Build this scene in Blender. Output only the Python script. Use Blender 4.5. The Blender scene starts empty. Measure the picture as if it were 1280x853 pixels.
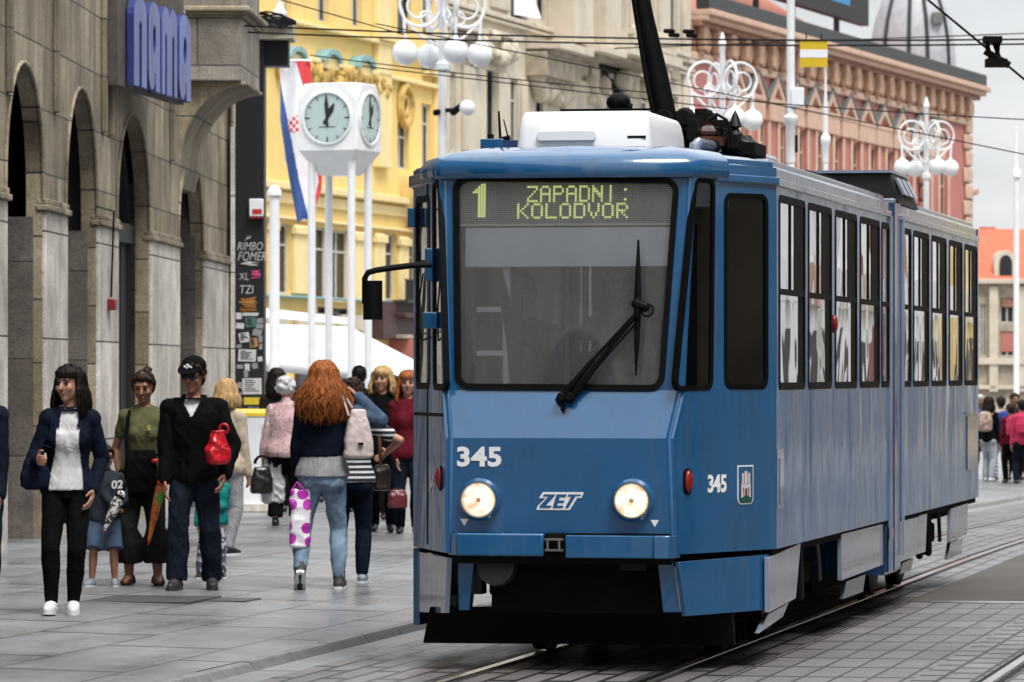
import bpy, math, random
from math import radians as R, sin, cos, pi, sqrt, atan2
from mathutils import Vector as V, Matrix, noise
from mathutils.geometry import tessellate_polygon
random.seed(7)
SC = bpy.context.scene
COL = SC.collection
# ---------------------------------------------------------------- camera model
FPX, CX, HZ, CH = 6000.0, 640.0, 468.0, 1.75
CAMP = V((0, 0, CH))
def W(px, py, Y):
    return V(((px-CX)/FPX*Y, Y, CH+(HZ-py)/FPX*Y))
# tram frame: local x to the right of the picture, y to the tail, z up
TH = math.atan(.1967); CT, ST = cos(TH), sin(TH)
TO = V((.312, 28.05, 0))
MT = Matrix(((CT, ST, 0, TO.x), (-ST, CT, 0, TO.y), (0, 0, 1, 0), (0, 0, 0, 1)))
MTI = MT.inverted()
def T(x, y, z=0): return MT @ V((x, y, z))
KERB = -1.98
def sm(t):
    t = max(0, min(1, t)); return t*t*(3-2*t)
def gz(X, Y):
    """height of the ground"""
    l = MTI @ V((X, Y, 0))
    z = -.36*sm((Y-44)/46)
    if l.x < KERB: z += .045+min(.1, .02*(KERB-l.x))
    return z
def ground_at(px, py):
    d = V(((px-CX)/FPX, 1, (HZ-py)/FPX)); Y = 30.
    for _ in range(60):
        Y = Y+.5*((CH-gz(d.x*Y, Y))/(-d.z)-Y) if d.z < 0 else 300
    return V((d.x*Y, Y, gz(d.x*Y, Y)))

class Fr:
    """a plane with origin o and axes u, v (given in the frame M); n points out"""
    def __init__(s, o, u, v, M=None):
        s.o, s.u, s.v = V(o), V(u).normalized(), V(v).normalized()
        s.n = s.u.cross(s.v).normalized(); s.M = M
    def px(s, x, y, d=0):
        c, dr = CAMP.copy(), V(((x-CX)/FPX, 1, (HZ-y)/FPX))
        if s.M is not None:
            I = s.M.inverted(); c = I @ c; dr = I.to_3x3() @ dr
        o = s.o+s.n*d
        t = (o-c).dot(s.n)/dr.dot(s.n); p = c+dr*t-o
        return (p.dot(s.u), p.dot(s.v))
    def at(s, a, b, d=0): return s.o+s.u*a+s.v*b+s.n*d

# ---------------------------------------------------------------- mesh builder
def rpoly(pts, r, n=5):
    """round the corners of a polygon"""
    out = []; N = len(pts)
    rs = r if isinstance(r, (list, tuple)) else [r]*N
    for i in range(N):
        p, a, b = V(pts[i]).to_2d(), V(pts[i-1]).to_2d(), V(pts[(i+1) % N]).to_2d()
        da, db = (a-p), (b-p); la, lb = da.length, db.length; da /= la; db /= lb
        ang = da.angle(db); rr = rs[i]
        if rr <= 0 or abs(ang-pi) < .02: out.append((p.x, p.y)); continue
        t = min(rr/math.tan(ang/2), .48*min(la, lb)); rr = t*math.tan(ang/2)
        c = p+(da+db).normalized()*(rr/sin(ang/2))
        s0, s1 = p+da*t-c, p+db*t-c
        a0 = atan2(s0.y, s0.x); d = atan2(s1.y, s1.x)-a0
        while d > pi: d -= 2*pi
        while d < -pi: d += 2*pi
        for k in range(n+1):
            q = a0+d*k/n; out.append((c.x+rr*cos(q), c.y+rr*sin(q)))
    return out
def inset(pts, d):
    N = len(pts); out = []
    area = sum(pts[i][0]*pts[(i+1) % N][1]-pts[(i+1) % N][0]*pts[i][1] for i in range(N))
    sg = 1 if area > 0 else -1
    for i in range(N):
        p, a, b = V(pts[i]).to_2d(), V(pts[i-1]).to_2d(), V(pts[(i+1) % N]).to_2d()
        e1, e2 = (p-a).normalized(), (b-p).normalized()
        n1, n2 = V((-e1.y, e1.x))*sg, V((-e2.y, e2.x))*sg
        m = n1+n2; k = 2*d/max(.2, m.length_squared); out.append((p.x+m.x*k, p.y+m.y*k))
    return out
def rect(a0, a1, b0, b1): return [(a0, b0), (a1, b0), (a1, b1), (a0, b1)]
def ngon(cx, cy, r, n=24, ry=None, a0=0):
    ry = ry or r
    return [(cx+r*cos(a0+2*pi*i/n), cy+ry*sin(a0+2*pi*i/n)) for i in range(n)]

class MB:
    def __init__(s): s.v = []; s.f = []; s.m = []
    def add(s, vs, fs, mi=0):
        b = len(s.v); s.v += [tuple(x) for x in vs]
        for f in fs: s.f.append([b+i for i in f]); s.m.append(mi)
        return s
    def box(s, x0, x1, y0, y1, z0, z1, mi=0):
        vs = [(x, y, z) for z in (z0, z1) for y in (y0, y1) for x in (x0, x1)]
        return s.add(vs, [(0, 2, 3, 1), (4, 5, 7, 6), (0, 1, 5, 4), (2, 6, 7, 3), (0, 4, 6, 2), (1, 3, 7, 5)], mi)
    def fbox(s, fr, a0, a1, b0, b1, d0, d1, mi=0):
        vs = [fr.at(a, b, d) for d in (d0, d1) for b in (b0, b1) for a in (a0, a1)]
        return s.add(vs, [(0, 2, 3, 1), (4, 5, 7, 6), (0, 1, 5, 4), (2, 6, 7, 3), (0, 4, 6, 2), (1, 3, 7, 5)], mi)
    def hexa(s, p, mi=0):
        return s.add(p, [(0, 3, 2, 1), (4, 5, 6, 7), (0, 1, 5, 4), (1, 2, 6, 5), (2, 3, 7, 6), (3, 0, 4, 7)], mi)
    def loft(s, rings, cap=True, closed=True, mi=0):
        n = len(rings[0]); vs = [p for r in rings for p in r]; fs = []
        for i in range(len(rings)-1):
            for j in range(n if closed else n-1):
                k = (j+1) % n; fs.append((i*n+j, i*n+k, (i+1)*n+k, (i+1)*n+j))
        if cap and closed:
            fs.append(tuple(range(n))[::-1]); fs.append(tuple((len(rings)-1)*n+j for j in range(n)))
        return s.add(vs, fs, mi)
    def tube(s, pts, r, n=8, mi=0, cap=True):
        pts = [V(p) for p in pts]; N = len(pts)
        rs = r if isinstance(r, (list, tuple)) else [r]*N
        rings = []; up = None
        for i in range(N):
            d = (pts[min(i+1, N-1)]-pts[max(i-1, 0)]).normalized()
            if up is None:
                up = d.orthogonal().normalized()
            else:
                up = (up-d*up.dot(d)); up = up.normalized() if up.length > 1e-5 else d.orthogonal().normalized()
            w = d.cross(up)
            rings.append([pts[i]+(up*cos(2*pi*k/n)+w*sin(2*pi*k/n))*rs[i] for k in range(n)])
        return s.loft(rings, cap, True, mi)
    def capsule(s, a, b, ra, rb, n=10, mi=0):
        a, b = V(a), V(b); d = (b-a); L = d.length; d = d/L if L > 1e-6 else V((0, 0, 1))
        pts, rs = [], []
        for q in (-80, -50, -25): pts.append(a+d*ra*sin(R(q))); rs.append(ra*cos(R(q)))
        pts.append(a); rs.append(ra); pts.append(b); rs.append(rb)
        for q in (25, 50, 80): pts.append(b+d*rb*sin(R(q))); rs.append(rb*cos(R(q)))
        up = d.orthogonal().normalized(); w = d.cross(up)
        rings = [[p+(up*cos(2*pi*k/n)+w*sin(2*pi*k/n))*q for k in range(n)] for p, q in zip(pts, rs)]
        return s.loft(rings, True, True, mi)
    def lathe(s, prof, c=(0, 0, 0), ax=(0, 0, 1), n=16, mi=0, cap=True):
        c, ax = V(c), V(ax).normalized(); up = ax.orthogonal().normalized(); w = ax.cross(up)
        rings = [[c+ax*h+(up*cos(2*pi*k/n)+w*sin(2*pi*k/n))*max(r, 1e-4) for k in range(n)] for r, h in prof]
        return s.loft(rings, cap, True, mi)
    def ell(s, c, rx, ry=None, rz=None, nu=14, nv=8, mi=0, M=None):
        ry = ry or rx; rz = rz or rx; c = V(c); rings = []
        for i in range(nv+1):
            q = -pi/2+pi*(i+.0)/nv; q = max(-pi/2+.08, min(pi/2-.08, q))
            ring = []
            for k in range(nu):
                p = V((rx*cos(q)*cos(2*pi*k/nu), ry*cos(q)*sin(2*pi*k/nu), rz*sin(q)))
                ring.append(c+(M @ p if M is not None else p))
            rings.append(ring)
        return s.loft(rings, True, True, mi)
    def plate(s, fr, outer, holes=(), d0=0, d1=.01, mi=0, back=True):
        loops = [list(outer)]+[list(h) for h in holes]
        flat = [p for l in loops for p in l]
        tri = tessellate_polygon([[V((p[0], p[1], 0)) for p in l] for l in loops])
        n = len(flat)
        vs = [fr.at(p[0], p[1], d1) for p in flat]+[fr.at(p[0], p[1], d0) for p in flat]
        fs = []
        for t in tri:
            a, b, c = [flat[i] for i in t]
            ar = (b[0]-a[0])*(c[1]-a[1])-(b[1]-a[1])*(c[0]-a[0])
            if abs(ar) < 1e-10: continue
            t = t if ar > 0 else t[::-1]
            fs.append(tuple(t))
            if back: fs.append(tuple(i+n for i in t[::-1]))
        o = 0
        for l in loops:
            m = len(l)
            if abs(d1-d0) > 1e-6:
                for i in range(m):
                    j = (i+1) % m; fs.append((o+i, o+i+n, o+j+n, o+j))
            o += m
        return s.add(vs, fs, mi)
    def ring(s, fr, outer, r, w, d0, d1, mi=0, n=5):
        return s.plate(fr, rpoly(outer, r, n), [rpoly(inset(outer, w), max(.002, r-w), n)], d0, d1, mi)
    def torus(s, c, Rr, r, ax=(0, 0, 1), n=24, m=6, a0=0, a1=2*pi, mi=0):
        c, ax = V(c), V(ax).normalized(); up = V((0, 0, 1)) if abs(ax.z) < .9 else V((1, 0, 0))
        up = (up-ax*up.dot(ax)).normalized(); w = ax.cross(up)
        pts = [c+(up*cos(a0+(a1-a0)*i/n)+w*sin(a0+(a1-a0)*i/n))*Rr for i in range(n+1)]
        return s.tube(pts, r, m, mi)
    def xf(s, M):
        s.v = [tuple(M @ V(p)) for p in s.v]; return s
    def mesh(s, name, mats=(), smooth=35, norm=True):
        me = bpy.data.meshes.new(name); me.from_pydata(s.v, [], s.f)
        for m in mats: me.materials.append(m)
        me.polygons.foreach_set('material_index', s.m)
        if norm:
            import bmesh
            bm = bmesh.new(); bm.from_mesh(me); bmesh.ops.recalc_face_normals(bm, faces=bm.faces); bm.to_mesh(me); bm.free()
        if smooth:
            me.polygons.foreach_set('use_smooth', [True]*len(me.polygons))
            me.set_sharp_from_angle(angle=R(smooth))
        me.update(); return me
    def build(s, name, mats, parent=None, smooth=35, bev=0, norm=True):
        if not isinstance(mats, (list, tuple)): mats = [mats]
        o = bpy.data.objects.new(name, s.mesh(name, mats, smooth, norm)); COL.objects.link(o)
        if parent is not None: o.parent = parent
        if bev:
            b = o.modifiers.new('bevel', 'BEVEL'); b.width = bev; b.segments = 2; b.limit_method = 'ANGLE'; b.angle_limit = R(40)
        return o
def tag(o, label=None, cat=None, group=None, kind=None):
    if label: o['label'] = label
    if cat: o['category'] = cat
    if group: o['group'] = group
    if kind: o['kind'] = kind
    return o
def empty(name, loc=(0, 0, 0), rz=0, label=None, cat=None, group=None, parent=None):
    o = bpy.data.objects.new(name, None); COL.objects.link(o); o.location = loc; o.rotation_euler = (0, 0, rz)
    o.empty_display_size = .2
    if parent is not None: o.parent = parent
    return tag(o, label, cat, group)
def copy_tree(o, parent=None):
    c = o.copy(); COL.objects.link(c)
    if parent is not None: c.parent = parent
    for ch in list(o.children): copy_tree(ch, c)
    return c
def text_mb(txt, fr, a, b, h, wscale=1, bold=0, d0=0, d1=.004, shear=0, align='LEFT', spacing=1):
    """writing as an extruded outline lying on the plane fr"""
    cu = bpy.data.curves.new('writing', 'FONT'); cu.body = txt; cu.size = 1; cu.offset = bold; cu.shear = shear
    cu.space_character = spacing; cu.resolution_u = 3; cu.extrude = .5
    ob = bpy.data.objects.new('writing', cu); COL.objects.link(ob)
    dg = bpy.context.evaluated_depsgraph_get(); me = bpy.data.meshes.new_from_object(ob.evaluated_get(dg))
    xs = [v.co.x for v in me.vertices]; ys = [v.co.y for v in me.vertices]
    x0, x1, y0, y1 = min(xs), max(xs), min(ys), max(ys); k = h/(y1-y0)
    wd = (x1-x0)*k*wscale
    off = {'LEFT': 0, 'CENTER': -wd/2, 'RIGHT': -wd}[align]
    mb = MB()
    mb.add([fr.at(a+off+(v.co.x-x0)*k*wscale, b+(v.co.y-y0)*k, d1 if v.co.z > 0 else d0) for v in me.vertices],
           [tuple(p.vertices) for p in me.polygons])
    bpy.data.objects.remove(ob); bpy.data.curves.remove(cu); bpy.data.meshes.remove(me)
    return mb, wd
# ---------------------------------------------------------------- materials
class N:
    def __init__(s, name):
        s.m = bpy.data.materials.new(name); s.m.use_nodes = True; s.t = s.m.node_tree
        s.b = s.t.nodes['Principled BSDF']; s.out = s.t.nodes['Material Output']
    def n(s, ty, **k):
        nd = s.t.nodes.new('ShaderNode'+ty)
        for a, b in k.items():
            if a in nd.inputs.keys() if isinstance(a, str) and a[0].isupper() else False: nd.inputs[a].default_value = b
            else: setattr(nd, a, b)
        return nd
    def l(s, a, b): s.t.links.new(a, b)
    def coord(s, kind='Object', scale=(1, 1, 1), rot=(0, 0, 0)):
        tc = s.n('TexCoord'); mp = s.n('Mapping'); s.l(tc.outputs[kind], mp.inputs['Vector'])
        mp.inputs['Scale'].default_value = scale; mp.inputs['Rotation'].default_value = rot
        return mp.outputs['Vector']
    def noise(s, vec, scale, detail=3, rough=.5, dist=0):
        nd = s.n('TexNoise'); s.l(vec, nd.inputs['Vector']); nd.inputs['Scale'].default_value = scale
        nd.inputs['Detail'].default_value = detail; nd.inputs['Roughness'].default_value = rough; nd.inputs['Distortion'].default_value = dist
        return nd.outputs['Fac']
    def ramp(s, fac, stops):
        nd = s.n('ValToRGB'); s.l(fac, nd.inputs['Fac']); e = nd.color_ramp.elements
        while len(e) < len(stops): e.new(.5)
        for i, (p, c) in enumerate(stops):
            e[i].position = p; e[i].color = (*c, 1) if len(c) == 3 else c
        return nd.outputs['Color']
    def mix(s, fac, a, b, mode='MIX'):
        nd = s.n('Mix'); nd.data_type = 'RGBA'; nd.blend_type = mode
        for i, x in ((0, fac), (6, a), (7, b)):
            if hasattr(x, 'is_linked') or hasattr(x, 'links'): s.l(x, nd.inputs[i])
            elif i == 0: nd.inputs[0].default_value = x
            else: nd.inputs[i].default_value = (*x, 1)
        return nd.outputs[2]
    def math(s, op, a, b=0):
        nd = s.n('Math'); nd.operation = op
        for i, x in ((0, a), (1, b)):
            if hasattr(x, 'links'): s.l(x, nd.inputs[i])
            else: nd.inputs[i].default_value = x
        return nd.outputs[0]
    def bump(s, h, st=.3, dist=.01, to=None):
        nd = s.n('Bump'); s.l(h, nd.inputs['Height']); nd.inputs['Strength'].default_value = st; nd.inputs['Distance'].default_value = dist
        s.l(nd.outputs['Normal'], (to or s.b).inputs['Normal']); return nd.outputs['Normal']
    def base(s, c):
        if hasattr(c, 'links'): s.l(c, s.b.inputs['Base Color'])
        else: s.b.inputs['Base Color'].default_value = (*c, 1)
    def set(s, **k):
        for a, b in k.items(): s.b.inputs[a.replace('_', ' ')].default_value = b
        return s
def pm(name, c, rough=.5, metal=0, var=.18, scale=6, bump=0, spec=.5, coat=0, vec=(1, 1, 1)):
    """plain material with a little uneven tone"""
    n = N(name); v = n.coord('Object', vec); f = n.noise(v, scale, 4, .6)
    d = tuple(x*(1-var) for x in c); l = tuple(min(1, x*(1+var)) for x in c)
    n.base(n.ramp(f, [(.3, d), (.7, l)])); n.set(Roughness=rough, Metallic=metal, Specular_IOR_Level=spec)
    if coat: n.set(Coat_Weight=coat, Coat_Roughness=.05)
    if bump: n.bump(n.noise(v, scale*6, 3), bump, .01)
    return n.m
def emat(name, c, st):
    n = N(name); n.base((0, 0, 0)); n.b.inputs['Emission Color'].default_value = (*c, 1); n.b.inputs['Emission Strength'].default_value = st
    return n.m
M = {}
def mk_paint(name, c, streak=.0, rough=.18, dirt=.12, wob=.0, coat=1.0, spec=.5):
    n = N(name); v = n.coord('Object', (1, 1, 1)); f = n.noise(v, 2.2, 5, .6); g = n.noise(n.coord('Object', (9, 1.6 if wob > .1 else 9, .6)), 3, 4, .6)
    col = n.ramp(f, [(.3, tuple(x*.86 for x in c)), (.7, tuple(x*1.1 for x in c))])
    grime = n.ramp(g, [(.52, (0, 0, 0)), (.8, (dirt*3,)*3)])
    col = n.mix(grime, col, tuple(x*.45+.012 for x in c)); k = n.noise(v, 34, 3, .6); col = n.mix(n.ramp(k, [(.66, (0, 0, 0)), (.72, (.5,)*3)]), col, tuple(x*.5+.008 for x in c)); k2 = n.noise(n.coord('Object', (3, .9 if wob > .1 else 3, .5)), 2.2, 4, .6); col = n.mix(n.ramp(k2, [(.55, (0, 0, 0)), (.75, (.22,)*3)]), col, (.13, .15, .17)); n.base(col)
    n.l(n.ramp(g, [(.3, (rough*.8,)*3), (.8, (min(1, rough*1.9),)*3)]), n.b.inputs['Roughness'])
    n.l(n.ramp(f, [(.35, (.02,)*3), (.75, (.14,)*3)]), n.b.inputs['Coat Roughness'])
    n.set(Coat_Weight=coat, Coat_Roughness=.035, Specular_IOR_Level=spec)
    if wob:
        h = n.noise(n.coord('Object', (1.0, .55, .26)), 1.9, 3, .5, .6)
        nm = n.bump(h, wob, .05); n.l(nm, n.b.inputs['Coat Normal'])
    return n.m
BLUE = (.007, .088, .222)
M['blue'] = mk_paint('tram_blue', BLUE, wob=.05)
M['blueside'] = mk_paint('tram_blue_side', (.010, .105, .28), wob=.42, rough=.14, coat=.27, spec=.3)
M['bluedark'] = mk_paint('tram_dark_blue', (.012, .045, .13))
M['silver'] = mk_paint('weathered_blue_grey', (.20, .235, .31), rough=.3)
M['rubber'] = pm('black_rubber', (.003, .003, .0033), .55, var=.3, spec=.10)
M['black'] = pm('black_underframe', (.0035, .0033, .003), .85, var=.6, scale=4, bump=.3, spec=.15)
M['blackmetal'] = pm('black_metal', (.008, .008, .009), .45, .2, spec=.3)
M['steel'] = pm('worn_steel', (.35, .34, .33), .3, 1, var=.3)
M['chrome'] = pm('chrome', (.7, .68, .62), .12, 1, var=.05)
M['white'] = pm('white_paint', (.78, .79, .8), .35, var=.05)
M['whitebox'] = pm('white_roof_box', (.74, .75, .76), .35, var=.06, scale=3)
M['red'] = pm('red_lens', (.22, .01, .008), .12, var=.1)
M['brown'] = pm('brown_insulator', (.06, .022, .015), .15, var=.2)
M['greypanel'] = pm('grey_blind', (.76, .79, .84), .6, var=.05)
M['interior'] = pm('cab_interior_grey', (.10, .10, .105), .7, var=.2)
M['interiorlight'] = pm('cab_trim_light', (.62, .63, .64), .6, var=.1)
M['seatred'] = pm('seat_cloth', (.03, .035, .06), .8)
M['darkgrey'] = pm('dark_grey_metal', (.045, .047, .052), .4, .2)
def mk_lamp():
    n = N('headlamp_glow'); v = n.coord('Object'); f = n.noise(v, 22, 3, .6)
    n.base((.5, .5, .5)); n.set(Roughness=.1); n.l(n.ramp(f, [(.36, (.75, .36, .12)), (.50, (1, .80, .55)), (.62, (1, .95, .86))]), n.b.inputs['Emission Color']); n.b.inputs['Emission Strength'].default_value = .42
    return n.m
M['lamp'] = mk_lamp()
M['lampcore'] = emat('headlamp_bulb', (1, .5, .18), .2)
M['led'] = emat('led_yellow', (.80, .88, .26), .36)
def mk_glass(name, tint, haze, hazec, refl=1.0, wob=.0, rough=.01):
    n = N(name); t = n.t; t.nodes.remove(n.b)
    tr = n.n('BsdfTransparent'); tr.inputs['Color'].default_value = (*tint, 1)
    df = n.n('BsdfDiffuse'); df.inputs['Color'].default_value = (*hazec, 1)
    gl = n.n('BsdfGlossy'); gl.inputs['Roughness'].default_value = rough; gl.inputs['Color'].default_value = (refl, refl, refl, 1)
    fr = n.n('Fresnel'); fr.inputs['IOR'].default_value = 1.6
    m1 = n.n('MixShader'); m1.inputs[0].default_value = haze
    n.l(tr.outputs[0], m1.inputs[1]); n.l(df.outputs[0], m1.inputs[2])
    m2 = n.n('MixShader'); n.l(fr.outputs[0], m2.inputs[0]); n.l(m1.outputs[0], m2.inputs[1]); n.l(gl.outputs[0], m2.inputs[2])
    n.l(m2.outputs[0], n.out.inputs['Surface'])
    if wob:
        b = n.n('Bump'); n.l(n.noise(n.coord('Object', (1, .55, .5)), 1.9, 2, .5, .4), b.inputs['Height'])
        b.inputs['Strength'].default_value = wob; b.inputs['Distance'].default_value = .05
        n.l(b.outputs[0], gl.inputs['Normal']); n.l(b.outputs[0], fr.inputs['Normal'])
    return n.m
M['glass_front'] = mk_glass('windscreen_glass', (.96, .97, .98), .085, (.55, .58, .6), .9)  # grey diffuse share for dust, raised to stand in for pale sky reflection
M['glass_nose'] = mk_glass('cab_side_glass', (.5, .5, .48), .006, (.3, .3, .28), .8)
M['glass_side'] = mk_glass('saloon_glass', (.45, .47, .5), .03, (.5, .5, .5), 1.9, wob=.07)
M['glass_dark'] = mk_glass('dark_window_glass', (.06, .065, .07), .2, (.05, .055, .06), .9, wob=.1)
# off part of the dot display
def mk_display():
    n = N('dot_display'); v = n.coord('Object', (1/.0134, 1/.0134, 1/.0134))
    sp = n.n('SeparateXYZ'); n.l(v, sp.inputs[0])
    def tri(o): return n.math('ABSOLUTE', n.math('SUBTRACT', n.math('FRACT', o), .5))
    d = n.math('MAXIMUM', tri(sp.outputs['X']), tri(sp.outputs['Z']))
    n.base(n.ramp(d, [(.30, (.34, .36, .34)), (.36, (.13, .135, .135))])); n.set(Roughness=.5)
    return n.m
M['display'] = mk_display()
# ---------------------------------------------------------------- THE TRAM
tram = empty('tram')
tram.matrix_world = MT
tag(tram, 'blue articulated tram 345 with lit headlights and a yellow line 1 display', 'tram')
ZB, ZR = .70, 2.99                       # lower and upper edge of the body shell
HR = lambda y: .64+.4466*y               # half widths of the tapering nose
HL = lambda y: .715+.4068*y
YN = 1.03; XR, XL = 1.10, -1.134
J0, J1, YE = 6.93, 7.62, 13.45           # joint, end of the straight side
PROF = [(.035, .80), (0, 1.376), (.11, 1.655), (.205, 2.905), (.215, ZR)]
def side_fr(o, p): 
    d = V((p[0]-o[0], p[1]-o[1], 0)); return Fr((o[0], o[1], 0), d, (0, 0, 1), MT), d.length
fr_nr, LNR = side_fr((HR(0), 0), (XR, YN))
_fr, LNL = side_fr((-HL(0), 0), (XL, YN))
fr_nl = Fr((-HL(0), 0, 0), (-(XL+HL(0)), -YN, 0), (0, 0, 1), MT)          # u runs towards the front
fr_sr = Fr((XR, 0, 0), (0, 1, 0), (0, 0, 1), MT)
fr_sl = Fr((XL, 0, 0), (0, -1, 0), (0, 0, 1), MT)
wz = (PROF[3][1]-PROF[2][1]); wy = PROF[3][0]-PROF[2][0]
fr_w = Fr((0, PROF[2][0], PROF[2][1]), (1, 0, 0), (0, wy, wz), MT)
fr_a = Fr((0, PROF[1][0], PROF[1][1]), (1, 0, 0), (0, PROF[2][0]-PROF[1][0], PROF[2][1]-PROF[1][1]), MT)
fr_l = Fr((0, PROF[0][0], PROF[0][1]), (1, 0, 0), (0, PROF[1][0]-PROF[0][0], PROF[1][1]-PROF[0][1]), MT)
KR, KL = LNR/YN, LNL/YN
def gasketed(fr, outer, r, parent, name, w=.045, glass='glass_side', transom=None, mull=None, gl_d=-.006, slide=None, label=None, jamb=0):
    """rubber-framed window: frame with its pane (and transom, sliding sash) under it"""
    g = MB().ring(fr, outer, r, w, -.03, .004).build(name, M['rubber'], parent)
    inn = rpoly(inset(outer, w-.004), max(.01, r-w))
    MB().plate(fr, inn, (), gl_d-.006, gl_d).build('pane', M[glass], g)
    a = [p[0] for p in outer]; a0, a1 = min(a)+w*.6, max(a)-w*.6
    if transom:
        MB().fbox(fr, a0, a1, transom-.018, transom+.018, gl_d+.001, .003).build('transom', M['rubber'], g)
    if mull:
        top = max(p[1] for p in outer)-w*.6
        MB().fbox(fr, mull-.016, mull+.016, transom+.018, top, gl_d+.001, .002).build('sash_bar', M['rubber'], g)
    if jamb:
        m = a0+(a1-a0)*(.77 if jamb > 0 else .23); zb_, zt_ = min(p[1] for p in outer)+w*.6, max(p[1] for p in outer)-w*.6
        MB().fbox(fr, *((m, a1) if jamb > 0 else (a0, m)), zb_, zt_, gl_d+.0005, gl_d+.0015).build('reveal', M['rubber'], g)
        if mull: m2 = a0+(a1-a0)*(.60 if jamb > 0 else .40); MB().fbox(fr, *((m2, a1) if jamb > 0 else (a0, m2)), transom, zt_, gl_d+.0016, gl_d+.0025).build('dark_vent_plate', M['rubber'], g)  # black plate on the glass stands in for the dark open vent
    if label: g['label'] = label
    return g
# --- nose side windows (picture outlines on the real planes)
def poly_px(fr, pts, d=0): return [fr.px(x, y, d) for x, y in pts]
cw = poly_px(fr_nr, [(843, 489), (891, 488), (894, 224), (869, 222)])
nw = poly_px(fr_nr, [(905, 487), (960, 487), (960, 243), (905, 241)])
nose_r_holes = [(cw, .06), (nw, .07)]
def edge(K, sgn):            # front edge of a nose side, from bottom to top
    return [(sgn*y*K, z) for y, z in PROF]
outer_r = [(edge(KR, 1)[0][0], ZB)]+edge(KR, 1)+[(LNR, ZR), (LNR, ZB)]
outer_r = outer_r[::-1]
mb = MB().plate(fr_nr, outer_r[::-1] if False else outer_r, [rpoly(inset(h, .02), r*.8) for h, r in nose_r_holes], -.04, 0)
mb.build('nose_side_panel', M['blue'], tram)
gasketed(fr_nr, cw, .06, tram, 'corner_window', .028, 'glass_nose')
gasketed(fr_nr, nw, .07, tram, 'cab_window', .032, 'glass_nose')
mir = lambda pts: [(-a*LNL/LNR, z) for a, z in pts][::-1]
outer_l = [(-a*LNL/LNR, z) for a, z in outer_r][::-1]
mb = MB().plate(fr_nl, outer_l, [rpoly(inset(mir(h), .02), r*.8) for h, r in nose_r_holes], -.04, 0)
mb.build('nose_side_panel', M['blueside'], tram)
gasketed(fr_nl, mir(cw), .06, tram, 'corner_window', .04, 'glass_side')
g = gasketed(fr_nl, mir(nw), .07, tram, 'cab_window', .04, 'glass_side', transom=2.42)
MB().fbox(fr_nl, -1.06, -.1, 1.50, 1.52, .001, .006).fbox(fr_nl, -.62, -.60, ZB+.03, 2.9, .001, .004).build('door_seam', M['rubber'], tram)
# --- front
hw = lambda y: (-HL(y), HR(y))
def trap(fr, i, j, L):
    a, b = hw(PROF[i][0]), hw(PROF[j][0]); return [(a[0], 0), (a[1], 0), (b[1], L), (b[0], L)]
Lw = V((wy, wz)).length
ws = poly_px(fr_w, [(569, 487), (830, 489), (850, 222), (566, 219)])
topw = (ZR-PROF[2][1])*Lw/wz
o4 = hw(PROF[4][0]); o2 = hw(PROF[2][0])
mb = MB().plate(fr_w, [(o2[0], 0), (o2[1], 0), (o4[1], topw), (o4[0], topw)], [rpoly(inset(ws, .015), .075)], -.05, 0)
mb.build('windscreen_surround', M['blue'], tram)
gk = MB().ring(fr_w, ws, .09, .035, -.03, .014, n=8).build('windscreen_gasket', M['rubber'], tram)
MB().plate(fr_w, rpoly(inset(ws, .03), .06, 8), (), -.026, -.02).build('windscreen', M['glass_front'], gk)
la = V((PROF[2][0]-PROF[1][0], PROF[2][1]-PROF[1][1])).length
MB().plate(fr_a, trap(fr_a, 1, 2, la), (), -.04, 0).build('upper_apron', M['blue'], tram)
ap = poly_px(fr_a, [(572, 546), (828, 548), (829, 492), (574, 490)])
ll = V((PROF[1][0]-PROF[0][0], PROF[1][1]-PROF[0][1])).length
MB().plate(fr_l, [(-HL(.035), -.1), (HR(.035), -.1), (HR(0), ll), (-HL(0), ll)], (), -.04, 0).build('lower_apron', M['blue'], tram)
# rounded front corners
for sgn in (-1, 1):
    pts = [((hw(y)[0] if sgn < 0 else hw(y)[1])-sgn*.030, y+.030, z) for y, z in [(.04, ZB)]+PROF]
    MB().tube(pts, .034, 12).build('corner_post', M['blue'], tram, smooth=60)
MB().tube([(XR-.025, YN+.005, ZB), (XR-.025, YN+.005, ZR)], .026, 12).build('corner_post', M['blue'], tram, smooth=60)
# --- straight sides with window openings
WIN1 = [(1.13, 2.32), (2.46, 3.62), (3.80, 4.97), (5.14, 6.28), (6.40, 6.87)]
WIN2 = [(7.79, 8.29), (8.43, 9.52), (9.72, 10.82), (11.04, 12.08), (12.27, 13.34)]
WZ0, WZ1, WZT = 1.655, 2.835, 2.25
def side(sec, y0, y1, fr, sg, right):
    outs = [[(sg*a, WZ0), (sg*b, WZ0), (sg*b, WZ1), (sg*a, WZ1)] for a, b in sec]
    outs = [o if sg > 0 else [(o[1][0], WZ0), (o[0][0], WZ0), (o[3][0], WZ1), (o[2][0], WZ1)] for o in outs]
    ou = rect(y0, y1, ZB, 2.88) if sg > 0 else rect(-y1, -y0, ZB, 2.88)
    MB().plate(fr, ou, [rpoly(inset(o, .02), .05) for o in outs], -.04, 0).build('side_panel', M['blueside'], tram)
    for k, o in enumerate(outs):
        wd = abs(o[1][0]-o[0][0])
        small = wd < .8
        gasketed(fr, o, .06, tram, 'side_window', .045, 'glass_side', transom=WZT,
                 mull=None if small else o[0][0]+wd*(.44 if sg > 0 else .56), jamb=sg)
    c = MB().fbox(fr, *( (y0, y1) if sg > 0 else (-y1, -y0)), 2.88, 2.925, -.04, .012)
    c.fbox(fr, *((y0, y1) if sg > 0 else (-y1, -y0)), 2.925, ZR, -.10, -.012)
    c.build('cornice_band', M['silver'] if right else M['blue'], tram, bev=.006)
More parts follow.
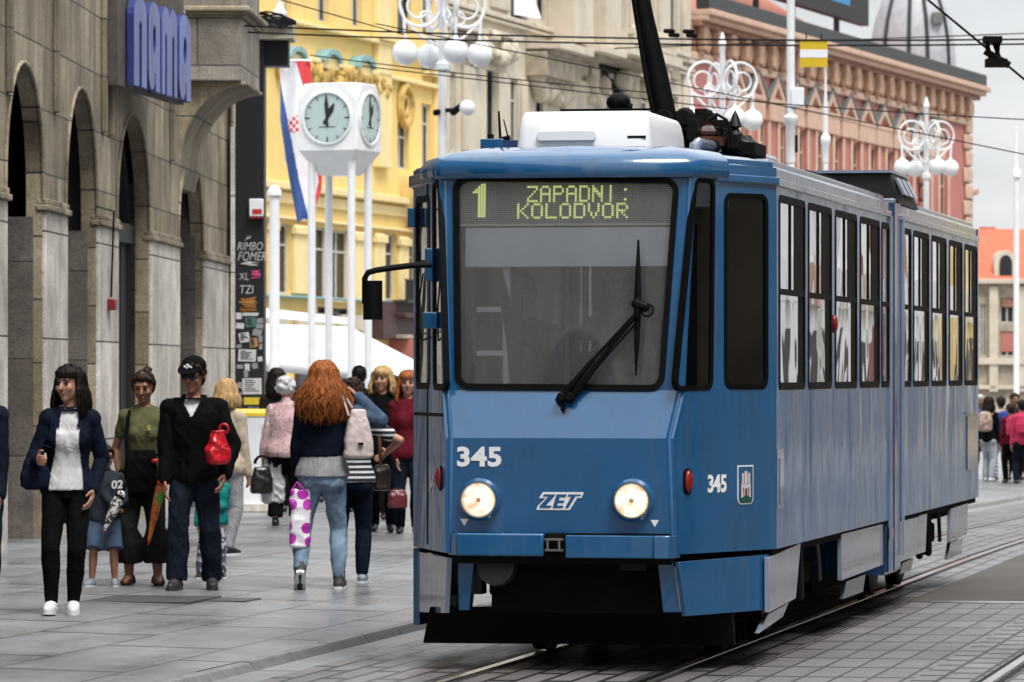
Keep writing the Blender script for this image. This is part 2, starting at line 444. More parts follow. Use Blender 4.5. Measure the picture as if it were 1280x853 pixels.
side(WIN1, YN, J0, fr_sr, 1, True); side(WIN2, J1, YE, fr_sr, 1, True)
side(WIN1, YN, J0, fr_sl, -1, False); side(WIN2, J1, YE, fr_sl, -1, False)
# vertical panel seams, hatches, joint
MB().fbox(fr_sr, 1.045, 1.30, .92+.02, 1.30, .001, .006).build('hatch_frame', M['silver'], tram)
MB().fbox(fr_sr, 1.10, 1.27, .965, 1.245, .006, .010).build('fuel_hatch', M['bluedark'], tram)
h = MB().fbox(fr_sr, 12.45, 13.28, .95, 1.40, .001, .008).build('rear_hatch', M['bluedark'], tram)
MB().fbox(fr_sr, 12.42, 13.32, 1.41, 1.44, .001, .02).build('hatch_trim', M['silver'], h)
for y in (J0-.06, J1+.02):
    MB().fbox(fr_sr, y, y+.04, .34 if y < 7 else .42, ZR-.1, .001, .02).build('joint_edge_strip', M['silver'], tram)
mb = MB().box(XL+.05, XR-.035, J0-.05, J1+.05, .30, 2.97)
mb.build('joint_bellows', M['bluedark'], tram)
MB().fbox(fr_sr, J0+.02, J0+.33, .32, 2.90, -.05, -.012).build('joint_cover', M['blue'], tram)
MB().fbox(fr_sr, J0+.33, J1, .32, 3.0, -.05, -.004).build('joint_cover', M['bluedark'], tram)
MB().box(XR-.01, XR+.02, J0-.02, J0+.04, .56, .64).build('side_reflector', M['red'], tram)
# tail
mb = MB(); tp = [(XR, YE), (.70, YE+1.03), (-.70, YE+1.03), (XL, YE)]
mb.loft([[(x, y, ZB) for x, y in tp], [(x, y, 1.62) for x, y in tp]], cap=True)
mb.loft([[(x*.999, y, 2.86) for x, y in tp], [(x*.999, y, ZR) for x, y in tp]], cap=True)
for i in range(4):
    x, y = tp[i]; mb.tube([(x*.96, y-.03, 1.6), (x*.96, y-.03, 2.88)], .045, 8)
mb.build('tail', M['blue'], tram)
# --- roof
def roof_ring(y, xl, xr, z0, k=1):
    m = (xl+xr)/2; w = (xr-xl)/2
    return [(m+w*a, y, z0+k*b) for a, b in ((-1, -.02), (-.985, .012), (-.86, .06), (-.6, .10), (-.3, .122), (0, .13), (.3, .122), (.6, .10), (.86, .06), (.985, .012), (1, -.02))]
R1 = [roof_ring(.21, -HL(.19), HR(.19), ZR-.005, .25), roof_ring(.30, -HL(.26), HR(.26), ZR, .75), roof_ring(.62, -HL(.6), HR(.6), ZR, 1),
      roof_ring(YN, XL, XR-.012, ZR, 1), roof_ring(J0, XL, XR-.012, ZR, 1)]
MB().loft(R1, True, False).build('roof', M['blue'], tram, smooth=50)
MB().loft([roof_ring(J1, XL, XR-.012, ZR, 1), roof_ring(YE, XL, XR-.012, ZR, 1), roof_ring(YE+1, -.7, .7, ZR, .5)], True, False).build('roof', M['blue'], tram, smooth=50)
# side roof board standing a little above the cornice
MB().fbox(fr_sr, YN+.02, J0, ZR, 3.045, -.20, -.05).fbox(fr_sr, J1, YE, ZR, 3.045, -.20, -.05).build('roof_gutter', M['silver'], tram, bev=.01)
# visor over the windscreen and round the nose corners
vis = [(-HL(.62)-.02, .62), (-HL(.25)-.02, .26), (-HL(.17)+.02, .165), (0, .15), (HR(.17)-.02, .165), (HR(.25)+.02, .26), (HR(.50)+.02, .50)]
inn = [(x*.72, y+.30) for x, y in vis]
def zz(pts, z): return [(x, y, z) for x, y in pts]
def off(pts, k): return [(x+(.012*k if x > 0 else -.012*k)*(abs(x) > .1), y-.012*k*(abs(x) < 1.0), 0) for x, y in pts]
rings = [zz(vis, 2.905), [(x, y, 2.925) for x, y, _ in off(vis, 1)], [(x, y, 2.985) for x, y, _ in off(vis, 1)],
         [(x*.985, y+.02, 3.03) for x, y in vis], [(x*.93, y+.08, 3.062) for x, y in vis], zz(inn, 3.10)]
rings = [[r[i] for r in rings] for i in range(len(vis))]
mb = MB()
mb.loft([[p for p in r] for r in rings], True, True)
mb.build('visor', M['blue'], tram, smooth=50)
MB().fbox(fr_nr, .44, LNR+.01, 2.885, 2.935, -.02, .02).fbox(fr_nr, .46, LNR, 2.95, 3.03, -.12, -.02).build('nose_cornice', M['blue'], tram, bev=.01)
MB().fbox(fr_nl, -LNL, -.3, 2.885, 2.96, -.02, .03).build('nose_cornice', M['bluedark'], tram, bev=.01)
# --- bumper, coupler
fr_b = Fr((0, -.03, 0), (1, 0, 0), (0, 0, 1), MT)
def bx(px0, px1, py0, py1): 
    a, b = fr_b.px(px0, py1); c, d = fr_b.px(px1, py0); return a, c, b, d
a0, a1, b0, b1 = bx(556, 680, 667, 695)
MB().loft([[(a0-.005, .06, z) , (a0+.07, -.03, z), (a1, -.045, z), (a1, .05, z)] for z in (b0, b1)]).build('bumper', M['blue'], tram, bev=.012)
a0, a1, b0, b1 = bx(707, 846, 670, 698)
MB().loft([[(a0, .05, z), (a0, -.045, z), (a0+.52, -.045, z), (a0+.525, -.06, z), (a1-.04, -.045, z), (a1+.005, .08, z)] for z in (b0, b1)]).build('bumper', M['blue'], tram, bev=.012)
cpl = MB().box(-.115, .02, -.02, .25, .70, .82)
cpl.build('coupler', M['black'], tram)
MB().fbox(fr_b, *fr_b.px(681, 677), *[0, 0], 0, 0) if False else None
(a0, b0), (a1, b1) = fr_b.px(682, 689), fr_b.px(705, 673)
mb = MB().fbox(fr_b, a0, a1, b1-.012, b1, 0, .03).fbox(fr_b, a0, a1, b0, b0+.012, 0, .03).fbox(fr_b, a0+.01, a0+.022, b0, b1, 0, .025).fbox(fr_b, a1-.03, a1-.018, b0, b1, 0, .025)
mb.build('coupler_bracket', M['steel'], tram)
MB().box(-.68, .62, .02, .06, .64, .82).build('bumper_backing', M['rubber'], tram)
# --- headlights
for px, py in ((600.5, 624), (791.5, 625)):
    a, b = fr_l.px(px, py); c = fr_l.at(a, b); n = fr_l.n
    hd = MB().lathe([(.128, -.01), (.126, .03), (.112, .045), (.105, .045)], c, n, 32, cap=False)
    h = hd.build('headlight', M['blue'], tram)
    MB().lathe([(.108, .02), (.111, .05), (.106, .062), (.098, .062), (.093, .05), (.093, .03)], c, n, 32, cap=False).build('rim', M['chrome'], h)
    MB().lathe([(.094, .034), (.085, .047), (.05, .058), (.0, .062)], c, n, 32, cap=False).build('lens', M['lamp'], h)
    MB().ell(c+n*.062, .014, .008, .014).build('bulb', M['lampcore'], h)
# --- red marker lights
for fr, px, py in ((fr_nr, 859, 602), (fr_nl, 551, 598)):
    a, b = fr.px(px, py); h = MB().plate(fr, rpoly(rect(a-.045, a+.045, b-.075, b+.075), .04), (), 0, .006).build('marker_light', M['rubber'], tram)
    MB().ell(fr.at(a, b, .008), .034, .034, .066, M=Matrix((fr.u, fr.n*.8, fr.v)).transposed()).build('lens', M['red'], h)
a, b = fr_sr.px(1041, 405)
MB().ell(fr_sr.at(a+.02, b, .01), .022, .04, .062).build('side_marker_light', M['red'], tram)
# --- numbers, badge, marks
a, b = fr_l.px(571.5, 583.5); mb, _ = text_mb('345', fr_l, a, b, .118, 1.17, bold=.035, d0=.001, d1=.004, spacing=1.04)
mb.build('fleet_number', M['white'], tram, smooth=0)
a, b = fr_nr.px(884.5, 616.5); mb, _ = text_mb('345', fr_nr, a, b, .107, 1.0, bold=.03, d0=.001, d1=.004); mb.build('fleet_number', M['white'], tram, smooth=0)
a, b = fr_nl.px(544, 617); mb, _ = text_mb('345', fr_nl, a-.18, b, .107, .8, bold=.03, d0=.001, d1=.004); mb.build('fleet_number', M['silver'], tram, smooth=0)
def logo():
    """three slanted block letters in a white outline"""
    (x0, y0), (x1, y1) = fr_l.px(670.5, 637.5), fr_l.px(730, 615.5); h = y1-y0; wd = x1-x0
    S = lambda p: (x0+p[0]*wd, y0+p[1]*h)
    out = [(0, 0), (.64, 0), (.83, .70), (.955, .70), (1, 1), (.115, 1), (.045, .70), (.21, .70), (.0, .18)]
    outer = [(0, 0), (.70, 0), (.86, .68), (.95, .68), (1.0, 1.0), (.14, 1.0), (.06, .66), (.2, .66), (.03, .22)]
    w = MB().plate(fr_l, [S(p) for p in outer], (), .001, .004)
    o = w.build('operator_logo', M['white'], tram, smooth=0)
    b = MB()
    Z = [(.07, .11), (.30, .11), (.325, .25), (.20, .25), (.385, .78), (.40, .88), (.17, .88), (.14, .76), (.26, .76), (.075, .24)]
    E = [(.34, .11), (.555, .11), (.575, .25), (.44, .25), (.455, .40), (.575, .40), (.595, .54), (.475, .54), (.495, .72), (.62, .72), (.645, .88), (.43, .88)]
    Tt = [(.60, .11), (.67, .11), (.83, .80), (.93, .80), (.945, .88), (.675, .88), (.655, .76), (.735, .76)]
    for L in (Z, E, Tt): b.plate(fr_l, [S(p) for p in L], (), .004, .0065)
    b.build('logo_letters', M['blue'], o, smooth=0)
logo()
for px, py in ((580.5, 653), (818.5, 654.5)):
    a, b = fr_l.px(px, py); MB().plate(fr_l, [(a-.025, b+.02), (a, b-.022), (a+.025, b+.02)], (), .001, .003).build('jacking_mark', M['white'], tram, smooth=0)
# city arms
(a0, b0), (a1, b1) = fr_nr.px(921.5, 631), fr_nr.px(941, 581.5)
sh = lambda i: rpoly(inset(rect(a0, a1, b0, b1), i), [max(.002, .04-i), max(.002, .04-i), .004, .004])
cr = MB().plate(fr_nr, sh(0), (), .001, .004).build('city_arms', M['white'], tram, smooth=0)
MB().plate(fr_nr, sh(.008), (), .004, .0055).build('shield', M['blue'], cr, smooth=0)
aw, bh = a1-a0, b1-b0; S = lambda x, y: (a0+x*aw, b0+y*bh)
M['armspink'] = pm('arms_pale_stone', (.62, .52, .52), .5, var=.05); M['armsbrown'] = pm('arms_gate_brown', (.12, .05, .03), .5); M['armsgreen'] = pm('arms_hill_green', (.01, .07, .045), .5)
c = MB()
for x0, x1, y1 in ((.26, .37, .80), (.42, .60, .85), (.66, .77, .80)): c.plate(fr_nr, [S(x0, .5), S(x1, .5), S(x1, y1), S(x0, y1)], (), .0055, .0068)
c.plate(fr_nr, [S(.22, .16), S(.80, .16), S(.80, .54), S(.22, .54)], (), .0055, .0068); c.build('castle', M['armspink'], cr, smooth=0)
MB().plate(fr_nr, [S(.44, .16), S(.58, .16), S(.58, .38), S(.51, .44), S(.44, .38)], (), .0068, .008).plate(fr_nr, [S(.35, .2), S(.38, .2), S(.38, .4), S(.31, .45)], (), .0068, .008).plate(fr_nr, [S(.64, .2), S(.68, .2), S(.71, .45), S(.64, .4)], (), .0068, .008).build('gate', M['armsbrown'], cr, smooth=0)
MB().plate(fr_nr, [S(.12, .08), S(.2, .05), S(.8, .05), S(.88, .08), S(.88, .14), S(.62, .22), S(.4, .22), S(.12, .14)], (), .008, .009).build('hill', M['armsgreen'], cr, smooth=0)
# --- destination display behind the glass
fr_d = Fr(fr_w.at(0, 0, -.09), fr_w.u, fr_w.v, MT)
(d0, e0), (d1, e1) = fr_d.px(560, 282), fr_d.px(852, 220)
disp = MB().plate(fr_d, rect(d0, d1, e0, e1), (), -.06, 0).build('destination_display', M['display'], tram)
F57 = {'Z': '11111 00001 00010 00100 01000 10000 11111', 'A': '01110 10001 10001 11111 10001 10001 10001', 'P': '11110 10001 10001 11110 10000 10000 10000',
       'D': '11110 10001 10001 10001 10001 10001 11110', 'N': '10001 11001 11101 10111 10011 10001 10001', 'I': '01110 00100 00100 00100 00100 00100 01110'.replace('01110', '00100'),
       'K': '10001 10010 10100 11000 10100 10010 10001', 'O': '01110 10001 10001 10001 10001 10001 01110', 'L': '10000 10000 10000 10000 10000 10000 11111',
       'V': '10001 10001 10001 10001 01010 01010 00100', 'R': '11110 10001 10001 11110 10100 10010 10001', ':': '0 1 0 0 0 1 0'}
def dots(txt, x0, x1, yt, yb):
    mb = MB(); rows = 7; (aL, bT), (aR, bB) = fr_d.px(x0, yt), fr_d.px(x1, yb)
    cols = sum(len(F57[c].split()[0])+1 for c in txt)-1; pa = (aR-aL)/cols; pb = (bT-bB)/rows; x = 0
    for ch in txt:
        rws = F57[ch].split()
        for r, row in enumerate(rws):
            for c, v in enumerate(row):
                if v == '1':
                    a, b = aL+(x+c+.5)*pa, bT-(r+.5)*pb
                    mb.fbox(fr_d, a-pa*.40, a+pa*.40, b-pb*.42, b+pb*.42, .001, .004)
        x += len(rws[0])+1
    return mb
dots('ZAPADNI', 659, 770, 232.5, 252.5).build('led_text', M['led'], disp, smooth=0)
dots(':', 780, 783.5, 232.5, 254).build('led_text', M['led'], disp, smooth=0)
dots('KOLODVOR', 646.5, 785, 254.5, 273).build('led_text', M['led'], disp, smooth=0)
mb = MB(); (aL, bT), (aR, bB) = fr_d.px(591, 230), fr_d.px(607, 272); pa, pb = (aR-aL)/5, (bT-bB)/14
for r in range(14):
    for c in range(5):
        if (c in (2, 3, 4) and r > 0 and c >= 2 and (c < 4 or r < 15)) or (r == 2 and c == 1) or (r == 3 and c in (0, 1)) or (r == 0 and c in (3, 4)) or (r == 1 and c == 2):
            if c == 4 and r > 14: continue
            a, b = aL+(c+.5)*pa, bT-(r+.5)*pb; mb.fbox(fr_d, a-pa*.40, a+pa*.40, b-pb*.42, b+pb*.42, .001, .004)
mb.build('led_text', M['led'], disp, smooth=0)
(d0, e0), (d1, e1) = fr_d.px(581, 333.5), fr_d.px(840, 283.5)
bl = MB().plate(fr_d, rect(d0, d1, e0, e1), (), -.02, -.012).build('sun_blind', M['greypanel'], tram)
(d0, e0), (d1, e1) = fr_d.px(576, 283), fr_d.px(846, 279)
MB().fbox(fr_d, d0, d1, e0, e1, -.02, .01).build('blind_rail', M['interiorlight'], bl)
# --- cab interior
def cabpoly(z): return [(-.62, .2, z), (.55, .2, z), (XR-.08, YN+.02, z), (XR-.08, J0, z), (XL+.08, J0, z), (XL+.08, YN+.02, z)]
MB().loft([cabpoly(.86), cabpoly(.92)]).build('floor', M['interior'], tram)
MB().loft([[(x*.97, y+.05, z) for x, y, z in cabpoly(q)] for q in (2.90, 2.94)]).build('ceiling', M['interiorlight'], tram)
MB().box(XL+.06, XR-.06, J1, YE, .86, .92).build('floor', M['interior'], tram); MB().box(XL+.06, XR-.06, J1, YE, 2.90, 2.94).build('ceiling', M['interiorlight'], tram)
MB().box(-.72, .66, .09, .5, 1.50, 1.60).box(-.70, -.36, .12, .45, 1.60, 1.66).build('dashboard', M['black'], tram, bev=.02)
part = MB().box(-.95, -.35, 1.72, 1.76, .92, 2.9).box(.62, 1.0, 1.72, 1.76, .92, 1.75).box(.55, .60, 1.72, 1.77, .92, 2.9).box(-.35, .6, 1.72, 1.76, 2.55, 2.9)
part.build('cab_partition', M['interiorlight'], tram)
mb = MB()
for a, z in ((-.60, 1.86), (-.60, 2.12), (-.60, 2.38)): mb.box(a, a+.17, .34, .40, z, z+.03)
mb.box(-.44, -.40, .34, .40, 1.66, 2.5); mb.build('cab_shelf', M['interiorlight'], tram)
for y, x in ((3.0, .55), (3.0, -.3), (5.0, .55), (5.0, -.35), (9.5, .5), (11, .5)):
    s = MB().box(x-.2, x+.2, y-.2, y+.2, 1.28, 1.36).box(x-.2, x+.2, y+.17, y+.23, 1.36, 1.9).box(x-.03, x+.03, y-.03, y+.03, .92, 1.3)
    s.build('seat', M['seatred'], tram, bev=.02)
for y, x in ((2.2, .5), (2.2, -.4), (4.1, .5), (4.1, -.4), (6.2, .5), (9.2, .5), (11.4, .5)):
    MB().tube([(x, y, .92), (x, y, 2.9)], .018, 8).build('grab_pole', M['interiorlight'], tram)
MB().box(-.66, -.38, .62, .66, 1.3, 2.42).build('dark_backboard', M['black'], tram)  # black board added behind the glass to darken its lower left
for xx, yy in ((.66, .95), (.80, 1.45), (.86, 1.62)): MB().box(xx-.02, xx+.02, yy, yy+.03, .92, 2.85).build('door_post', M['interiorlight'], tram)
# black folded sheet in place of the dark reflection low in the windscreen
mb = MB(); n = 26; pts = []
for i in range(n+1):
    q = i/n; pts.append((q))
rows = []
for k in range(9):
    z = 1.62+(2.36-1.62)*k/8; r = []
    for i in range(13):
        r.append((-.36-.10*i/12+.035*sin(i*1.9)-.10*(k/8)**2, .30+.25*i/12+.02*cos(i*1.9), z))
    rows.append(r)
mb.loft(rows, False, False); cu = mb.build('dark_reflection_sheet', M['black'], tram)
# --- wiper
p = lambda x, y, d: fr_w.at(*fr_w.px(x, y, d), d)
wp = MB().lathe([(.03, -.01), (.03, .03), (.02, .05)], p(703, 497, .05), fr_w.n, 10).lathe([(.03, -.01), (.03, .03), (.02, .05)], p(713, 497, .05), fr_w.n, 10)
w = wp.build('wiper', M['rubber'], tram)
MB().capsule(p(699, 500, .05), p(742, 449, .07), .024, .014).capsule(p(712, 500, .05), p(757, 441, .07), .024, .014).tube([p(742, 449, .07), p(797, 390, .09)], .011).tube([p(757, 441, .07), p(802, 386, .09)], .013).tube([p(730, 478, .07), p(800, 398, .085)], .007).capsule(p(704, 500, .05), p(703, 512, .06), .007, .011).build('wiper_arm', M['rubber'], w)
MB().capsule(p(795, 380, .09), p(806, 384, .09), .03, .03).capsule(p(797, 376, .09), p(797, 396, .09), .02, .02).torus(p(809, 388, .09), .035, .006, fr_w.n).build('wiper_joint', M['rubber'], w)
MB().tube([p(798, 300, .05), p(797.5, 340, .06), p(797, 385, .07), p(796, 430, .06), p(795, 470, .05)], [.006, .016, .024, .016, .005], 8).build('wiper_blade', M['rubber'], w)
# --- mirror on the left
q = lambda x, y: MTI @ W(x, y, 28.2)
mi = MB().tube([q(540, 331), q(515, 332), q(490, 335), q(470, 338), q(460, 341), q(456, 348), q(456, 380)], .018, 8).build('mirror_arm', M['rubber'], tram)
(mx, my, mz0), (_, _, mz1) = q(466, 402), q(466, 349)
MB().loft([rpoly(rect(-.06, .06, 0, 1), .001)] and [[(mx+a*.058, my+b*.05, z) for a, b in ngon(0, 0, 1, 12)] for z in (mz0+.01, mz0+.05, (mz0+mz1)/2, mz1-.05, mz1-.01)]).build('mirror', M['rubber'], mi, smooth=60)
for bb in ((-HL(.35)-.05, -HL(.35), .30, .40, 2.30, 2.50), (-HL(.3)-.07, -HL(.3)+.02, .24, .34, 2.02, 2.12), (-HL(.9)-.05, -HL(.9), .84, .90, 2.64, 2.76)): MB().box(*bb).build('mirror_bracket', M['blue'], tram, bev=.01)
MB().tube([(-HL(.5)-.03, .45, 2.35), (-HL(.6)-.06, .6, 2.1), (-HL(.5)-.05, .5, 1.95), (-HL(.3)-.03, .3, 1.97)], .006, 6).build('mirror_cable', M['rubber'], tram)
# --- skirts
def skirt(fr, quad, flare=0.0, mat='silver', d=.0, th=.03, name='skirt_panel'):
    pts = poly_px(fr, quad, d); MB().plate(fr, pts, (), d-th, d).build(name, M[mat], tram, bev=.004)
fr_k = Fr((HR(0)+.03, 0, .68), (XR-HR(0), YN, 0), (0, .02, 1), MT)
skirt(fr_k, [(858, 771), (961, 766), (961, 697), (849, 703)], mat='blue', d=-.02)
skirt(fr_sr, [(961.5, 766), (995, 748), (1001, 679), (961.5, 697)], d=-.02)
skirt(fr_sr, [(949, 792), (979, 771), (986, 754), (960, 768)], d=-.06)
skirt(fr_sr, [(1052, 726), (1104, 706), (1104, 655), (1052, 668)], d=-.02)
skirt(fr_sr, [(1054, 749), (1079, 740), (1082, 718), (1058, 727)], d=-.08)
skirt(fr_sr, [(1123, 704), (1147, 693), (1148, 646), (1123, 653)], d=-.02)
skirt(fr_sr, [(1147.5, 693), (1157, 690), (1159, 642), (1148.5, 645)], d=-.02)
skirt(fr_sr, [(1125, 718), (1139, 713), (1142, 698), (1128, 704)], d=-.08)
skirt(fr_sr, [(1188, 678), (1209, 668), (1210, 629), (1189, 636)], d=-.02)
skirt(fr_sr, [(1185, 700), (1202, 692), (1204, 672), (1188, 679)], d=-.06)
# dark gap line above the skirts with jagged hinges
MB().fbox(fr_sr, YN, J0-.05, .655, .705, -.09, -.025).fbox(fr_sr, J1, YE, .655, .705, -.09, -.025).build('skirt_hinge', M['black'], tram)
# left skirts
fr_kl = Fr((XL, YN, .68), (-(XL+HL(0)), -YN, 0), (0, 0, 1), MT)
MB().plate(fr_kl, [(0, -.38), (LNL*.86, -.34), (LNL*.94, -.01), (0, -.01)], (), -.05, -.02).build('skirt_panel', M['silver'], tram)
for y0, y1, zz0 in ((YN, 2.3, .22), (4.6, J0, .25), (J1, 9.6, .25), (12, YE, .25)): MB().box(XL, XL+.04, y0, y1, zz0, .69).build('skirt_panel', M['blue'], tram)
MB().hexa([(-.66, .12, .36), (-.60, .12, .36), (-.60, .22, .36), (-.66, .22, .36), (-.66, .08, .69), (-.56, .08, .69), (-.56, .22, .69), (-.66, .22, .69)]).build('skirt_stay', M['blue'], tram)
MB().hexa([(.56, .12, .36), (.66, .12, .36), (.66, .22, .36), (.56, .22, .36), (.53, .08, .69), (.62, .08, .69), (.62, .22, .69), (.53, .22, .69)]).build('skirt_stay', M['blue'], tram)
# --- underframe, bogies
MB().box(-.62, .58, .5, J0-.1, .56, .70).box(-.9, .9, 1.1, J0-.1, .62, .71).box(-.9, .9, J1, YE, .56, .71).box(-.5, .5, .3, 1.2, .34, .64).box(-.45, .45, 4.9, 6.7, .28, .62).box(-.45, .45, 8.0, 9.4, .28, .62).box(-.44, .44, 1.2, J0-.2, .13, .60).box(-.44, .44, J1, YE-.2, .13, .6).build('underframe_dark_fill', M['black'], tram)  # long low boxes added as black fill for the shade under the tram
MB().lathe([(.11, 0), (.11, .1)], (-.45, .26, .60), (0, -1, .15), 20).build('warning_horn', M['darkgrey'], tram)
MB().box(.30, .45, .15, .3, .60, .69).build('step_bracket', M['blackmetal'], tram); MB().box(-.66, -.54, .2, .35, .45, .66).build('step_bracket', M['blackmetal'], tram)
# lifeguard plough
pl = MB().hexa([(-.96, .52, .14), (.90, .64, .14), (.90, .70, .14), (-.98, .60, .14), (-.90, .42, .36), (.90, .55, .36), (.90, .66, .36), (-.90, .55, .36)])
pl.build('lifeguard_plate', M['black'], tram)
def bogie(yc):
    b = MB().box(-.70, .70, yc-1.15, yc+1.15, .40, .56).box(-.86, -.66, yc-1.2, yc+1.2, .36, .52).box(.66, .86, yc-1.2, yc+1.2, .36, .52).box(-.6, .6, yc-.25, yc+.25, .2, .6)
    o = b.build('bogie', M['black'], tram, bev=.02)
    for dy in (-.95, .95):
        for sx in (-1, 1):
            wl = MB().lathe([(.05, -.06), (.28, -.06), (.335, -.04), (.335, .04), (.36, .045), (.36, .06), (.2, .06), (.05, .06)], (sx*.56, yc+dy, .345), (-sx, 0, 0), 28)
            wl.build('wheel', M['blackmetal'], o)
            MB().box(sx*.74-.09, sx*.74+.09, yc+dy-.12, yc+dy+.12, .26, .46).build('axle_box', M['black'], o, bev=.02)
        MB().capsule((.90, yc+dy*.35, .30), (.90, yc+dy*.2, .62), .03, .04).build('damper', M['blackmetal'], o)
bogie(3.2); bogie(11.0)
for yy in (0, 7.55): MB().tube([(.98, 3.75+yy, .66), (.98, 3.85+yy, .55), (.97, 4.0+yy, .39)], .016, 8).build('sand_pipe', M['darkgrey'], tram)
# --- roof equipment
fr_rf = Fr((0, .75, 0), (1, 0, 0), (0, 0, 1), MT)
ab = lambda x, y: fr_rf.px(x, y)
(a0, b0), (a1, b1) = ab(645, 187), ab(814, 138)
zr = 3.115
def rbox(x0, x1, y0, y1, z0, z1, tx, ty, r=.06):
    rings = []
    for k, (z, s) in enumerate(((z0, 0), (z0+(z1-z0)*.55, .25), (z0+(z1-z0)*.86, .62), (z1-.01, .95), (z1, 1.25))):
        pts = rpoly(rect(x0+tx*s, x1-tx*s, y0+ty*s, y1-ty*s), r, 4); rings.append([(p[0], p[1], z) for p in pts])
    return MB().loft(rings)
bxo = rbox(a0, a1, .72, 2.1, b0, b1, .035, .06).build('air_conditioner', M['whitebox'], tram, smooth=50)
MB().loft([[(p[0], .70-.0, p[1]) for p in rpoly(rect(a0+.14, a1-.33, b0+.05, b0+.105), .02)], [(p[0], .76, p[1]) for p in rpoly(rect(a0+.14, a1-.33, b0+.05, b0+.14), .02)]]).build('moulding', M['whitebox'], bxo, smooth=50)
MB().box(a1-.14, a1-.03, .725, .74, b0+.06, b0+.075).build('maker_mark', M['black'], bxo)
MB().box(a0+.03, a1-.02, .70, 2.1, b0-.03, b0).build('mounting', M['black'], bxo)
(a0, b0), (a1, b1) = ab(599, 193), ab(646, 173)
MB().box(a0, a0+.14, .78, 1.0, b0-.02, b1).build('aerial_box', M['blue'], tram, bev=.006)
MB().box(a0+.14, a1, .78, 1.0, b0-.02, b1-.01).build('aerial_box', M['bluedark'], tram)
ar = MB().tube([(a0+.11, .85, b1), (a0+.10, .85, b1+.17)], [.010, .007], 6).tube([(a0+.16, .85, b1), (a0+.13, .85, b1+.12)], [.006, .004], 6).lathe([(.02, 0), (.02, .03)], (a0+.05, .85, b1), (0, 0, 1), 8).tube([(a0+.12, .85, b1), (a0+.17, .85, b1+.01)], .015, 6)
ar.build('aerial', M['rubber'], tram)
# pantograph: base, heavy arm, rods
e = lambda x, y, Y=30.4: MTI @ W(x, y, Y)
pan = MB().tube([e(832, 150), e(823, 100), e(805, 20), e(796, -30), e(786, -90)], [.074, .068, .060, .056, .052], 12).build('pantograph', M['rubber'], tram)
MB().tube([e(818, 150, 30.3), e(808, 100, 30.3), e(795, 20, 30.3), e(778, -90, 30.3)], .016, 6).build('control_rod', M['rubber'], pan)
mb = MB()
def eb(x0, x1, y0, y1, Y=30.4, dp=.25):
    p0, p1 = e(x0, y1, Y), e(x1, y0, Y); mb.box(p0.x, p1.x, p0.y, p0.y+dp, p0.z, p1.z)
eb(822, 905, 168, 186, dp=.9); eb(905, 945, 178, 194, dp=.5); eb(858, 872, 148, 176, 30.2, .2); eb(893, 904, 160, 178, 30.25, .2); eb(908, 922, 168, 186, 30.3, .2); eb(826, 850, 139, 170); eb(850, 880, 146, 168); eb(868, 884, 136, 172); eb(884, 908, 150, 166); eb(824, 906, 160, 164, 30.3)
eb(700, 822, 136.5, 139, 30.8, .05); eb(900, 930, 176, 190); eb(880, 890, 140, 148)
mb.lathe([(.05, 0), (.07, .02), (.05, .10)], e(857, 148), (0, -1, 0), 14).lathe([(.06, 0), (.06, .12)], e(832, 150), (0, -1, 0), 16)
mb.build('pantograph_base', M['black'], pan, bev=.006)
for pts, r_ in (([e(828, 160, 30.2), e(824, 175, 30.2), e(830, 188, 30.2), e(842, 186, 30.2)], .022), ([e(846, 176, 30.2), e(850, 187, 30.2), e(860, 188, 30.2)], .02), ([e(885, 150, 30.2), e(896, 143, 30.2), e(908, 150, 30.2), e(914, 168, 30.2), e(916, 188, 30.2)], .010), ([e(875, 160, 30.2), e(888, 148, 30.2), e(898, 166, 30.2)], .008)):
    MB().tube(pts, r_, 8).build('air_hose', M['rubber'], pan)
hn = MB().ell(e(773, 128, 30.9), .08, .06, .06).tube([e(766, 130, 30.9), e(790, 136, 30.9)], [.07, .03], 10).build('roof_horn', M['rubber'], tram)
ins = MB().lathe([(.115, 0), (.115, .05), (.10, .06), (.07, .065), (.10, .07), (.105, .09), (.07, .12), (.03, .13), (.03, .14)], e(884, 183, 30.3), (0, 0, 1), 20)
ins.build('insulator', M['brown'], tram)
bell = MB().lathe([(.10, 0), (.12, .03), (.03, .05), (.05, .08), (.02, .12), (.045, .13), (.02, .20), (.0, .24)], e(919, 184, 30.6), (0, 0, 1), 14)
bell.build('surge_arrester', M['blackmetal'], tram)
MB().lathe([(.12, 0), (.13, .02), (.05, .07), (.03, .1)], e(933, 189, 31), (0, 0, 1), 14).build('roof_bell', M['blackmetal'], tram); MB().lathe([(.09, 0), (.10, .02), (.04, .06)], e(905, 186, 30.5), (0, 0, 1), 14).build('roof_bell', M['blackmetal'], tram)
MB().tube([e(868, 194, 29.8), e(869, 181, 29.8), e(873, 179.5, 29.8), e(905, 185.5, 30.6), e(966, 202, 33)], .036, 12).build('cable_conduit', M['silver'], tram)
MB().tube([e(890, 182.6, 30.2), e(893, 183.2, 30.25)], .045, 12).build('conduit_clamp', M['black'], tram); MB().tube([e(936, 194, 31.8), e(939, 194.8, 31.9)], .045, 12).build('conduit_clamp', M['black'], tram)
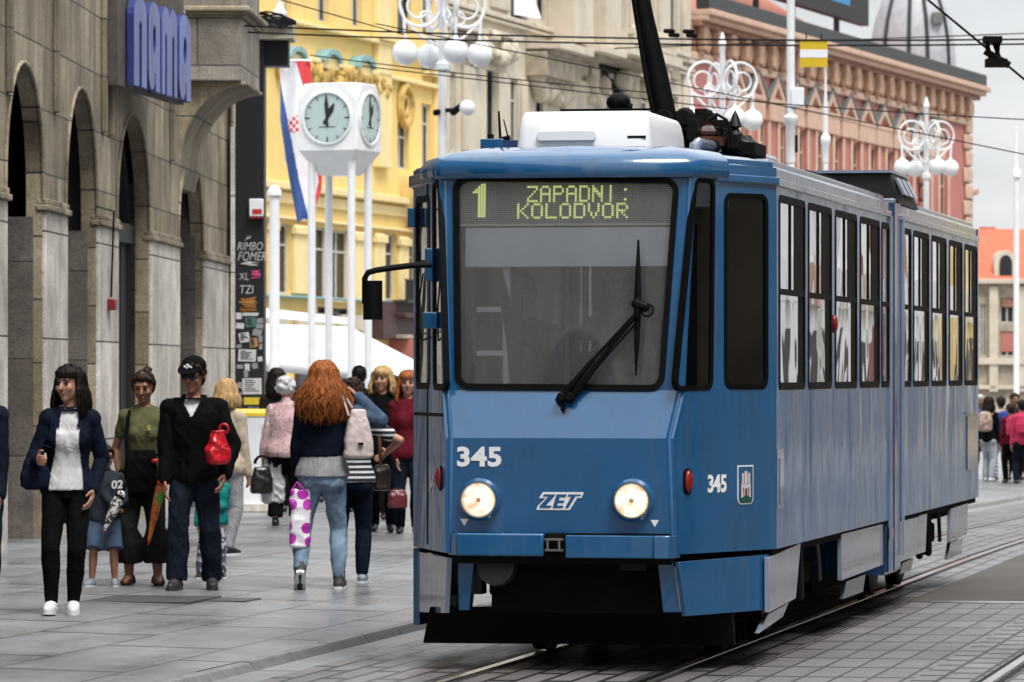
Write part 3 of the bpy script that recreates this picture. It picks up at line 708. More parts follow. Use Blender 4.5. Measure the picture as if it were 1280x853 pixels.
# resistor box further back and ventilators
fr_rr = Fr((0, 7.75, 0), (1, 0, 0), (0, 0, 1), MT)
P_ = lambda x, y: fr_rr.px(x, y)[0]
zt_, zb_ = fr_rr.px(1060, 216.5)[1], 3.0
rb = MB().hexa([(P_(985, 0), 7.75, zb_), (P_(1124, 0), 7.75, zb_), (P_(1124, 0)+.02, 8.9, zb_), (P_(985, 0), 8.9, zb_), (P_(985, 0), 7.78, zt_), (P_(1113, 0), 7.78, zt_), (P_(1113, 0), 8.8, zt_), (P_(985, 0), 8.8, zt_)])
rx = rb.build('resistor_box', M['blackmetal'], tram, bev=.008)
for k in range(3):
    y = 7.9+k*.32; xb, xt = P_(1124, 0), P_(1113, 0)
    MB().hexa([(xb+.01, y, zb_+.08), (xb+.03, y, zb_+.08), (xb+.03, y+.2, zb_+.08), (xb+.01, y+.2, zb_+.08), (xt+.008, y, zt_-.03), (xt+.03, y, zt_-.03), (xt+.03, y+.2, zt_-.03), (xt+.008, y+.2, zt_-.03)]).build('louvre', M['silver'], rx)
MB().box(P_(985, 0), P_(1114, 0), 7.74, 8.85, zt_, zt_+.02).build('cover', M['silver'], rx)
MB().box(-.3, .5, 3.2, 3.6, 3.10, 3.20).box(.5, .7, 3.9, 4.5, 3.06, 3.16).build('roof_vent', M['darkgrey'], tram, bev=.02)
MB().tube([(.75, 4.6, 3.08), (.75, 5.0, 3.12), (.75, 6.4, 3.12), (.75, 6.6, 3.07)], .03, 8).build('roof_cable', M['black'], tram)
# ---------------------------------------------------------------- ground
def mk_paving(name, c, c2, joint, bw, bh, mortar, rough=(.25, .6), rot=90, off=.5, scale=1, bumpst=.35, big=.25, wear=.0, spec=.5, ka=.25):
    n = N(name); v = n.coord('Object', (1, ka, 1)); q = n.n('Mapping'); n.l(v, q.inputs[0]); q.inputs['Rotation'].default_value = (0, 0, R(rot)); v = q.outputs[0]; bw *= ka
    br = n.n('TexBrick'); n.l(v, br.inputs['Vector']); br.offset = off
    br.inputs['Scale'].default_value = 1; br.inputs['Brick Width'].default_value = bw; br.inputs['Row Height'].default_value = bh
    br.inputs['Mortar Size'].default_value = mortar; br.inputs['Mortar Smooth'].default_value = .3; br.inputs['Bias'].default_value = 0
    br.inputs['Color1'].default_value = (*c, 1); br.inputs['Color2'].default_value = (*c2, 1); br.inputs['Mortar'].default_value = (*joint, 1)
    ob = n.coord('Object'); f = n.noise(ob, .55, 6, .62, .3); g = n.noise(ob, 9, 5, .7); s = n.noise(n.coord('Object', (1, .18, 1)), 1.7, 5, .65)
    col = n.mix(1, br.outputs['Color'], n.ramp(f, [(.3, (1-big,)*3), (.7, (1+big,)*3)]), 'MULTIPLY')
    col = n.mix(1, col, n.ramp(g, [(.25, (.78,)*3), (.5, (1,)*3), (.75, (1.2,)*3)]), 'MULTIPLY')
    sp = n.noise(ob, 3.1, 2, .5); col = n.mix(n.ramp(sp, [(.66, (0, 0, 0)), (.72, (.5,)*3)]), col, tuple(x*.45 for x in c))
    n.base(col)
    r = n.ramp(s, [(.32, (rough[0],)*3), (.66, (rough[1],)*3)]); n.l(r, n.b.inputs['Roughness'])
    h = n.math('ADD', n.math('MULTIPLY', br.outputs['Fac'], -1), n.math('MULTIPLY', g, .35)); n.bump(h, bumpst, .006)
    n.set(Specular_IOR_Level=spec)
    return n.m
M['pave'] = mk_paving('pavement_slabs', (.19, .195, .203), (.165, .17, .177), (.035, .035, .035), 2.35, .78, .012, (.20, .50), big=.42, bumpst=.6)
M['track'] = mk_paving('track_setts', (.15, .138, .138), (.115, .106, .107), (.011, .010, .010), 1.1, .162, .020, (.3, .6), off=.37)
M['median'] = mk_paving('slab_grid', (.18, .171, .17), (.14, .132, .131), (.03, .028, .028), .92, .2, .013, (.35, .65), off=0)
M['track2'] = mk_paving('track_setts_right', (.19, .184, .18), (.15, .143, .14), (.012, .011, .011), .5, .2, .017, (.35, .65), off=.5)
def mk_asphalt():
    n = N('worn_asphalt'); v = n.coord('Object'); f = n.noise(v, 60, 4, .7); g = n.noise(v, .7, 5, .6)
    n.base(n.mix(1, n.ramp(g, [(.3, (.052, .047, .041)), (.7, (.088, .08, .07))]), n.ramp(f, [(.3, (.6,)*3), (.7, (1.35,)*3)]), 'MULTIPLY')); n.set(Roughness=.75)
    n.bump(f, .5, .006); return n.m
M['asphalt'] = mk_asphalt()
M['plaza'] = mk_paving('plaza_slabs', (.27, .27, .265), (.23, .23, .225), (.12, .12, .12), 1.2, .6, .012, (.3, .6))
M['kerb'] = pm('kerb_granite', (.16, .16, .16), .5, var=.25, scale=9, bump=.3)
M['rail'] = pm('polished_rail', (.55, .55, .55), .16, 1, var=.1)
M['groove'] = pm('rail_groove', (.012, .011, .010), .9)
def rows(y0, y1):
    r = []; y = y0
    while y < y1-1e-6: r.append(y); y += 1.5 if y < 70 else (6 if y < 160 else 60)
    return r+[y1]
def sheet(name, x0, x1, y0, y1, mat, dz, nx=1, kind='structure'):
    mb = MB(); rs = rows(y0, y1); vs = []
    for y in rs:
        for i in range(nx+1):
            x = x0+(x1-x0)*i/nx; p = T(x, y); 
            xx = min(x, KERB-1e-4) if x1 <= KERB+1e-6 else max(x, KERB+1e-3); q = T(xx, y)
            z = gz(q.x, q.y) if name != 'ground' else gz(*T(0, y).to_2d())
            vs.append((x, y, z+dz))
    w = nx+1
    mb.add(vs, [(j*w+i, j*w+i+1, (j+1)*w+i+1, (j+1)*w+i) for j in range(len(rs)-1) for i in range(nx)])
    o = mb.build(name, mat, None, smooth=20); o.matrix_world = MT; tag(o, kind=kind); return o
sheet('ground', -400, 500, -30, 1200, M['plaza'], -.03)
sheet('pavement', -30, KERB, -28, 70, M['pave'], 0, 14)
sheet('plaza', -60, KERB, 70, 400, M['plaza'], 0, 14)
sheet('pavement', KERB+.12, -1.60, -28, 70, M['pave'], -.004)
sheet('tram_track_bed', -1.60, .97, -28, 180, M['track'], 0)
sheet('paved_median', .97, 2.05, -28, 9.2, M['median'], 0)
sheet('asphalt_road', .97, 2.05, 9.2, 20, M['asphalt'], .002)
sheet('paved_median', .97, 2.05, 20, 180, M['median'], 0)
sheet('tram_track_bed', 2.05, 4.4, -28, 180, M['track2'], 0)
sheet('pavement', 4.4, 30, -28, 180, M['pave'], 0, 2)
def strip(name, xc, wd, y0, y1, mat, h, mbin=None):
    mb = MB(); rs = rows(y0, y1); rings = []
    for y in rs:
        p = T(xc, y); z = gz(p.x, p.y); a = wd/2
        rings.append([(xc-a, y, z-.02), (xc-a*.8, y, z+h), (xc+a*.8, y, z+h), (xc+a, y, z-.02)])
    mb.loft(rings, True, True); o = mb.build(name, mat, None, smooth=0); o.matrix_world = MT; return o
RL = ['polished rail under the left side of the tram', 'polished rail under the right side of the tram', 'bright rail of the second track at the bottom right corner', 'rail of the second track farthest to the right']
for xc, lb in zip((-.545, .575, 2.50, 3.60), RL):
    o = strip('tram_rail', xc, .072, -28, 170, M['rail'], .007); tag(o, lb, 'rail', 'rails of the two tram tracks')
    gr = MB(); 
    for sx, wd in ((.062 if xc in (-.545, 2.5) else -.062, .044), (-.052 if xc in (-.545, 2.5) else .052, .03)):
        rs = rows(-28, 170); vs = []
        for y in rs:
            p = T(xc+sx, y); z = gz(p.x, p.y)+.003; vs += [(xc+sx-wd/2, y, z), (xc+sx+wd/2, y, z)]
        gr.add(vs, [(2*i, 2*i+1, 2*i+3, 2*i+2) for i in range(len(rs)-1)])
    g = gr.build('groove', M['groove'], o, smooth=0)
# kerb stones
mb = MB(); y = -26.0; rnd = random.Random(3)
while y < 60:
    L = 1.0; p = T(KERB-.001, y+.5); z = gz(p.x, p.y); dz = rnd.uniform(-.006, .006)
    mb.hexa([(KERB+.01, y+.012, z-.06), (KERB+.13, y+.012, z-.06), (KERB+.13, y+L-.012, z-.06), (KERB+.01, y+L-.012, z-.06),
             (KERB+.01, y+.012, z+.006+dz), (KERB+.085, y+.012, z+.002+dz), (KERB+.085, y+L-.012, z+.002+dz), (KERB+.01, y+L-.012, z+.006+dz)])
    y += L
o = mb.build('kerb', M['kerb'], None, smooth=0, bev=.008); o.matrix_world = MT; tag(o, kind='structure')
# patches: metal strip at the end of the slabs, worn covers
o = MB().box(1.15, 4.0, 9.05, 9.35, -.02, .006).build('drain_strip', M['steel'], None); o.matrix_world = MT; tag(o, 'pale metal drain strip across the road right of the tram', 'drain')
M['cover'] = pm('dark_cover', (.05, .05, .052), .5, var=.3)
for px, py, wx, wy, lb in ((165, 749, .55, .5, 'dark flat inspection cover set in the pavement before the boy'), (270, 750, .28, .25, 'small dark cover in the pavement below the man in the cap')):
    g = ground_at(px, py); l = MTI @ g
    o = MB().box(-wx, wx, -wy, wy, -.02, .005).build('inspection_cover', M['cover'], None); o.matrix_world = MT @ Matrix.Translation((l.x, l.y, g.z)); tag(o, lb, 'cover')
# ---------------------------------------------------------------- arcade building on the left
def mk_stone(name, c, c2, ax='YZ', bw=1.0, bh=.62, joint=(.05, .045, .04), pits=.5, streak=.5, off=.3, rough=.75):
    n = N(name); tc = n.n('TexCoord'); sp = n.n('SeparateXYZ'); n.l(tc.outputs['Object'], sp.inputs[0]); cb = n.n('CombineXYZ')
    n.l(sp.outputs[ax[0]], cb.inputs[0]); n.l(sp.outputs[ax[1]], cb.inputs[1])
    br = n.n('TexBrick'); n.l(cb.outputs[0], br.inputs['Vector']); br.offset = off
    for k, x in (('Scale', 1), ('Brick Width', bw), ('Row Height', bh), ('Mortar Size', .010), ('Mortar Smooth', .2), ('Bias', 0)): br.inputs[k].default_value = x
    br.inputs['Color1'].default_value = (*c, 1); br.inputs['Color2'].default_value = (*c2, 1); br.inputs['Mortar'].default_value = (*joint, 1)
    ob = tc.outputs['Object']; f = n.noise(ob, 1.3, 6, .65); st = n.noise(n.coord('Object', (2.2, 2.2, .28)), 1.6, 5, .65); p = n.noise(n.coord('Object', (1, 1, 2.6)), 13, 5, .75); gr = n.noise(ob, 38, 4, .75)
    col = n.mix(1, br.outputs['Color'], n.ramp(f, [(.30, (.50,)*3), (.70, (1.35,)*3)]), 'MULTIPLY')
    col = n.mix(n.ramp(st, [(.44, (0,)*3), (.68, (streak,)*3)]), col, tuple(x*.34 for x in c2))
    col = n.mix(n.ramp(p, [(.56, (0,)*3), (.64, (pits,)*3)]), col, tuple(x*.25 for x in c))
    col = n.mix(1, col, n.ramp(gr, [(.3, (.62,)*3), (.7, (1.3,)*3)]), 'MULTIPLY')
    n.base(col); n.set(Roughness=rough)
    n.bump(n.math('ADD', n.math('MULTIPLY', br.outputs['Fac'], -1), n.math('MULTIPLY', p, -.6)), .5, .012); return n.m
M['stone'] = mk_stone('grey_stone_blocks', (.40, .335, .235), (.21, .168, .112), streak=.75)
M['stonepale'] = mk_stone('pale_stone_piers', (.60, .565, .51), (.50, .465, .41), bw=3, bh=1.05, off=0, streak=.35, pits=.25)
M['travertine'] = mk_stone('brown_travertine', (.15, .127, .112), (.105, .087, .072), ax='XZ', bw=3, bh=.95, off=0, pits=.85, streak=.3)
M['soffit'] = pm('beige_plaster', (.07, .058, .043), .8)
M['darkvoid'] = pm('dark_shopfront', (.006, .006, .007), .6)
M['mauve'] = pm('mauve_panel', (.16, .135, .15), .4, var=.06)
M['blackwall'] = pm('black_painted_wall', (.0055, .006, .0085), .5, var=.3)
M['plaster'] = pm('beige_render', (.42, .39, .32), .8)
NB = empty('arcade_building', (0, 0, 0), 0, 'weathered grey stone building with a row of tall arches along the pavement', 'building')
fr_n = Fr(((54-640)/6000*47, 47, 0), (.035, 1, 0), (0, 0, 1))
na = lambda px, py=400: fr_n.px(px, py)[0]
nz = lambda px, py: fr_n.px(px, py)[1]
ARCH = []
for px0, px1, ysp, ax_, ay in ((6, 53, 249, 38, 82), (81, 120, 268, 107, 113), (145, 186, 292, 169, 143), (222, 253, 300, 242, 196)):
    a0, a1 = na(px0), na(px1); 
    if px0 == 6: a0 = a1-2.65
    zs = {249: 3.45, 268: 3.44, 292: 3.42, 300: 3.35}[ysp]; za = nz(ax_, ay)
    ARCH.append((a0, a1, zs, za))
for _ in range(9): a0, a1, zs, za = ARCH[0]; ARCH.insert(0, (a0-4.15, a1-4.15, zs, za))
NBE = na(287); KA = len(ARCH)-2; A0_ = ARCH[0][0]-1.5
def arch_pts(a0, a1, z0, zs, za, n=18, d=0):
    c, r = (a0+a1)/2, (a1-a0)/2
    return [(a0-d, z0), (a1+d, z0)]+[(c+(r+d)*cos(pi*i/n), zs+(za-zs+d)*sin(pi*i/n)**.92) for i in range(0, n+1)]
def wallpoly(lo, hi, z0, z1, arches):
    out = [(lo, z0)]
    for A in arches:
        p = arch_pts(A[0], A[1], z0, A[2], A[3]); out += [p[0]]+p[2:][::-1]+[p[1]]
    return out+[(hi, z0), (hi, z1), (lo, z1)]
SPL = 3.46
MB().plate(fr_n, wallpoly(A0_, NBE, -.6, 9.5, ARCH), (), -.16, 0).build('wall', M['stone'], NB, smooth=0)
pl0 = -8
for k, A in enumerate(ARCH):
    nx = ARCH[k+1][0] if k+1 < len(ARCH) else NBE
    # pale pier face below the springing, moulding on top
    MB().fbox(fr_n, A[1]+.012, nx-.012, -.6, A[2]-.10, -.02, .035).build('pier', M['stonepale'], NB, bev=.01)
    MB().fbox(fr_n, A[1]-.02, nx+.02, A[2]-.10, A[2]-.04, -.06, .075).fbox(fr_n, A[1]-.01, nx+.01, A[2]-.04, A[2]+.02, -.05, .05).build('impost', M['stone'], NB, bev=.012)
    pts = [fr_n.at(p[0], p[1], .01) for p in arch_pts(A[0], A[1], A[2], A[2], A[3])[2:]]
    MB().tube(pts, .020, 8).build('archivolt', M['stone'], NB)
    if k != KA:
        # deep stone jamb on the far side of the passage
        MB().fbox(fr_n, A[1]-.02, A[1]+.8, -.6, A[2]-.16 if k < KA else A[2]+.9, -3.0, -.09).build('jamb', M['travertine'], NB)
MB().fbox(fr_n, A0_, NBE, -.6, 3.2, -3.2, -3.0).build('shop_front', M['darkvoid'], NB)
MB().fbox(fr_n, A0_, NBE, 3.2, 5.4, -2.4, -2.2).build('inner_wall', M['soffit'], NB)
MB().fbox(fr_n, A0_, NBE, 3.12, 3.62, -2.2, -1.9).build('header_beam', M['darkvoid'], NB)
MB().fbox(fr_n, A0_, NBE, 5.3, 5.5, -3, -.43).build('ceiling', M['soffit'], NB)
MB().fbox(fr_n, A0_, A0_+.2, -.6, 9.4, -6, -.43).fbox(fr_n, NBE-.3, NBE-.02, -.6, 9.4, -6, -.43).fbox(fr_n, A0_, NBE, 9.3, 9.5, -6, -.4).build('rear_wall', M['stone'], NB)
# flutings and pilaster strips on the upper wall
for px in (9, 68, 128, 137, 213):
    a = na(px); MB().fbox(fr_n, a-.10, a+.10, SPL+.9, 9.3, 0, .05).build('pilaster_strip', M['stone'], NB, bev=.01)
# third arch: shop window
A = ARCH[-2]
g = MB().ring(fr_n, arch_pts(A[0], A[1], -.2, A[2], A[3], d=-.005), 0, .20, -.40, -.22).fbox(fr_n, A[0], A[1], A[2]-.15, A[2]+.07, -.40, -.16).fbox(fr_n, A[1]-.75, A[1]-.12, -.2, A[2], -.38, -.24).build('shop_window', M['darkvoid'], NB)
MB().plate(fr_n, arch_pts(A[0], A[1], 0, A[2], A[3], d=-.05), (), -.34, -.33).build('pane', mk_glass('shop_glass', (.25, .25, .25), .12, (.32, .29, .2), 1.4), g)
MB().fbox(fr_n, A[0], A[1]-.7, 2.25, A[2]-.2, -.30, -.26).build('panel', M['mauve'], g)
ms = MB(); 
for i in range(5): ms.fbox(fr_n, A[0]+.1, A[1]-.8, 1.25+.17*i, 1.27+.17*i, -.32, -.31)
for i in range(5): ms.fbox(fr_n, A[0]+.1+.55*i, A[0]+.13+.55*i, 1.25, 1.95, -.32, -.31)
ms.build('shutter_lattice', M['greypanel'], g)
MB().fbox(fr_n, A[0], A[1], -.2, 3.3, -1.2, -1.1).build('shop_backdrop', M['plaster'], g)
# fourth arch: niche
A = ARCH[-1]
MB().fbox(fr_n, A[0], A[1]-.6, -.6, 5.0, -1.6, -1.5).build('niche_wall', M['darkvoid'], NB)
MB().fbox(fr_n, A[1]-1.0, A[1]-.05, -.6, 2.4, -.9, -.3).build('niche_block', M['travertine'], NB)
MB().fbox(fr_n, NBE-.02, NBE+.55, -.6, 7.2, -.5, .02).build('corner_pier', M['stonepale'], NB)
# oriel on a curved corbel
Y1, Y2 = 59.5, 62.2
oa0, oa1 = fr_n.px(232, 300)[0], 0
fr_o = Fr((0, Y1, 0), (1, 0, 0), (0, 0, 1)); X0 = fr_n.at(Y1-47, 0).x-.3; X1 = fr_o.px(301, 100)[0]; zb = fr_o.px(300, 101)[1]
def ori(z0, z1, e): return [(X0, Y1-e, z0), (X1+e, Y1-e, z0), (X1+e+.09, Y2+e, z0), (X0, Y2+e, z0), (X0, Y1-e, z1), (X1+e, Y1-e, z1), (X1+e+.09, Y2+e, z1), (X0, Y2+e, z1)]
zl = fr_o.px(300, 22)[1]
ormb = MB().hexa(ori(zb, zl, 0)).hexa(ori(zl+.14, 9.4, 0)); ormb.build('oriel', mk_stone('oriel_stone', (.36, .335, .295), (.27, .245, .205), ax='XZ', bw=1.3, bh=.62), NB, bev=.015)
MB().hexa(ori(zl, zl+.07, .05)).hexa(ori(zl+.07, zl+.14, .11)).build('oriel_cornice', M['stone'], NB, bev=.02)
pr = [(X0, zb), (X1+.05, zb)]+[(X1+.05-(X1+.05-X0-.32)*sin(pi/2*i/12), zb-.04-1.02*(1-cos(pi/2*i/12))) for i in range(13)]+[(X0+.26, zb-1.3), (X0, zb-1.3)]
MB().loft([[(x+.035*(y-Y1), y, z) for x, z in pr] for y in (Y1+.15, Y2-.15)]).build('corbel', M['stone'], NB, smooth=30, bev=.01)
# cable and box on a pier
a = na(132); 
MB().tube([fr_n.at(na(112), 3.52, .08), fr_n.at(a, 3.52, .09), fr_n.at(a, nz(132, 372), .06)], .012, 6).build('pier_cable', M['rubber'], NB)
MB().tube([fr_n.at(na(185), nz(185, -4), .06), fr_n.at(na(224), nz(224, 18), .10)], .02, 6).build('sign_cable', M['white'], NB)
o = MB().fbox(fr_n, a-.16, a+.12, nz(132, 388), nz(132, 374), .036, .12).build('call_box', pm('red_box', (.17, .008, .01), .4), None, bev=.01)
tag(o, 'small dark red box on the second stone pier at the end of a cable', 'call box')
MB().fbox(fr_n, a-.1, a+.06, nz(132, 385), nz(132, 381), .12, .124).build('label', M['darkgrey'], o)

# --- shop sign with tall letters
SG = empty('shop_sign', (0, 0, 0), 0, 'big periwinkle blue letters nama on the upper wall of the stone building', 'sign')
pA, pB = W(154, 105, 52.2), W(230, 131, 55.8)
fr_s = Fr((pA.x, pA.y, 0), (pB.x-pA.x, pB.y-pA.y, 0), (0, 0, 1))
su_ = lambda px: fr_s.px(px, 100)[0]
zb = (fr_s.px(156, 104)[1]+fr_s.px(228, 131)[1])/2; zh = 1.0
M['signblue'] = pm('sign_periwinkle', (.09, .125, .36), .35, var=.3, scale=2.5, vec=(1, 1, .4)); M['signedge'] = pm('sign_edge_blue', (.02, .035, .17), .4)
def letter(ch, u0, u1):
    w_ = u1-u0; S = lambda x, y: (u0+x*w_, zb+y*zh)
    def bullet(x0, x1, yb, ys, yt, n=10): return [(x0, yb), (x1, yb)]+[((x0+x1)/2+(x1-x0)/2*cos(pi*i/n), ys+(yt-ys)*sin(pi*i/n)) for i in range(n+1)]
    def half(pts): return [S(*p) for p in pts]
    if ch == 'n':
        o = bullet(0, 1, 0, .78, 1); i = bullet(.40, .60, 0, .66, .73)
        poly = [o[0], i[0]]+i[2:][::-1]+[i[1], o[1]]+o[2:]; holes = []
    elif ch == 'm':
        o = bullet(0, .52, 0, .80, 1); i1 = bullet(.20, .33, 0, .62, .70); o2 = bullet(.48, 1, 0, .80, 1); i2 = bullet(.67, .80, 0, .62, .70)
        poly = [(0, 0), i1[0]]+i1[2:][::-1]+[i1[1], i2[0]]+i2[2:][::-1]+[i2[1], (1, 0)]+o2[2:9]+[(.5, .86)]+o[5:]; holes = []
    else:
        o = bullet(0, 1, 0, .78, 1)
        poly = [(.62, 0), (1, 0)]+o[2:]+[(0, .78), (0, .22), (.04, .12), (.14, .03), (.30, 0), (.42, .02), (.54, .10), (.54, .2), (.62, .2)]
        holes = [[(.5+.13*cos(2*pi*k/14), .58+.16*sin(2*pi*k/14)) for k in range(14)]]
    L = empty('letter', parent=SG)
    MB().plate(fr_s, half(poly), [half(h) for h in holes], .02, .09).build('letter_body', M['signedge'], L, smooth=0)
    MB().plate(fr_s, [S(.5+(x-.5)*.93, .5+(y-.5)*.985) for x, y in poly], [half(h) for h in holes], .091, .096).build('letter_face', M['signblue'], L, smooth=0)
for ch, p0, p1 in (('n', 156.5, 173.5), ('a', 175, 190), ('m', 191.5, 212), ('a', 213.5, 229)): letter(ch, su_(p0), su_(p1))
MB().fbox(fr_s, su_(147), su_(229.5), zb-.02, zb+1.35, -.10, .0).build('backing_board', pm('brown_grey_board', (.07, .06, .05), .7, var=.3), SG)

# --- black wall end with graffiti and stickers
fr_b2 = Fr((W(294, 400, 66).x, 66, 0), (1, 0, 0), (0, 0, 1)); bp = lambda x, y: fr_b2.px(x, y)
BW = empty('black_wall', (0, 0, 0), 0, 'narrow black painted wall end covered with white graffiti and stickers', 'wall')
bw = bp(330, 300)[0]; zt = bp(312, 50)[1]
MB().fbox(fr_b2, 0, bw, -.9, zt, -.6, 0).build('wall', M['blackwall'], BW)
MB().fbox(fr_b2, -.06, -.0, -.9, zt-1.2, -.4, .05).build('edge_trim', M['stonepale'], BW)
MB().fbox(fr_b2, -.3, bp(367, 50)[0], zt, bp(340, 32)[1]+.1, -.6, .15).build('lintel', M['plaster'], BW, bev=.01)
MB().fbox(fr_b2, bw, bp(360, 50)[0], zt-.35, zt, -.6, -.1).build('lintel_soffit', M['blackwall'], BW)
mb = MB(); rnd = random.Random(5)
for i in range(14):
    y0 = rnd.uniform(18, 30); mb.tube([fr_b2.at(bp(318, y0)[0], bp(318, y0)[1], .2), fr_b2.at(bp(335, y0)[0], bp(335, y0+rnd.uniform(-4, 6))[1], .25), fr_b2.at(bp(352, y0)[0], bp(352, y0+rnd.uniform(-2, 9))[1], .2), fr_b2.at(bp(371, y0)[0], bp(371, 29+rnd.uniform(-2, 3))[1], .2)], .012, 5)
o = mb.build('cable_bundle', M['rubber'], BW)
M['graffiti'] = pm('white_marker', (.55, .55, .55), .6, var=.1); M['graffitipink'] = pm('pink_marker', (.55, .06, .22), .6); M['graffitirust'] = pm('rust_marker', (.30, .12, .02), .6)
for txt, px, py, h, wsc, mat, shr in (('RIMBO', 297, 313, 10, .72, 'graffiti', .25), ('FOMER', 297.5, 326, 11, .70, 'graffiti', .3), ('XL', 299, 350, 8.5, .8, 'graffiti', .1), ('TZI', 300, 367, 10, .8, 'graffiti', .1)):
    a, b = bp(px, py); mb, _ = text_mb(txt, fr_b2, a, b, h*66/6000, wsc, bold=-.012, d0=.001, d1=.003, shear=shr); mb.build('graffiti', M[mat], BW, smooth=0)
def scrib(px, py, w_, h_, mat, seed, n=26, r=.008):
    rr = random.Random(seed); pts = []
    for i in range(n):
        a, b = bp(px+w_*(.5+.5*sin(i*1.7+rr.uniform(-.6, .6))), py+h_*(i/n)+rr.uniform(-2, 2)); pts.append(fr_b2.at(a, b, .004))
    MB().tube(pts, r, 4).build('graffiti', M[mat], BW)
scrib(314, 339, 12, 9, 'graffitipink', 1); scrib(299, 373, 22, 17, 'graffitirust', 2, 34, .012); scrib(301, 328, 22, 4, 'graffiti', 3, 12, .004); scrib(306, 297, 8, 3, 'graffiti', 4, 8, .004)
M['st_white'] = pm('sticker_white', (.52, .52, .52), .5, var=.25, scale=40); M['st_grey'] = pm('sticker_grey', (.25, .26, .27), .5, var=.4, scale=40); M['st_teal'] = pm('sticker_teal', (.06, .16, .14), .5, var=.5, scale=40)
M['st_yellow'] = pm('sticker_yellow', (.62, .45, .02), .5, var=.1); M['st_orange'] = pm('sticker_orange', (.4, .22, .06), .5, var=.5, scale=40)
for x0, y0, w_, h_, mat, rot in ((295, 391, 7, 8, 'st_white', 0), (303, 391, 20, 4, 'st_white', -3), (307, 397, 13, 12, 'st_teal', 3), (321, 398, 8, 6, 'st_grey', 4), (320, 405, 9, 6, 'st_grey', -4), (295, 404, 10, 7, 'st_white', -5),
        (299, 416, 13, 12, 'st_white', 10), (316, 412, 11, 8, 'st_grey', -12), (312, 423, 10, 11, 'st_orange', 5), (323, 420, 5, 8, 'st_grey', 3), (296, 431, 6, 4, 'st_grey', 0), (298, 437, 22, 15, 'st_white', -2), (322, 446, 6, 6, 'st_white', 10),
        (296, 456, 8, 5, 'st_grey', 0), (306, 455, 6, 9, 'st_white', 2), (315, 454, 7, 7, 'st_grey', 8), (305, 463, 5, 9, 'st_grey', 9), (303, 473, 24, 20, 'st_white', 1), (305, 497, 21, 9, 'st_yellow', 0), (324, 430, 4, 7, 'st_grey', 0), (297, 478, 5, 8, 'st_grey', 4), (310, 509, 14, 7, 'st_grey', -6)):
    a, b = bp(x0+w_/2, y0+h_/2); k = 66/6000; c, s = cos(R(rot)), sin(R(rot))
    pts = [(a+(x*c-y*s)*w_*k/2, b+(x*s+y*c)*h_*k/2) for x, y in ((-1, -1), (1, -1), (1, 1), (-1, 1))]
    st = MB().plate(fr_b2, pts, (), .001, .003).build('sticker', M[mat], BW, smooth=0)
    if w_*h_ > 90 and mat != 'st_yellow':
        rr = random.Random(x0*7+y0); mb = MB()
        for q in range(6): mb.fbox(fr_b2, a-w_*k*.38, a-w_*k*.38+w_*k*rr.uniform(.3, .75), b+h_*k*(.36-.13*q)-.006, b+h_*k*(.36-.13*q)+.006, .004, .005)
        mb.build('print', M['darkgrey'], st, smooth=0)
mb = MB(); a, b = bp(299, 486)
mb.torus(fr_b2.at(a, b-.03, .004), .05, .014, fr_b2.n, 20, 5); mb.build('sticker', M['st_grey'], BW)
AL = empty('alarm_box', (0, 0, 0), 0, 'white alarm box with a red foot at the top of the black wall', 'alarm')
(a0, b0), (a1, b1) = bp(312, 271), bp(329.5, 249)
MB().fbox(fr_b2, a0, a1, b0, b1, 0, .10).build('casing', M['greypanel'], AL, bev=.01)
MB().fbox(fr_b2, a0, a1, b0-.03, b0, 0, .09).build('strobe', M['red'], AL)
MB().fbox(fr_b2, a0+.04, a1-.02, b0+.03, b0+.10, .10, .104).build('label', pm('label_red', (.45, .02, .02), .5), AL)
# --- bin in front of the black wall
g = ground_at(309, 640)
BN = empty('litter_bin', g, R(12), 'pale litter bin with a yellow lid behind the man in the cap', 'bin')
MB().loft([[(x, y, z) for x, y in rpoly(rect(-.24*k, .24*k, -.22*k, .22*k), .04)] for z, k in ((0, .85), (.3, .9), (1.12, 1.0), (1.14, 1.03), (1.18, 1.03))]).build('body', M['greypanel'], BN)
MB().loft([[(x, y, z) for x, y in rpoly(rect(-.26*k, .26*k, -.24*k, .24*k), .04)] for z, k in ((1.18, 1), (1.22, 1), (1.27, .85))]).build('lid', M['st_yellow'], BN)
MB().box(-.17, -.15, -.235, -.22, .2, 1.1).box(.15, .17, -.235, -.22, .2, 1.1).build('rib', M['white'], BN)
MB().box(-.30, .30, -.26, .26, -.1, .10).build('plinth', M['stonepale'], BN)
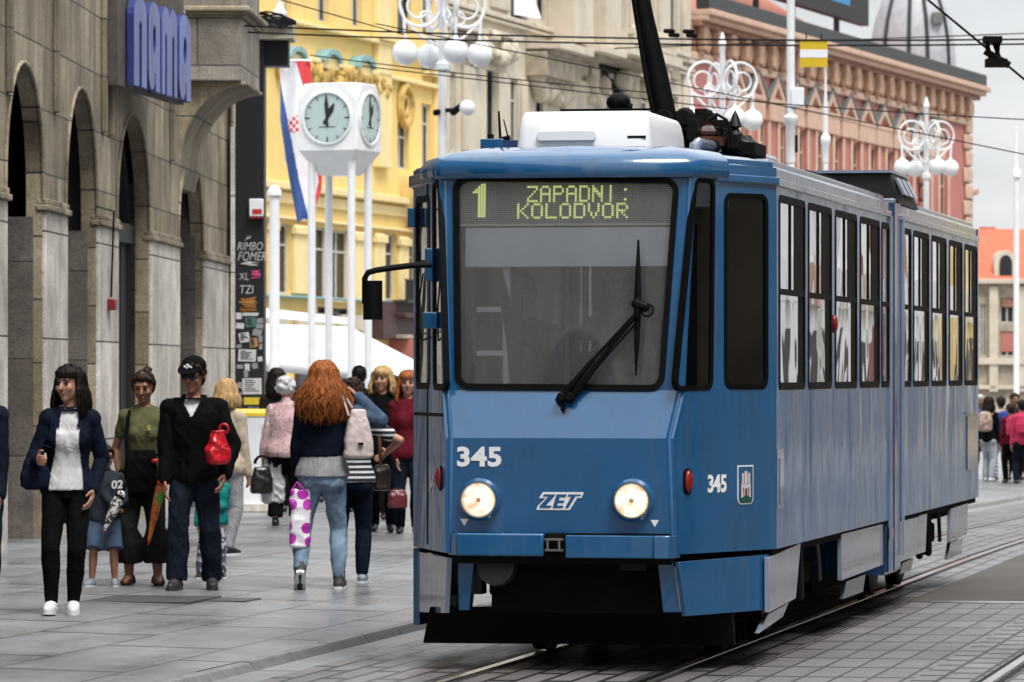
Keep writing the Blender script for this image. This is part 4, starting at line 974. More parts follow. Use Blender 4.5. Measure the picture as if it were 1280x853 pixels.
# ---------------------------------------------------------------- background street front
class Facade:
    def __init__(s, px, Y, tan, label, name, th=.35):
        s.fr = Fr(((px-640)/6000*Y, Y, 0), (tan, 1, 0), (0, 0, 1)); s.root = empty(name, (0, 0, 0), 0, label, 'building')
        s.wins = []; s.th = th
    def a(s, px): return s.fr.px(px, 300)[0]
    def z(s, px, py): return s.fr.px(px, py)[1]
    def r(s, x0, x1, yt, yb):
        m = (x0+x1)/2; return (s.a(x0), s.a(x1), s.z(m, yb), s.z(m, yt))
    def win(s, x0, x1, yt, yb, style='plain'): s.wins.append((*s.r(x0, x1, yt, yb), style))
    def box(s, name, mat, x0, x1, yt, yb, d0, d1, ref=None, bev=.03):
        a0, a1 = s.a(x0), s.a(x1); m = ref if ref is not None else (x0+x1)/2
        return MB().fbox(s.fr, a0, a1, s.z(m, yb), s.z(m, yt), d0, d1).build(name, mat, s.root, bev=bev)
    def shops(s, x0, x1, step=5.2):
        a, a1 = s.a(x0)+1.0, s.a(x1)-1.0
        while a < a1-2:
            wd = min(step-1.4, a1-a); w = MB().fbox(s.fr, a, a+wd, .1, 3.3, .01, .10).build('shop_window', M['winbrown'], s.root)
            MB().fbox(s.fr, a+.15, a+wd/2-.06, .5, 3.1, .10, .115).fbox(s.fr, a+wd/2+.06, a+wd-.15, .5, 3.1, .10, .115).build('pane', M['pane_dark'], w, smooth=0)
            MB().fbox(s.fr, a-.1, a+wd+.1, 3.35, 3.9, .01, .22).build('shop_fascia', M['cream'], s.root); a += step
    def wall(s, x0, x1, zb, zt, mat, frame, pane, depth=12):
        a0, a1 = s.a(x0), s.a(x1)
        MB().plate(s.fr, rect(a0, a1, zb, zt), [rect(w[0], w[1], w[2], w[3]) for w in s.wins], -s.th, 0).build('wall', mat, s.root, smooth=0)
        MB().fbox(s.fr, a0, a0+.3, zb, zt, -depth, -s.th).fbox(s.fr, a1-.3, a1, zb, zt, -depth, -s.th).fbox(s.fr, a0, a1, zt-.3, zt-.01, -depth, -s.th).fbox(s.fr, a0, a1, zb, zt, -depth-.3, -depth).build('side_wall', mat, s.root, smooth=0)
        for q0, q1, z0, z1, st in s.wins:
            f = MB().plate(s.fr, rect(q0, q1, z0, z1), [rect(q0+.09, q1-.09, z0+.09, z1-.09)], -.24, -.14)
            if st != 'dark':
                m = (q0+q1)/2; f.fbox(s.fr, m-.05, m+.05, z0+.09, z1-.09, -.22, -.15)
                f.fbox(s.fr, q0+.09, q1-.09, z1-(z1-z0)*.3-.04, z1-(z1-z0)*.3+.04, -.22, -.155)
            w = f.build('window', frame if st != 'dark' else M['darkvoid'], s.root, smooth=0)
            MB().plate(s.fr, rect(q0+.06, q1-.06, z0+.06, z1-.06), (), -.21, -.2).build('pane', pane, w, smooth=0)
            if st == 'cur':
                MB().fbox(s.fr, q0+.12, q0+(q1-q0)*.42, z0+.1, z1-.1, -.34, -.3).fbox(s.fr, q1-(q1-q0)*.35, q1-.12, z0+.1, z1-.1, -.34, -.3).build('curtain', M['curtain'], w, smooth=0)
M['curtain'] = pm('net_curtain', (.55, .56, .58), .8)
M['yellow'] = pm('yellow_stucco', (.74, .54, .19), .8, var=.08, scale=.6, bump=.1)
M['yellowtrim'] = pm('pale_yellow_trim', (.78, .62, .30), .75, var=.08, scale=1.5)
M['ochre'] = pm('ochre_ornament', (.50, .33, .09), .8, var=.45, scale=2.2, bump=.6)
M['teal'] = pm('verdigris', (.20, .36, .36), .7, var=.2)
M['maroon'] = pm('maroon_shopfront', (.055, .022, .025), .6, var=.3)
M['cream'] = pm('cream_stone', (.53, .465, .37), .8, var=.14, scale=.7, bump=.1)
M['creamdark'] = pm('dark_cream_stone', (.33, .28, .21), .8, var=.35, scale=1.4, bump=.4)  # darker, more mottled cream stone
M['pink'] = pm('salmon_stucco', (.41, .145, .125), .8, var=.08, scale=.5)
M['pinktrim'] = pm('sand_pink_trim', (.52, .345, .255), .8, var=.12, scale=1.2)
M['bracket'] = pm('russet_frieze', (.24, .115, .075), .8, var=.4, scale=1.8, bump=.4)
M['tile'] = pm('red_roof_tiles', (.36, .12, .07), .8, var=.25, scale=3)
M['orange'] = pm('orange_roof_tiles', (.50, .125, .065), .8, var=.12, scale=2)
M['zinc'] = pm('grey_zinc', (.13, .14, .135), .6, var=.2); M['bracketlight'] = pm('sandstone_bracket', (.46, .28, .19), .8, var=.25, scale=2)
M['slate'] = pm('pale_slate', (.36, .37, .39), .5, var=.15, scale=2)
M['leadgrey'] = pm('dark_sheet_metal', (.022, .025, .027), .55, var=.3)
M['winframe'] = pm('window_frame_pale', (.5, .48, .44), .6)
M['winbrown'] = pm('window_frame_brown', (.05, .02, .018), .6)
M['pane_dark'] = mk_glass('old_window_glass', (.05, .055, .06), .35, (.05, .055, .06), .55)
# --- yellow house
F = Facade(340, 165, .26, 'ornate yellow house with blue green copper trim behind the clock', 'yellow_house')
for x0, x1, yt, yb, st in ((356, 364, -70, 22, 'plain'), (397, 411, -62, 28, 'plain'), (440, 452, -55, 34, 'plain'), (497, 514, -45, 42, 'dark'), (528, 538, -30, 45, 'plain'),
        (356, 370, 120, 205, 'plain'), (395, 411, 120, 208, 'plain'), (440, 452, 132, 208, 'plain'), (497, 511, 154, 212, 'cur'), (527, 539, 130, 212, 'cur'),
        (343, 363, 279, 368, 'cur'), (387, 410, 284, 375, 'cur'), (413, 437, 288, 378, 'cur'), (478, 495, 292, 376, 'cur'), (510, 520, 297, 380, 'cur'),
        (397, 411, 384, 402, 'dark'), (416, 437, 386, 403, 'dark')): F.win(x0, x1, yt, yb, st)
F.wall(300, 551, -1, 22, M['yellow'], M['winframe'], M['pane_dark'])
for nm, mt, yy, h, d, ref in (('cornice', 'yellowtrim', 228, 9, .35, 349), ('cornice', 'yellowtrim', 240, 14, .12, 349), ('cornice', 'yellowtrim', 73, 6, .25, 389), ('ledge', 'teal', 369, 3, .4, 345), ('string_course', 'yellowtrim', 22, 5, .3, 349), ('string_course', 'yellowtrim', 270, 4, .2, 349)):
    F.box(nm, M[mt], 300, 551, yy, yy+h, 0, d, ref)
F.box('ornament_band', M['ochre'], 345, 480, 79, 106, 0, .15, 389)
mb = MB()
for i in range(90):
    a = F.a(345+i*1.52); mb.ell(F.fr.at(a, F.z(389, 93)+random.uniform(-.3, .3), .15), random.uniform(.15, .3), .15, random.uniform(.12, .3), 7, 5)
mb.build('ornament', M['ochre'], F.root)['kind'] = 'stuff'
for px, py in ((360, 74), (404, 78), (446, 86), (538, 88)):
    a0, a1 = F.a(px-11), F.a(px+11); c, r = (a0+a1)/2, (a1-a0)/2; z0 = F.z(px, py)
    out = [(c+r*cos(pi*i/14), z0+r*.42*sin(pi*i/14)) for i in range(15)]; inn = [(c+r*.72*cos(pi*i/14), z0+r*.25*sin(pi*i/14)) for i in range(15)]
    p = MB().plate(F.fr, out+inn[::-1], (), 0, .45).build('curved_pediment', M['teal'], F.root)
    MB().plate(F.fr, inn, (), 0, .2).build('shell_ornament', M['ochre'], p)
    MB().plate(F.fr, [(c+r*1.0*cos(pi*i/14), z0-.25+r*.42*sin(pi*i/14)) for i in range(15)], (), .0, .3).build('hood_moulding', M['yellowtrim'], p)
for x0, x1 in ((466, 482), (541, 551)):
    F.box('pilaster', M['yellowtrim'], x0, x1, -60, 210, 0, .25); F.box('pilaster_cap', M['yellowtrim'], x0-2, x1+2, 40, 52, 0, .4)
for x0, x1, yt, yb in ((364, 385, 282, 368), (439, 452, 290, 378), (466, 477, 292, 378), (496, 507, 296, 376), (334, 341, 276, 368)):
    F.box('pilaster', M['yellowtrim'], x0, x1, yt, yb, 0, .15); F.box('pilaster_cap', M['yellowtrim'], x0-1, x1+1, yt+2, yt+12, 0, .25)
# round turret bay at the right end
mb = MB(); c = F.fr.at(F.a(522), 0, 0.2); rr = (F.a(545)-F.a(500))/2
zz0, zz1, zz2 = F.z(522, 300), F.z(522, 258), F.z(522, 222)
mb.lathe([(.3, zz0-.2), (rr*.45, zz0+.2), (rr*.8, zz1-.2), (rr, zz1+.6), (rr, zz2)], (c.x, c.y, 0), (0, 0, 1), 28)
mb.build('turret_base', M['yellowtrim'], F.root, smooth=50)
MB().torus(F.fr.at(F.a(504), F.z(504, 132), .08), .75, .18, F.fr.n, 20, 6).torus(F.fr.at(F.a(504), F.z(504, 132), .05), .35, .1, F.fr.n, 16, 6).build('oculus', M['ochre'], F.root)
MB().lathe([(.34, 0), (.34, .06)], F.fr.at(F.a(504), F.z(504, 132), .0), F.fr.n, 16).build('oculus_pane', M['darkvoid'], F.root)
mb = MB()
for i in range(12): a = F.a(479+i*3.2); mb.tube([F.fr.at(a, F.z(495, 376), .9), F.fr.at(a, F.z(495, 352), .9)], .05, 5)
mb.fbox(F.fr, F.a(478), F.a(516), F.z(495, 352), F.z(495, 350), .85, .95).fbox(F.fr, F.a(478), F.a(516), F.z(495, 380), F.z(495, 376), 0, 1.0); mb.build('balcony', M['leadgrey'], F.root)
F.box('shopfront', M['maroon'], 463, 551, 378, 425, 0, .5, 495); F.box('shopfront_ledge', M['maroon'], 478, 551, 392, 398, .5, .9, 495); F.box('shopfront_ledge', M['creamdark'], 478, 551, 419, 424, .5, .8, 495)
F.box('shop_awning', M['pink'], 486, 551, 425, 458, 0, 1.2, 500)
F.shops(300, 460)
# --- cream palace
F = Facade(551, F.fr.at(F.a(551), 0).y, .26, 'grey cream stone palace with bays between the yellow house and the pink one', 'stone_palace')
for x0, x1, yt, yb, st in ((563, 570, 90, 190, 'plain'), (605, 619, 88, 190, 'dark'), (636, 648, 98, 190, 'plain'), (670, 679, 128, 190, 'dark'), (708, 716, 106, 190, 'plain'), (748, 779, 79, 190, 'dark'), (800, 812, 100, 190, 'plain'), (838, 848, 120, 200, 'plain'),
        (599, 607, -70, 12, 'plain'), (638, 653, -60, 24, 'dark'), (671, 681, -60, 25, 'dark'), (711, 720, -60, 30, 'plain'), (739, 752, -60, 34, 'dark'), (777, 783, -50, 39, 'plain'), (806, 818, -45, 50, 'plain'), (837, 847, -40, 65, 'plain'), (563, 572, -75, 5, 'plain')): F.win(x0, x1, yt, yb, st)
for px in range(562, 850, 22): F.wins.append((F.a(px), F.a(px)+1.6, 5.2, 8.4, 'plain'))
F.wall(551.3, 862, -1, 25, M['cream'], M['winframe'], M['pane_dark'])
F.box('cornice', M['cream'], 552, 862, 11, 17, 0, .3, 596); F.box('cornice', M['cream'], 552, 862, 19, 23, 0, .25, 596); F.box('string_course', M['cream'], 790, 862, 66, 72, 0, .4, 826)
for x0, x1, yt, yb, d in ((657, 700, 57, 67, 1.5), (700, 734, 60, 70, 1.8), (735, 800, 66, 78, 2.0)):
    m = (x0+x1)/2; F.box('bay_ledge', M['cream'], x0, x1, yt, yb, 0, d); F.box('bay_moulding', M['creamdark'], x0+2, x1-2, yb, yb+6, 0, d*.7)
F.box('bay_wall', M['cream'], 684, 708, -60, 58, 0, 1.2, 700); F.box('bay_wall', M['cream'], 722, 736, -60, 62, 0, 1.3, 728)
F.box('bay_wall', M['creamdark'], 657, 700, 70, 100, 0, .9, 678); F.box('bay_wall', M['cream'], 700, 735, 100, 200, 0, .25, 718); 
mb = MB(); a0, a1 = F.a(740), F.a(795); z0, z1 = F.z(768, 64), F.z(768, 44)
mb.fbox(F.fr, a0, a1, z1-.25, z1, 1.6, 1.9).fbox(F.fr, a0, a1, z0, z0+.2, 1.6, 1.9)
for i in range(16): a = a0+(a1-a0)*(i+.5)/16; mb.lathe([(.10, 0), (.2, .3), (.08, .8), (.12, (z1-z0)-.2)], F.fr.at(a, z0+.1, 1.75), (0, 0, 1), 8)
mb.build('balustrade', M['cream'], F.root)
for x0, x1, yt in ((600, 640, 78), (560, 596, 70), (828, 852, 100)):
    F.box('window_hood', M['cream'], x0, x1, yt-36, yt-30, 0, .5); F.box('carved_panel', M['creamdark'], x0+6, x1-8, yt-28, yt, 0, .25)
mb = MB()
for x0, y0 in ((662, 108), (672, 106), (684, 110), (695, 112), (704, 112), (730, 112), (745, 120), (605, 62), (616, 66), (625, 70), (590, 58), (800, 108), (775, 100)):
    for i in range(5): mb.ell(F.fr.at(F.a(x0)+random.uniform(-.7, .7), F.z(x0, y0)+random.uniform(-.5, .5), .3), random.uniform(.25, .5), .25, random.uniform(.2, .45), 8, 5)
mb.build('capital_carving', M['cream'], F.root)['kind'] = 'stuff'
for x0, x1, yt, yb in ((577, 592, 84, 190), (592, 604, 86, 190), (620, 634, 92, 190), (650, 656, 100, 190), (736, 746, 84, 200), (782, 796, 90, 200), (822, 834, 74, 200), (852, 861, 76, 200), (584, 596, -70, 10), (612, 634, -70, 12), (786, 800, -60, 46), (822, 834, -50, 62), (851, 860, -50, 66)):
    F.box('pilaster', M['cream'], x0, x1, yt, yb, 0, .16)
sh = MB().hexa([F.fr.at(F.a(x), F.z(646, y), d) for x, y, d in ((641, 20, .05), (662, 20, .5), (662, 18, .5), (641, 18, .05), (641, -30, .03), (650, -30, .25), (650, -33, .25), (641, -33, .03))]); sh.build('open_shutter', M['greypanel'], F.root)
F.shops(552, 860)
Yc = F.fr.at(F.a(862), 0).y
# --- pink house
F = Facade(862, Yc, .31, 'salmon pink house with a bracketed cornice and small triangular window pediments', 'pink_house')
ped = [(917, 108), (941, 114), (966, 120.5), (990, 126), (1013, 131), (1034.5, 137), (1057, 142.5), (1079, 148.5), (1100, 153.5), (1122.5, 158), (1145, 163.5), (1166, 168.5)]
for px, py in ped: F.win(px+8, px+17, py+36, py+130, 'plain')
for px, py in ped: F.wins.append((F.a(px+8), F.a(px+17), 5.0, 8.4, 'plain'))
F.wall(862.3, 1212, -1, F.z(1040, 66), M['pink'], M['pinktrim'], M['pane_dark'])
aE = F.a(1212); F.shops(866, 1208)
def run(name, mat, px, yt, yb, d0, d1, bev=.05, e=0):
    MB().fbox(F.fr, F.a(862.3), aE+e, F.z(px, yb), F.z(px, yt), d0, d1).build(name, mat, F.root, bev=bev)
run('cornice', M['pinktrim'], 1040, 61, 68, 0, 1.15, e=.9); run('cornice', M['pinktrim'], 1040, 68, 74, 0, .9, e=.7); run('cornice_soffit', M['bracket'], 1040, 74, 80, 0, .6, e=.4)
run('frieze', M['bracket'], 1040, 80, 108, 0, .15); run('frieze_moulding', M['pinktrim'], 1040, 108, 117, 0, .22)
run('parapet', M['leadgrey'], 1040, 44, 61, .3, .95, e=.6)
i = 0; x = F.a(870)
while x < aE-.5:
    b = MB().fbox(F.fr, x-.42, x+.42, F.z(1040, 106), F.z(1040, 76), .15, .55).fbox(F.fr, x-.3, x+.3, F.z(1040, 112), F.z(1040, 104), .15, .36)
    b.build('bracket', M['bracketlight'], F.root, bev=.08)
    MB().lathe([(.32, 0), (.32, .05)], F.fr.at(x+1.35, F.z(1040, 93), .16), F.fr.n, 12).build('roundel', M['winbrown'], F.root)
    MB().torus(F.fr.at(x+1.35, F.z(1040, 93), .2), .45, .14, F.fr.n, 14, 5).build('roundel_ring', M['pinktrim'], F.root)
    x += 2.7
for px, py in ped:
    a0, a1 = F.a(px-9), F.a(px+13); m = (a0+a1)/2; z0 = F.z(px, py+9); h = 1.35
    p = MB().plate(F.fr, [(a0, z0), (a1, z0), (m, z0+h)], [[(a0+.9, z0+.22), (a1-.9, z0+.22), (m, z0+h*.62)]], 0, .22).build('pediment', M['pinktrim'], F.root)
    MB().plate(F.fr, [(a0-.15, z0+.06), (m, z0+h+.1), (a1+.15, z0+.06), (a1+.15, z0+.24), (m, z0+h+.30), (a0-.15, z0+.24)], (), 0, .26).build('pediment_roof', M['zinc'], p)
    MB().fbox(F.fr, a0+.2, a1-.2, z0-.9, z0, 0, .18).build('lintel', M['pinktrim'], p)
    aw0, aw1 = F.a(px+8), F.a(px+17)
    MB().fbox(F.fr, aw0-.55, aw0-.12, z0-7.5, z0-.9, 0, .12).build('jamb', M['pinktrim'], F.root, bev=.04); MB().fbox(F.fr, aw1+.12, aw1+.50, z0-7.5, z0-.9, 0, .12).build('jamb', M['pinktrim'], F.root, bev=.04)
for k in range(16):
    z = F.z(1205, 290)+k*1.0
    if z > F.z(1040, 118): break
    MB().fbox(F.fr, aE-1.6-.5*(k % 2), aE+.1, z, z+.9, 0, .2).build('quoin', M['pinktrim'], F.root, bev=.12)
    a = F.a(1150); MB().fbox(F.fr, a-.5-.3*(k % 2), a+.5+.3*(k % 2), F.z(1150, 290)+k*.9, F.z(1150, 290)+k*.9+.8, 0, .3).build('quoin', M['bracket'], F.root, bev=.12) if k < 6 else None
# roofs
zt = F.z(1040, 60)
MB().hexa([F.fr.at(a, z, d) for a, z, d in ((F.a(868), zt, -.3), (F.a(1090), zt, -.3), (F.a(1090), zt, -11), (F.a(868), zt, -11), (F.a(880), zt+3.6, -6), (F.a(1080), zt+3.6, -6), (F.a(1080), zt+3.6, -8), (F.a(880), zt+3.6, -8))]).build('roof', M['tile'], F.root)
c = F.fr.at(F.a(1150), 0, -3.2)
s_ = 6000/c.y; cxp = 640+6000*c.x/c.y
rb = (1197-1086)/2/s_
dm = MB(); rings = []
cc = W(1141, 76, 288.0)
for h, k in ((-1.5, 1.02), (0, 1), (1.4, .97), (2.8, .88), (4.2, .72), (5.2, .5), (5.9, .2), (6.0, .02)):
    rings.append([(cc.x+rb*k*1.0*x, cc.y+rb*k*y, cc.z+h*rb/3.0) for x, y in [(cos(2*pi*q/24), sin(2*pi*q/24)) for q in range(24)]])
dm.loft(rings).build('dome', M['slate'], F.root, smooth=40)
mb = MB()
for q in (-75, -100, -40, -135): 
    mb.tube([(cc.x+rb*k*1.01*cos(R(q)), cc.y+rb*k*1.01*sin(R(q)), cc.z+h*rb/3.0) for h, k in ((-1.5, 1.02), (0, 1), (1.4, .97), (2.8, .88), (4.2, .72), (5.2, .5), (5.9, .2))], .12, 6)
mb.build('dome_rib', M['leadgrey'], F.root)
a = W(1172, 22, cc.y-rb*.9); MB().box(a.x-.3, a.x+.3, a.y-.1, a.y+1.2, a.z-.35, a.z+.3).build('dormer', M['zinc'], F.root)
BB = empty('billboard', (0, 0, 0), 0, 'large black billboard standing on the roof of the pink house', 'billboard')
f2 = Fr(F.fr.at(0, 0, -.9), F.fr.u, (0, 0, 1)); 
MB().fbox(f2, f2.px(944, 0)[0], f2.px(1086, 0)[0], f2.px(1086, 33)[1], f2.px(1086, 33)[1]+6, -.5, 0).build('panel', M['darkvoid'], BB)
MB().fbox(f2, f2.px(1038, 0)[0], f2.px(1062, 0)[0], f2.px(1050, 4)[1], f2.px(1050, -4)[1], 0, .03).build('printed_stripe', pm('print_blue', (.02, .2, .45), .5), BB)
for px in (960, 1005, 1060): a = f2.px(px, 0)[0]; MB().fbox(f2, a-.1, a+.1, zt-.3, f2.px(1086, 33)[1]+1, -.8, -.5).build('support', M['leadgrey'], BB)
o = W(860, 60, Yc+2.0)
# small cream house peeping out on the right
g = W(1212, 260, 300); HS = empty('corner_house', (0, 0, 0), 0, 'narrow cream house with a brown eave peeping out right of the pink house', 'building')
MB().box(g.x-4, W(1216, 0, 300).x, 300, 308, -1, W(0, 243, 300).z).build('wall', M['creamdark'], HS)
MB().box(g.x-4, W(1222, 0, 300).x, 299, 308.5, W(0, 243, 300).z, W(0, 238, 300).z).hexa([(g.x-4, 299.4, W(0, 238, 300).z), (W(1219, 0, 300).x, 299.4, W(0, 238, 300).z), (W(1219, 0, 300).x, 308, W(0, 238, 300).z), (g.x-4, 308, W(0, 238, 300).z), (g.x-4, 303, W(0, 222, 300).z), (W(1206, 0, 300).x, 303, W(0, 222, 300).z), (W(1206, 0, 300).x, 304, W(0, 222, 300).z), (g.x-4, 304, W(0, 222, 300).z)]).build('roof', M['pinktrim'], HS)
# --- house with the orange roof at the far right
F = Facade(1215, 330, 40.0, 'grey stone house with an orange roof at the far right edge', 'orange_roofed_house')
for x0, x1, yt, yb in ((1250, 1268, 372, 404), (1250, 1268, 414, 446), (1290, 1308, 372, 404), (1290, 1308, 414, 446), (1225, 1233, 380, 446)): F.win(x0, x1, yt, yb)
F.wall(1208, 1400, -1, F.z(1250, 352), M['creamdark'], M['winframe'], M['pane_dark'])
F.box('cornice', M['cream'], 1208, 1400, 349, 355, 0, .6); F.box('sill_band', M['cream'], 1208, 1400, 448, 456, 0, .4); F.box('string_course', M['cream'], 1208, 1400, 482, 487, 0, .3)
F.box('shutter', M['bracket'], 1251, 1267, 373, 384, -.1, .05); F.box('blind', M['pink'], 1251, 1267, 415, 440, -.13, -.08)
for x0, x1 in ((1236, 1247), (1272, 1284)): F.box('pilaster', M['cream'], x0, x1, 358, 490, 0, .3)
z0, z1 = F.z(1250, 350), F.z(1250, 284); q = lambda px, z, d: F.fr.at(F.a(px), z, d)
MB().hexa([q(1206, z0, .5), q(1400, z0, .5), q(1400, z0, -11), q(1206, z0, -11), q(1224, z1, -4.5), q(1390, z1, -4.5), q(1390, z1, -6), q(1224, z1, -6)]).build('roof', M['orange'], F.root)
d = MB().plate(F.fr, arch_pts(F.a(1243), F.a(1270), F.z(1256, 350), F.z(1256, 330), F.z(1256, 313)), (), -2.2, .1).build('dormer', M['cream'], F.root)
MB().plate(F.fr, arch_pts(F.a(1249), F.a(1265), F.z(1256, 345), F.z(1256, 331), F.z(1256, 319)), (), .1, .14).build('dormer_pane', M['darkvoid'], d)
F.box('chimney', M['tile'], 1237, 1256, 281, 292, -6, -5)
# --- unseen houses across the street, spaced and toned to shape the tram's reflections
fr = Fr((13.2, 44, 0), (-.19, -1, 0), (0, 0, 1)); rnd = random.Random(11)
M['whitewall'] = pm('white_render', (.78, .77, .74), .8, var=.06)
for a0, a1, wm, nm, lb, h in ((-37, 34, 'creamdark', 'stone_house', 'long grey stone house beside the street, seen mirrored in the tram', 13), (-49.5, -40, 'whitewall', 'white_house', 'white house mirrored in the front saloon windows of the tram', 14), (-58, -51, 'whitewall', 'white_house', 'white house mirrored in the middle windows of the tram', 13), (-63, -60.5, 'pink', 'red_house', 'narrow red house mirrored in the middle windows of the tram', 13),
        (-72, -64, 'whitewall', 'white_house', 'white house mirrored in the windows of the rear tram section', 12), (-96, -75, 'yellowtrim', 'pale_yellow_house', 'pale yellow house mirrored at the tail of the tram', 13)):
    t = empty(nm, (0, 0, 0), 0, lb, 'building')
    MB().fbox(fr, a0, a1, -1, h, -9, -.3).build('wall', M[wm], t); MB().fbox(fr, a0-.2, a1+.2, h, h+.5, -9, .4).build('cornice', M['cream'], t)
    a = a0+.5
    while a < a1-1.6:
        wd = rnd.uniform(1.8, 3.2); wd = min(wd, a1-a-.5)
        MB().fbox(fr, a, a+wd, .3, rnd.uniform(2.3, 3.0), -.31, -.27).build('shop_window', M['darkvoid'], t)
        MB().fbox(fr, a-.1, a+wd+.1, 3.1, 3.9, -.3, .05).build('shop_fascia', M[rnd.choice(['white', 'pinktrim', 'cream', 'white'])], t)
        for z in (5.2, 8.8): MB().fbox(fr, a+.3, a+wd-.2, z, z+2.1, -.31, -.28).build('window', M['pane_dark'], t)
        a += wd+rnd.uniform(.8, 2.2)
M['globe'] = pm('opal_globe', (.72, .74, .76), .3, var=.03); M['polewhite'] = pm('pole_white', (.72, .73, .74), .4, var=.06)
# --- clock on four legs
CK = empty('street_clock', W(429, 468, 85)*1, R(-21), 'white cube clock on four slim legs in front of the yellow house', 'clock')
CK.location = (W(425, 468, 85).x, 85, 0); S0 = .565; ZC = 6.28
gzc = gz(CK.location.x, 85)
ch = .20; zt = ZC+.60; zbm = ZC-.58; zbt = ZC-1.02
def oct_(s, c, z): return [(x, y, z) for x, y in ((-s+c, -s), (s-c, -s), (s, -s+c), (s, s-c), (s-c, s), (-s+c, s), (-s, s-c), (-s, -s+c))]
c2 = .02
MB().loft([oct_(.28, .01, zbt), oct_(S0, c2, zbm), oct_(S0, c2, zt-.30), oct_(S0-.0, .26, zt-.0)]).build('case', M['white'], CK, smooth=0, bev=.012)
M['dial'] = pm('clock_dial', (.42, .53, .52), .4, var=.04); M['dialblack'] = pm('dial_black', (.006, .007, .008), .5)
def dial(fr):
    f = MB().lathe([(.475, 0), (.475, .03), (.445, .035), (.44, .012)], fr.at(0, 0), fr.n, 40, cap=False).build('bezel', M['white'], CK)
    MB().lathe([(.445, .0), (.445, .012)], fr.at(0, 0), fr.n, 40).build('dial', M['dial'], CK)
    mk = MB()
    for i in range(60):
        q = 2*pi*i/60; L, wv = (.036, .006) if i % 5 else ((.10, .034) if i % 15 == 0 else (.075, .026))
        if i == 0: L = .0; 
        d = (sin(q), cos(q)); n_ = (cos(q), -sin(q)); r1 = .425
        if L: mk.plate(fr, [(d[0]*r1+n_[0]*wv/2, d[1]*r1+n_[1]*wv/2), (d[0]*r1-n_[0]*wv/2, d[1]*r1-n_[1]*wv/2), (d[0]*(r1-L)-n_[0]*wv/4, d[1]*(r1-L)-n_[1]*wv/4), (d[0]*(r1-L)+n_[0]*wv/4, d[1]*(r1-L)+n_[1]*wv/4)], (), .013, .016)
    mk.fbox(fr, -.16, .16, -.165, -.15, .013, .016)
    mk.build('marks', M['dialblack'], CK, smooth=0)
    for ang, L, wv, tl, nm in ((28, .29, .085, .12, 'hour_hand'), (-2.5, .415, .06, .16, 'minute_hand')):
        q = R(ang); d = (sin(q), cos(q)); n_ = (cos(q), -sin(q)); P = lambda l, w_: (d[0]*l+n_[0]*w_, d[1]*l+n_[1]*w_)
        MB().plate(fr, [P(-tl, wv*.42), P(-tl, -wv*.42), P(-.03, -wv*.3), P(L*.55, -wv*.62), P(L, -.008), P(L, .008), P(L*.55, wv*.62), P(-.03, wv*.3)], (), .018 if 'h' in nm[:1] else .024, .022 if 'h' in nm[:1] else .028).build(nm, M['dialblack'], CK, smooth=0)
dial(Fr((0, -S0, ZC-.02), (1, 0, 0), (0, 0, 1))); dial(Fr((S0, 0, ZC-.02), (0, 1, 0), (0, 0, 1)))
for x in (-.38, .38):
    for y in (-.38, .38): MB().tube([(x, y, gzc-.1), (x, y, zbm-.2)], .07, 12).build('leg', M['polewhite'], CK)
# --- flag
FL = empty('flag', (0, 0, 0), 0, 'hanging red white and blue flag with a checked shield left of the clock', 'flag')
nu, nv = 60, 130; mb = MB(); vs = []; Yf = 90
M['fred'] = pm('flag_red', (.62, .045, .05), .7, var=.06); M['fwhite'] = pm('flag_white', (.74, .74, .76), .7, var=.04); M['fblue'] = pm('flag_blue', (.035, .085, .27), .7, var=.1)
def lerp_pts(t, pts):
    for (a, x), (b, y) in zip(pts, pts[1:]):
        if t <= b: return x+(y-x)*(t-a)/(b-a)
    return pts[-1][1]
def flagp(u, v):
    xl = lerp_pts(v, [(0, 350), (.36, 350), (.7, 360.5), (1, 372)]); xr = lerp_pts(v, [(0, 388), (.3, 392), (.7, 403), (.8, 402), (1, 388)])
    y = 77+203*v-6*v*sin(u*3); p = W(xl+(xr-xl)*u, y, Yf); p.y += .10*sin(u*7+v*4)+.05*sin(v*9+u*3); return p
for j in range(nv+1):
    for i in range(nu+1): vs.append(flagp(i/nu, j/nv))
for j in range(nv):
    for i in range(nu):
        u, v = (i+.5)/nu, (j+.5)/nv; p = flagp(u, v); X = 640+6000*p.x/p.y; Y_ = 77+203*v
        bw_ = lerp_pts(Y_, [(77, 344), (100, 350), (229, 374), (280, 386)]); wr = lerp_pts(Y_, [(77, 370), (118, 381), (230, 398), (280, 387)])
        mi = 2 if X < bw_ else (0 if X > wr else 1)
        x, y = (X-369.5)/9.5, (Y_-158)/11.5
        if x*x+y*y < 1: mi = 0 if (int((x+2)*2.5)+int((y+2)*2.5)) % 2 else 1
        a = j*(nu+1)+i; mb.f.append([a, a+1, a+nu+2, a+nu+1]); mb.m.append(mi)
mb.v = [tuple(p) for p in vs]
mb.build('cloth', [M['fred'], M['fwhite'], M['fblue']], FL, smooth=80, norm=False)
p0, p1 = W(352, 76, Yf), W(389, 76, Yf); MB().tube([p0, p1], .025, 8).tube([(p0.x-.6, p0.y, p0.z), p0], .02, 6).build('rod', M['polewhite'], FL)
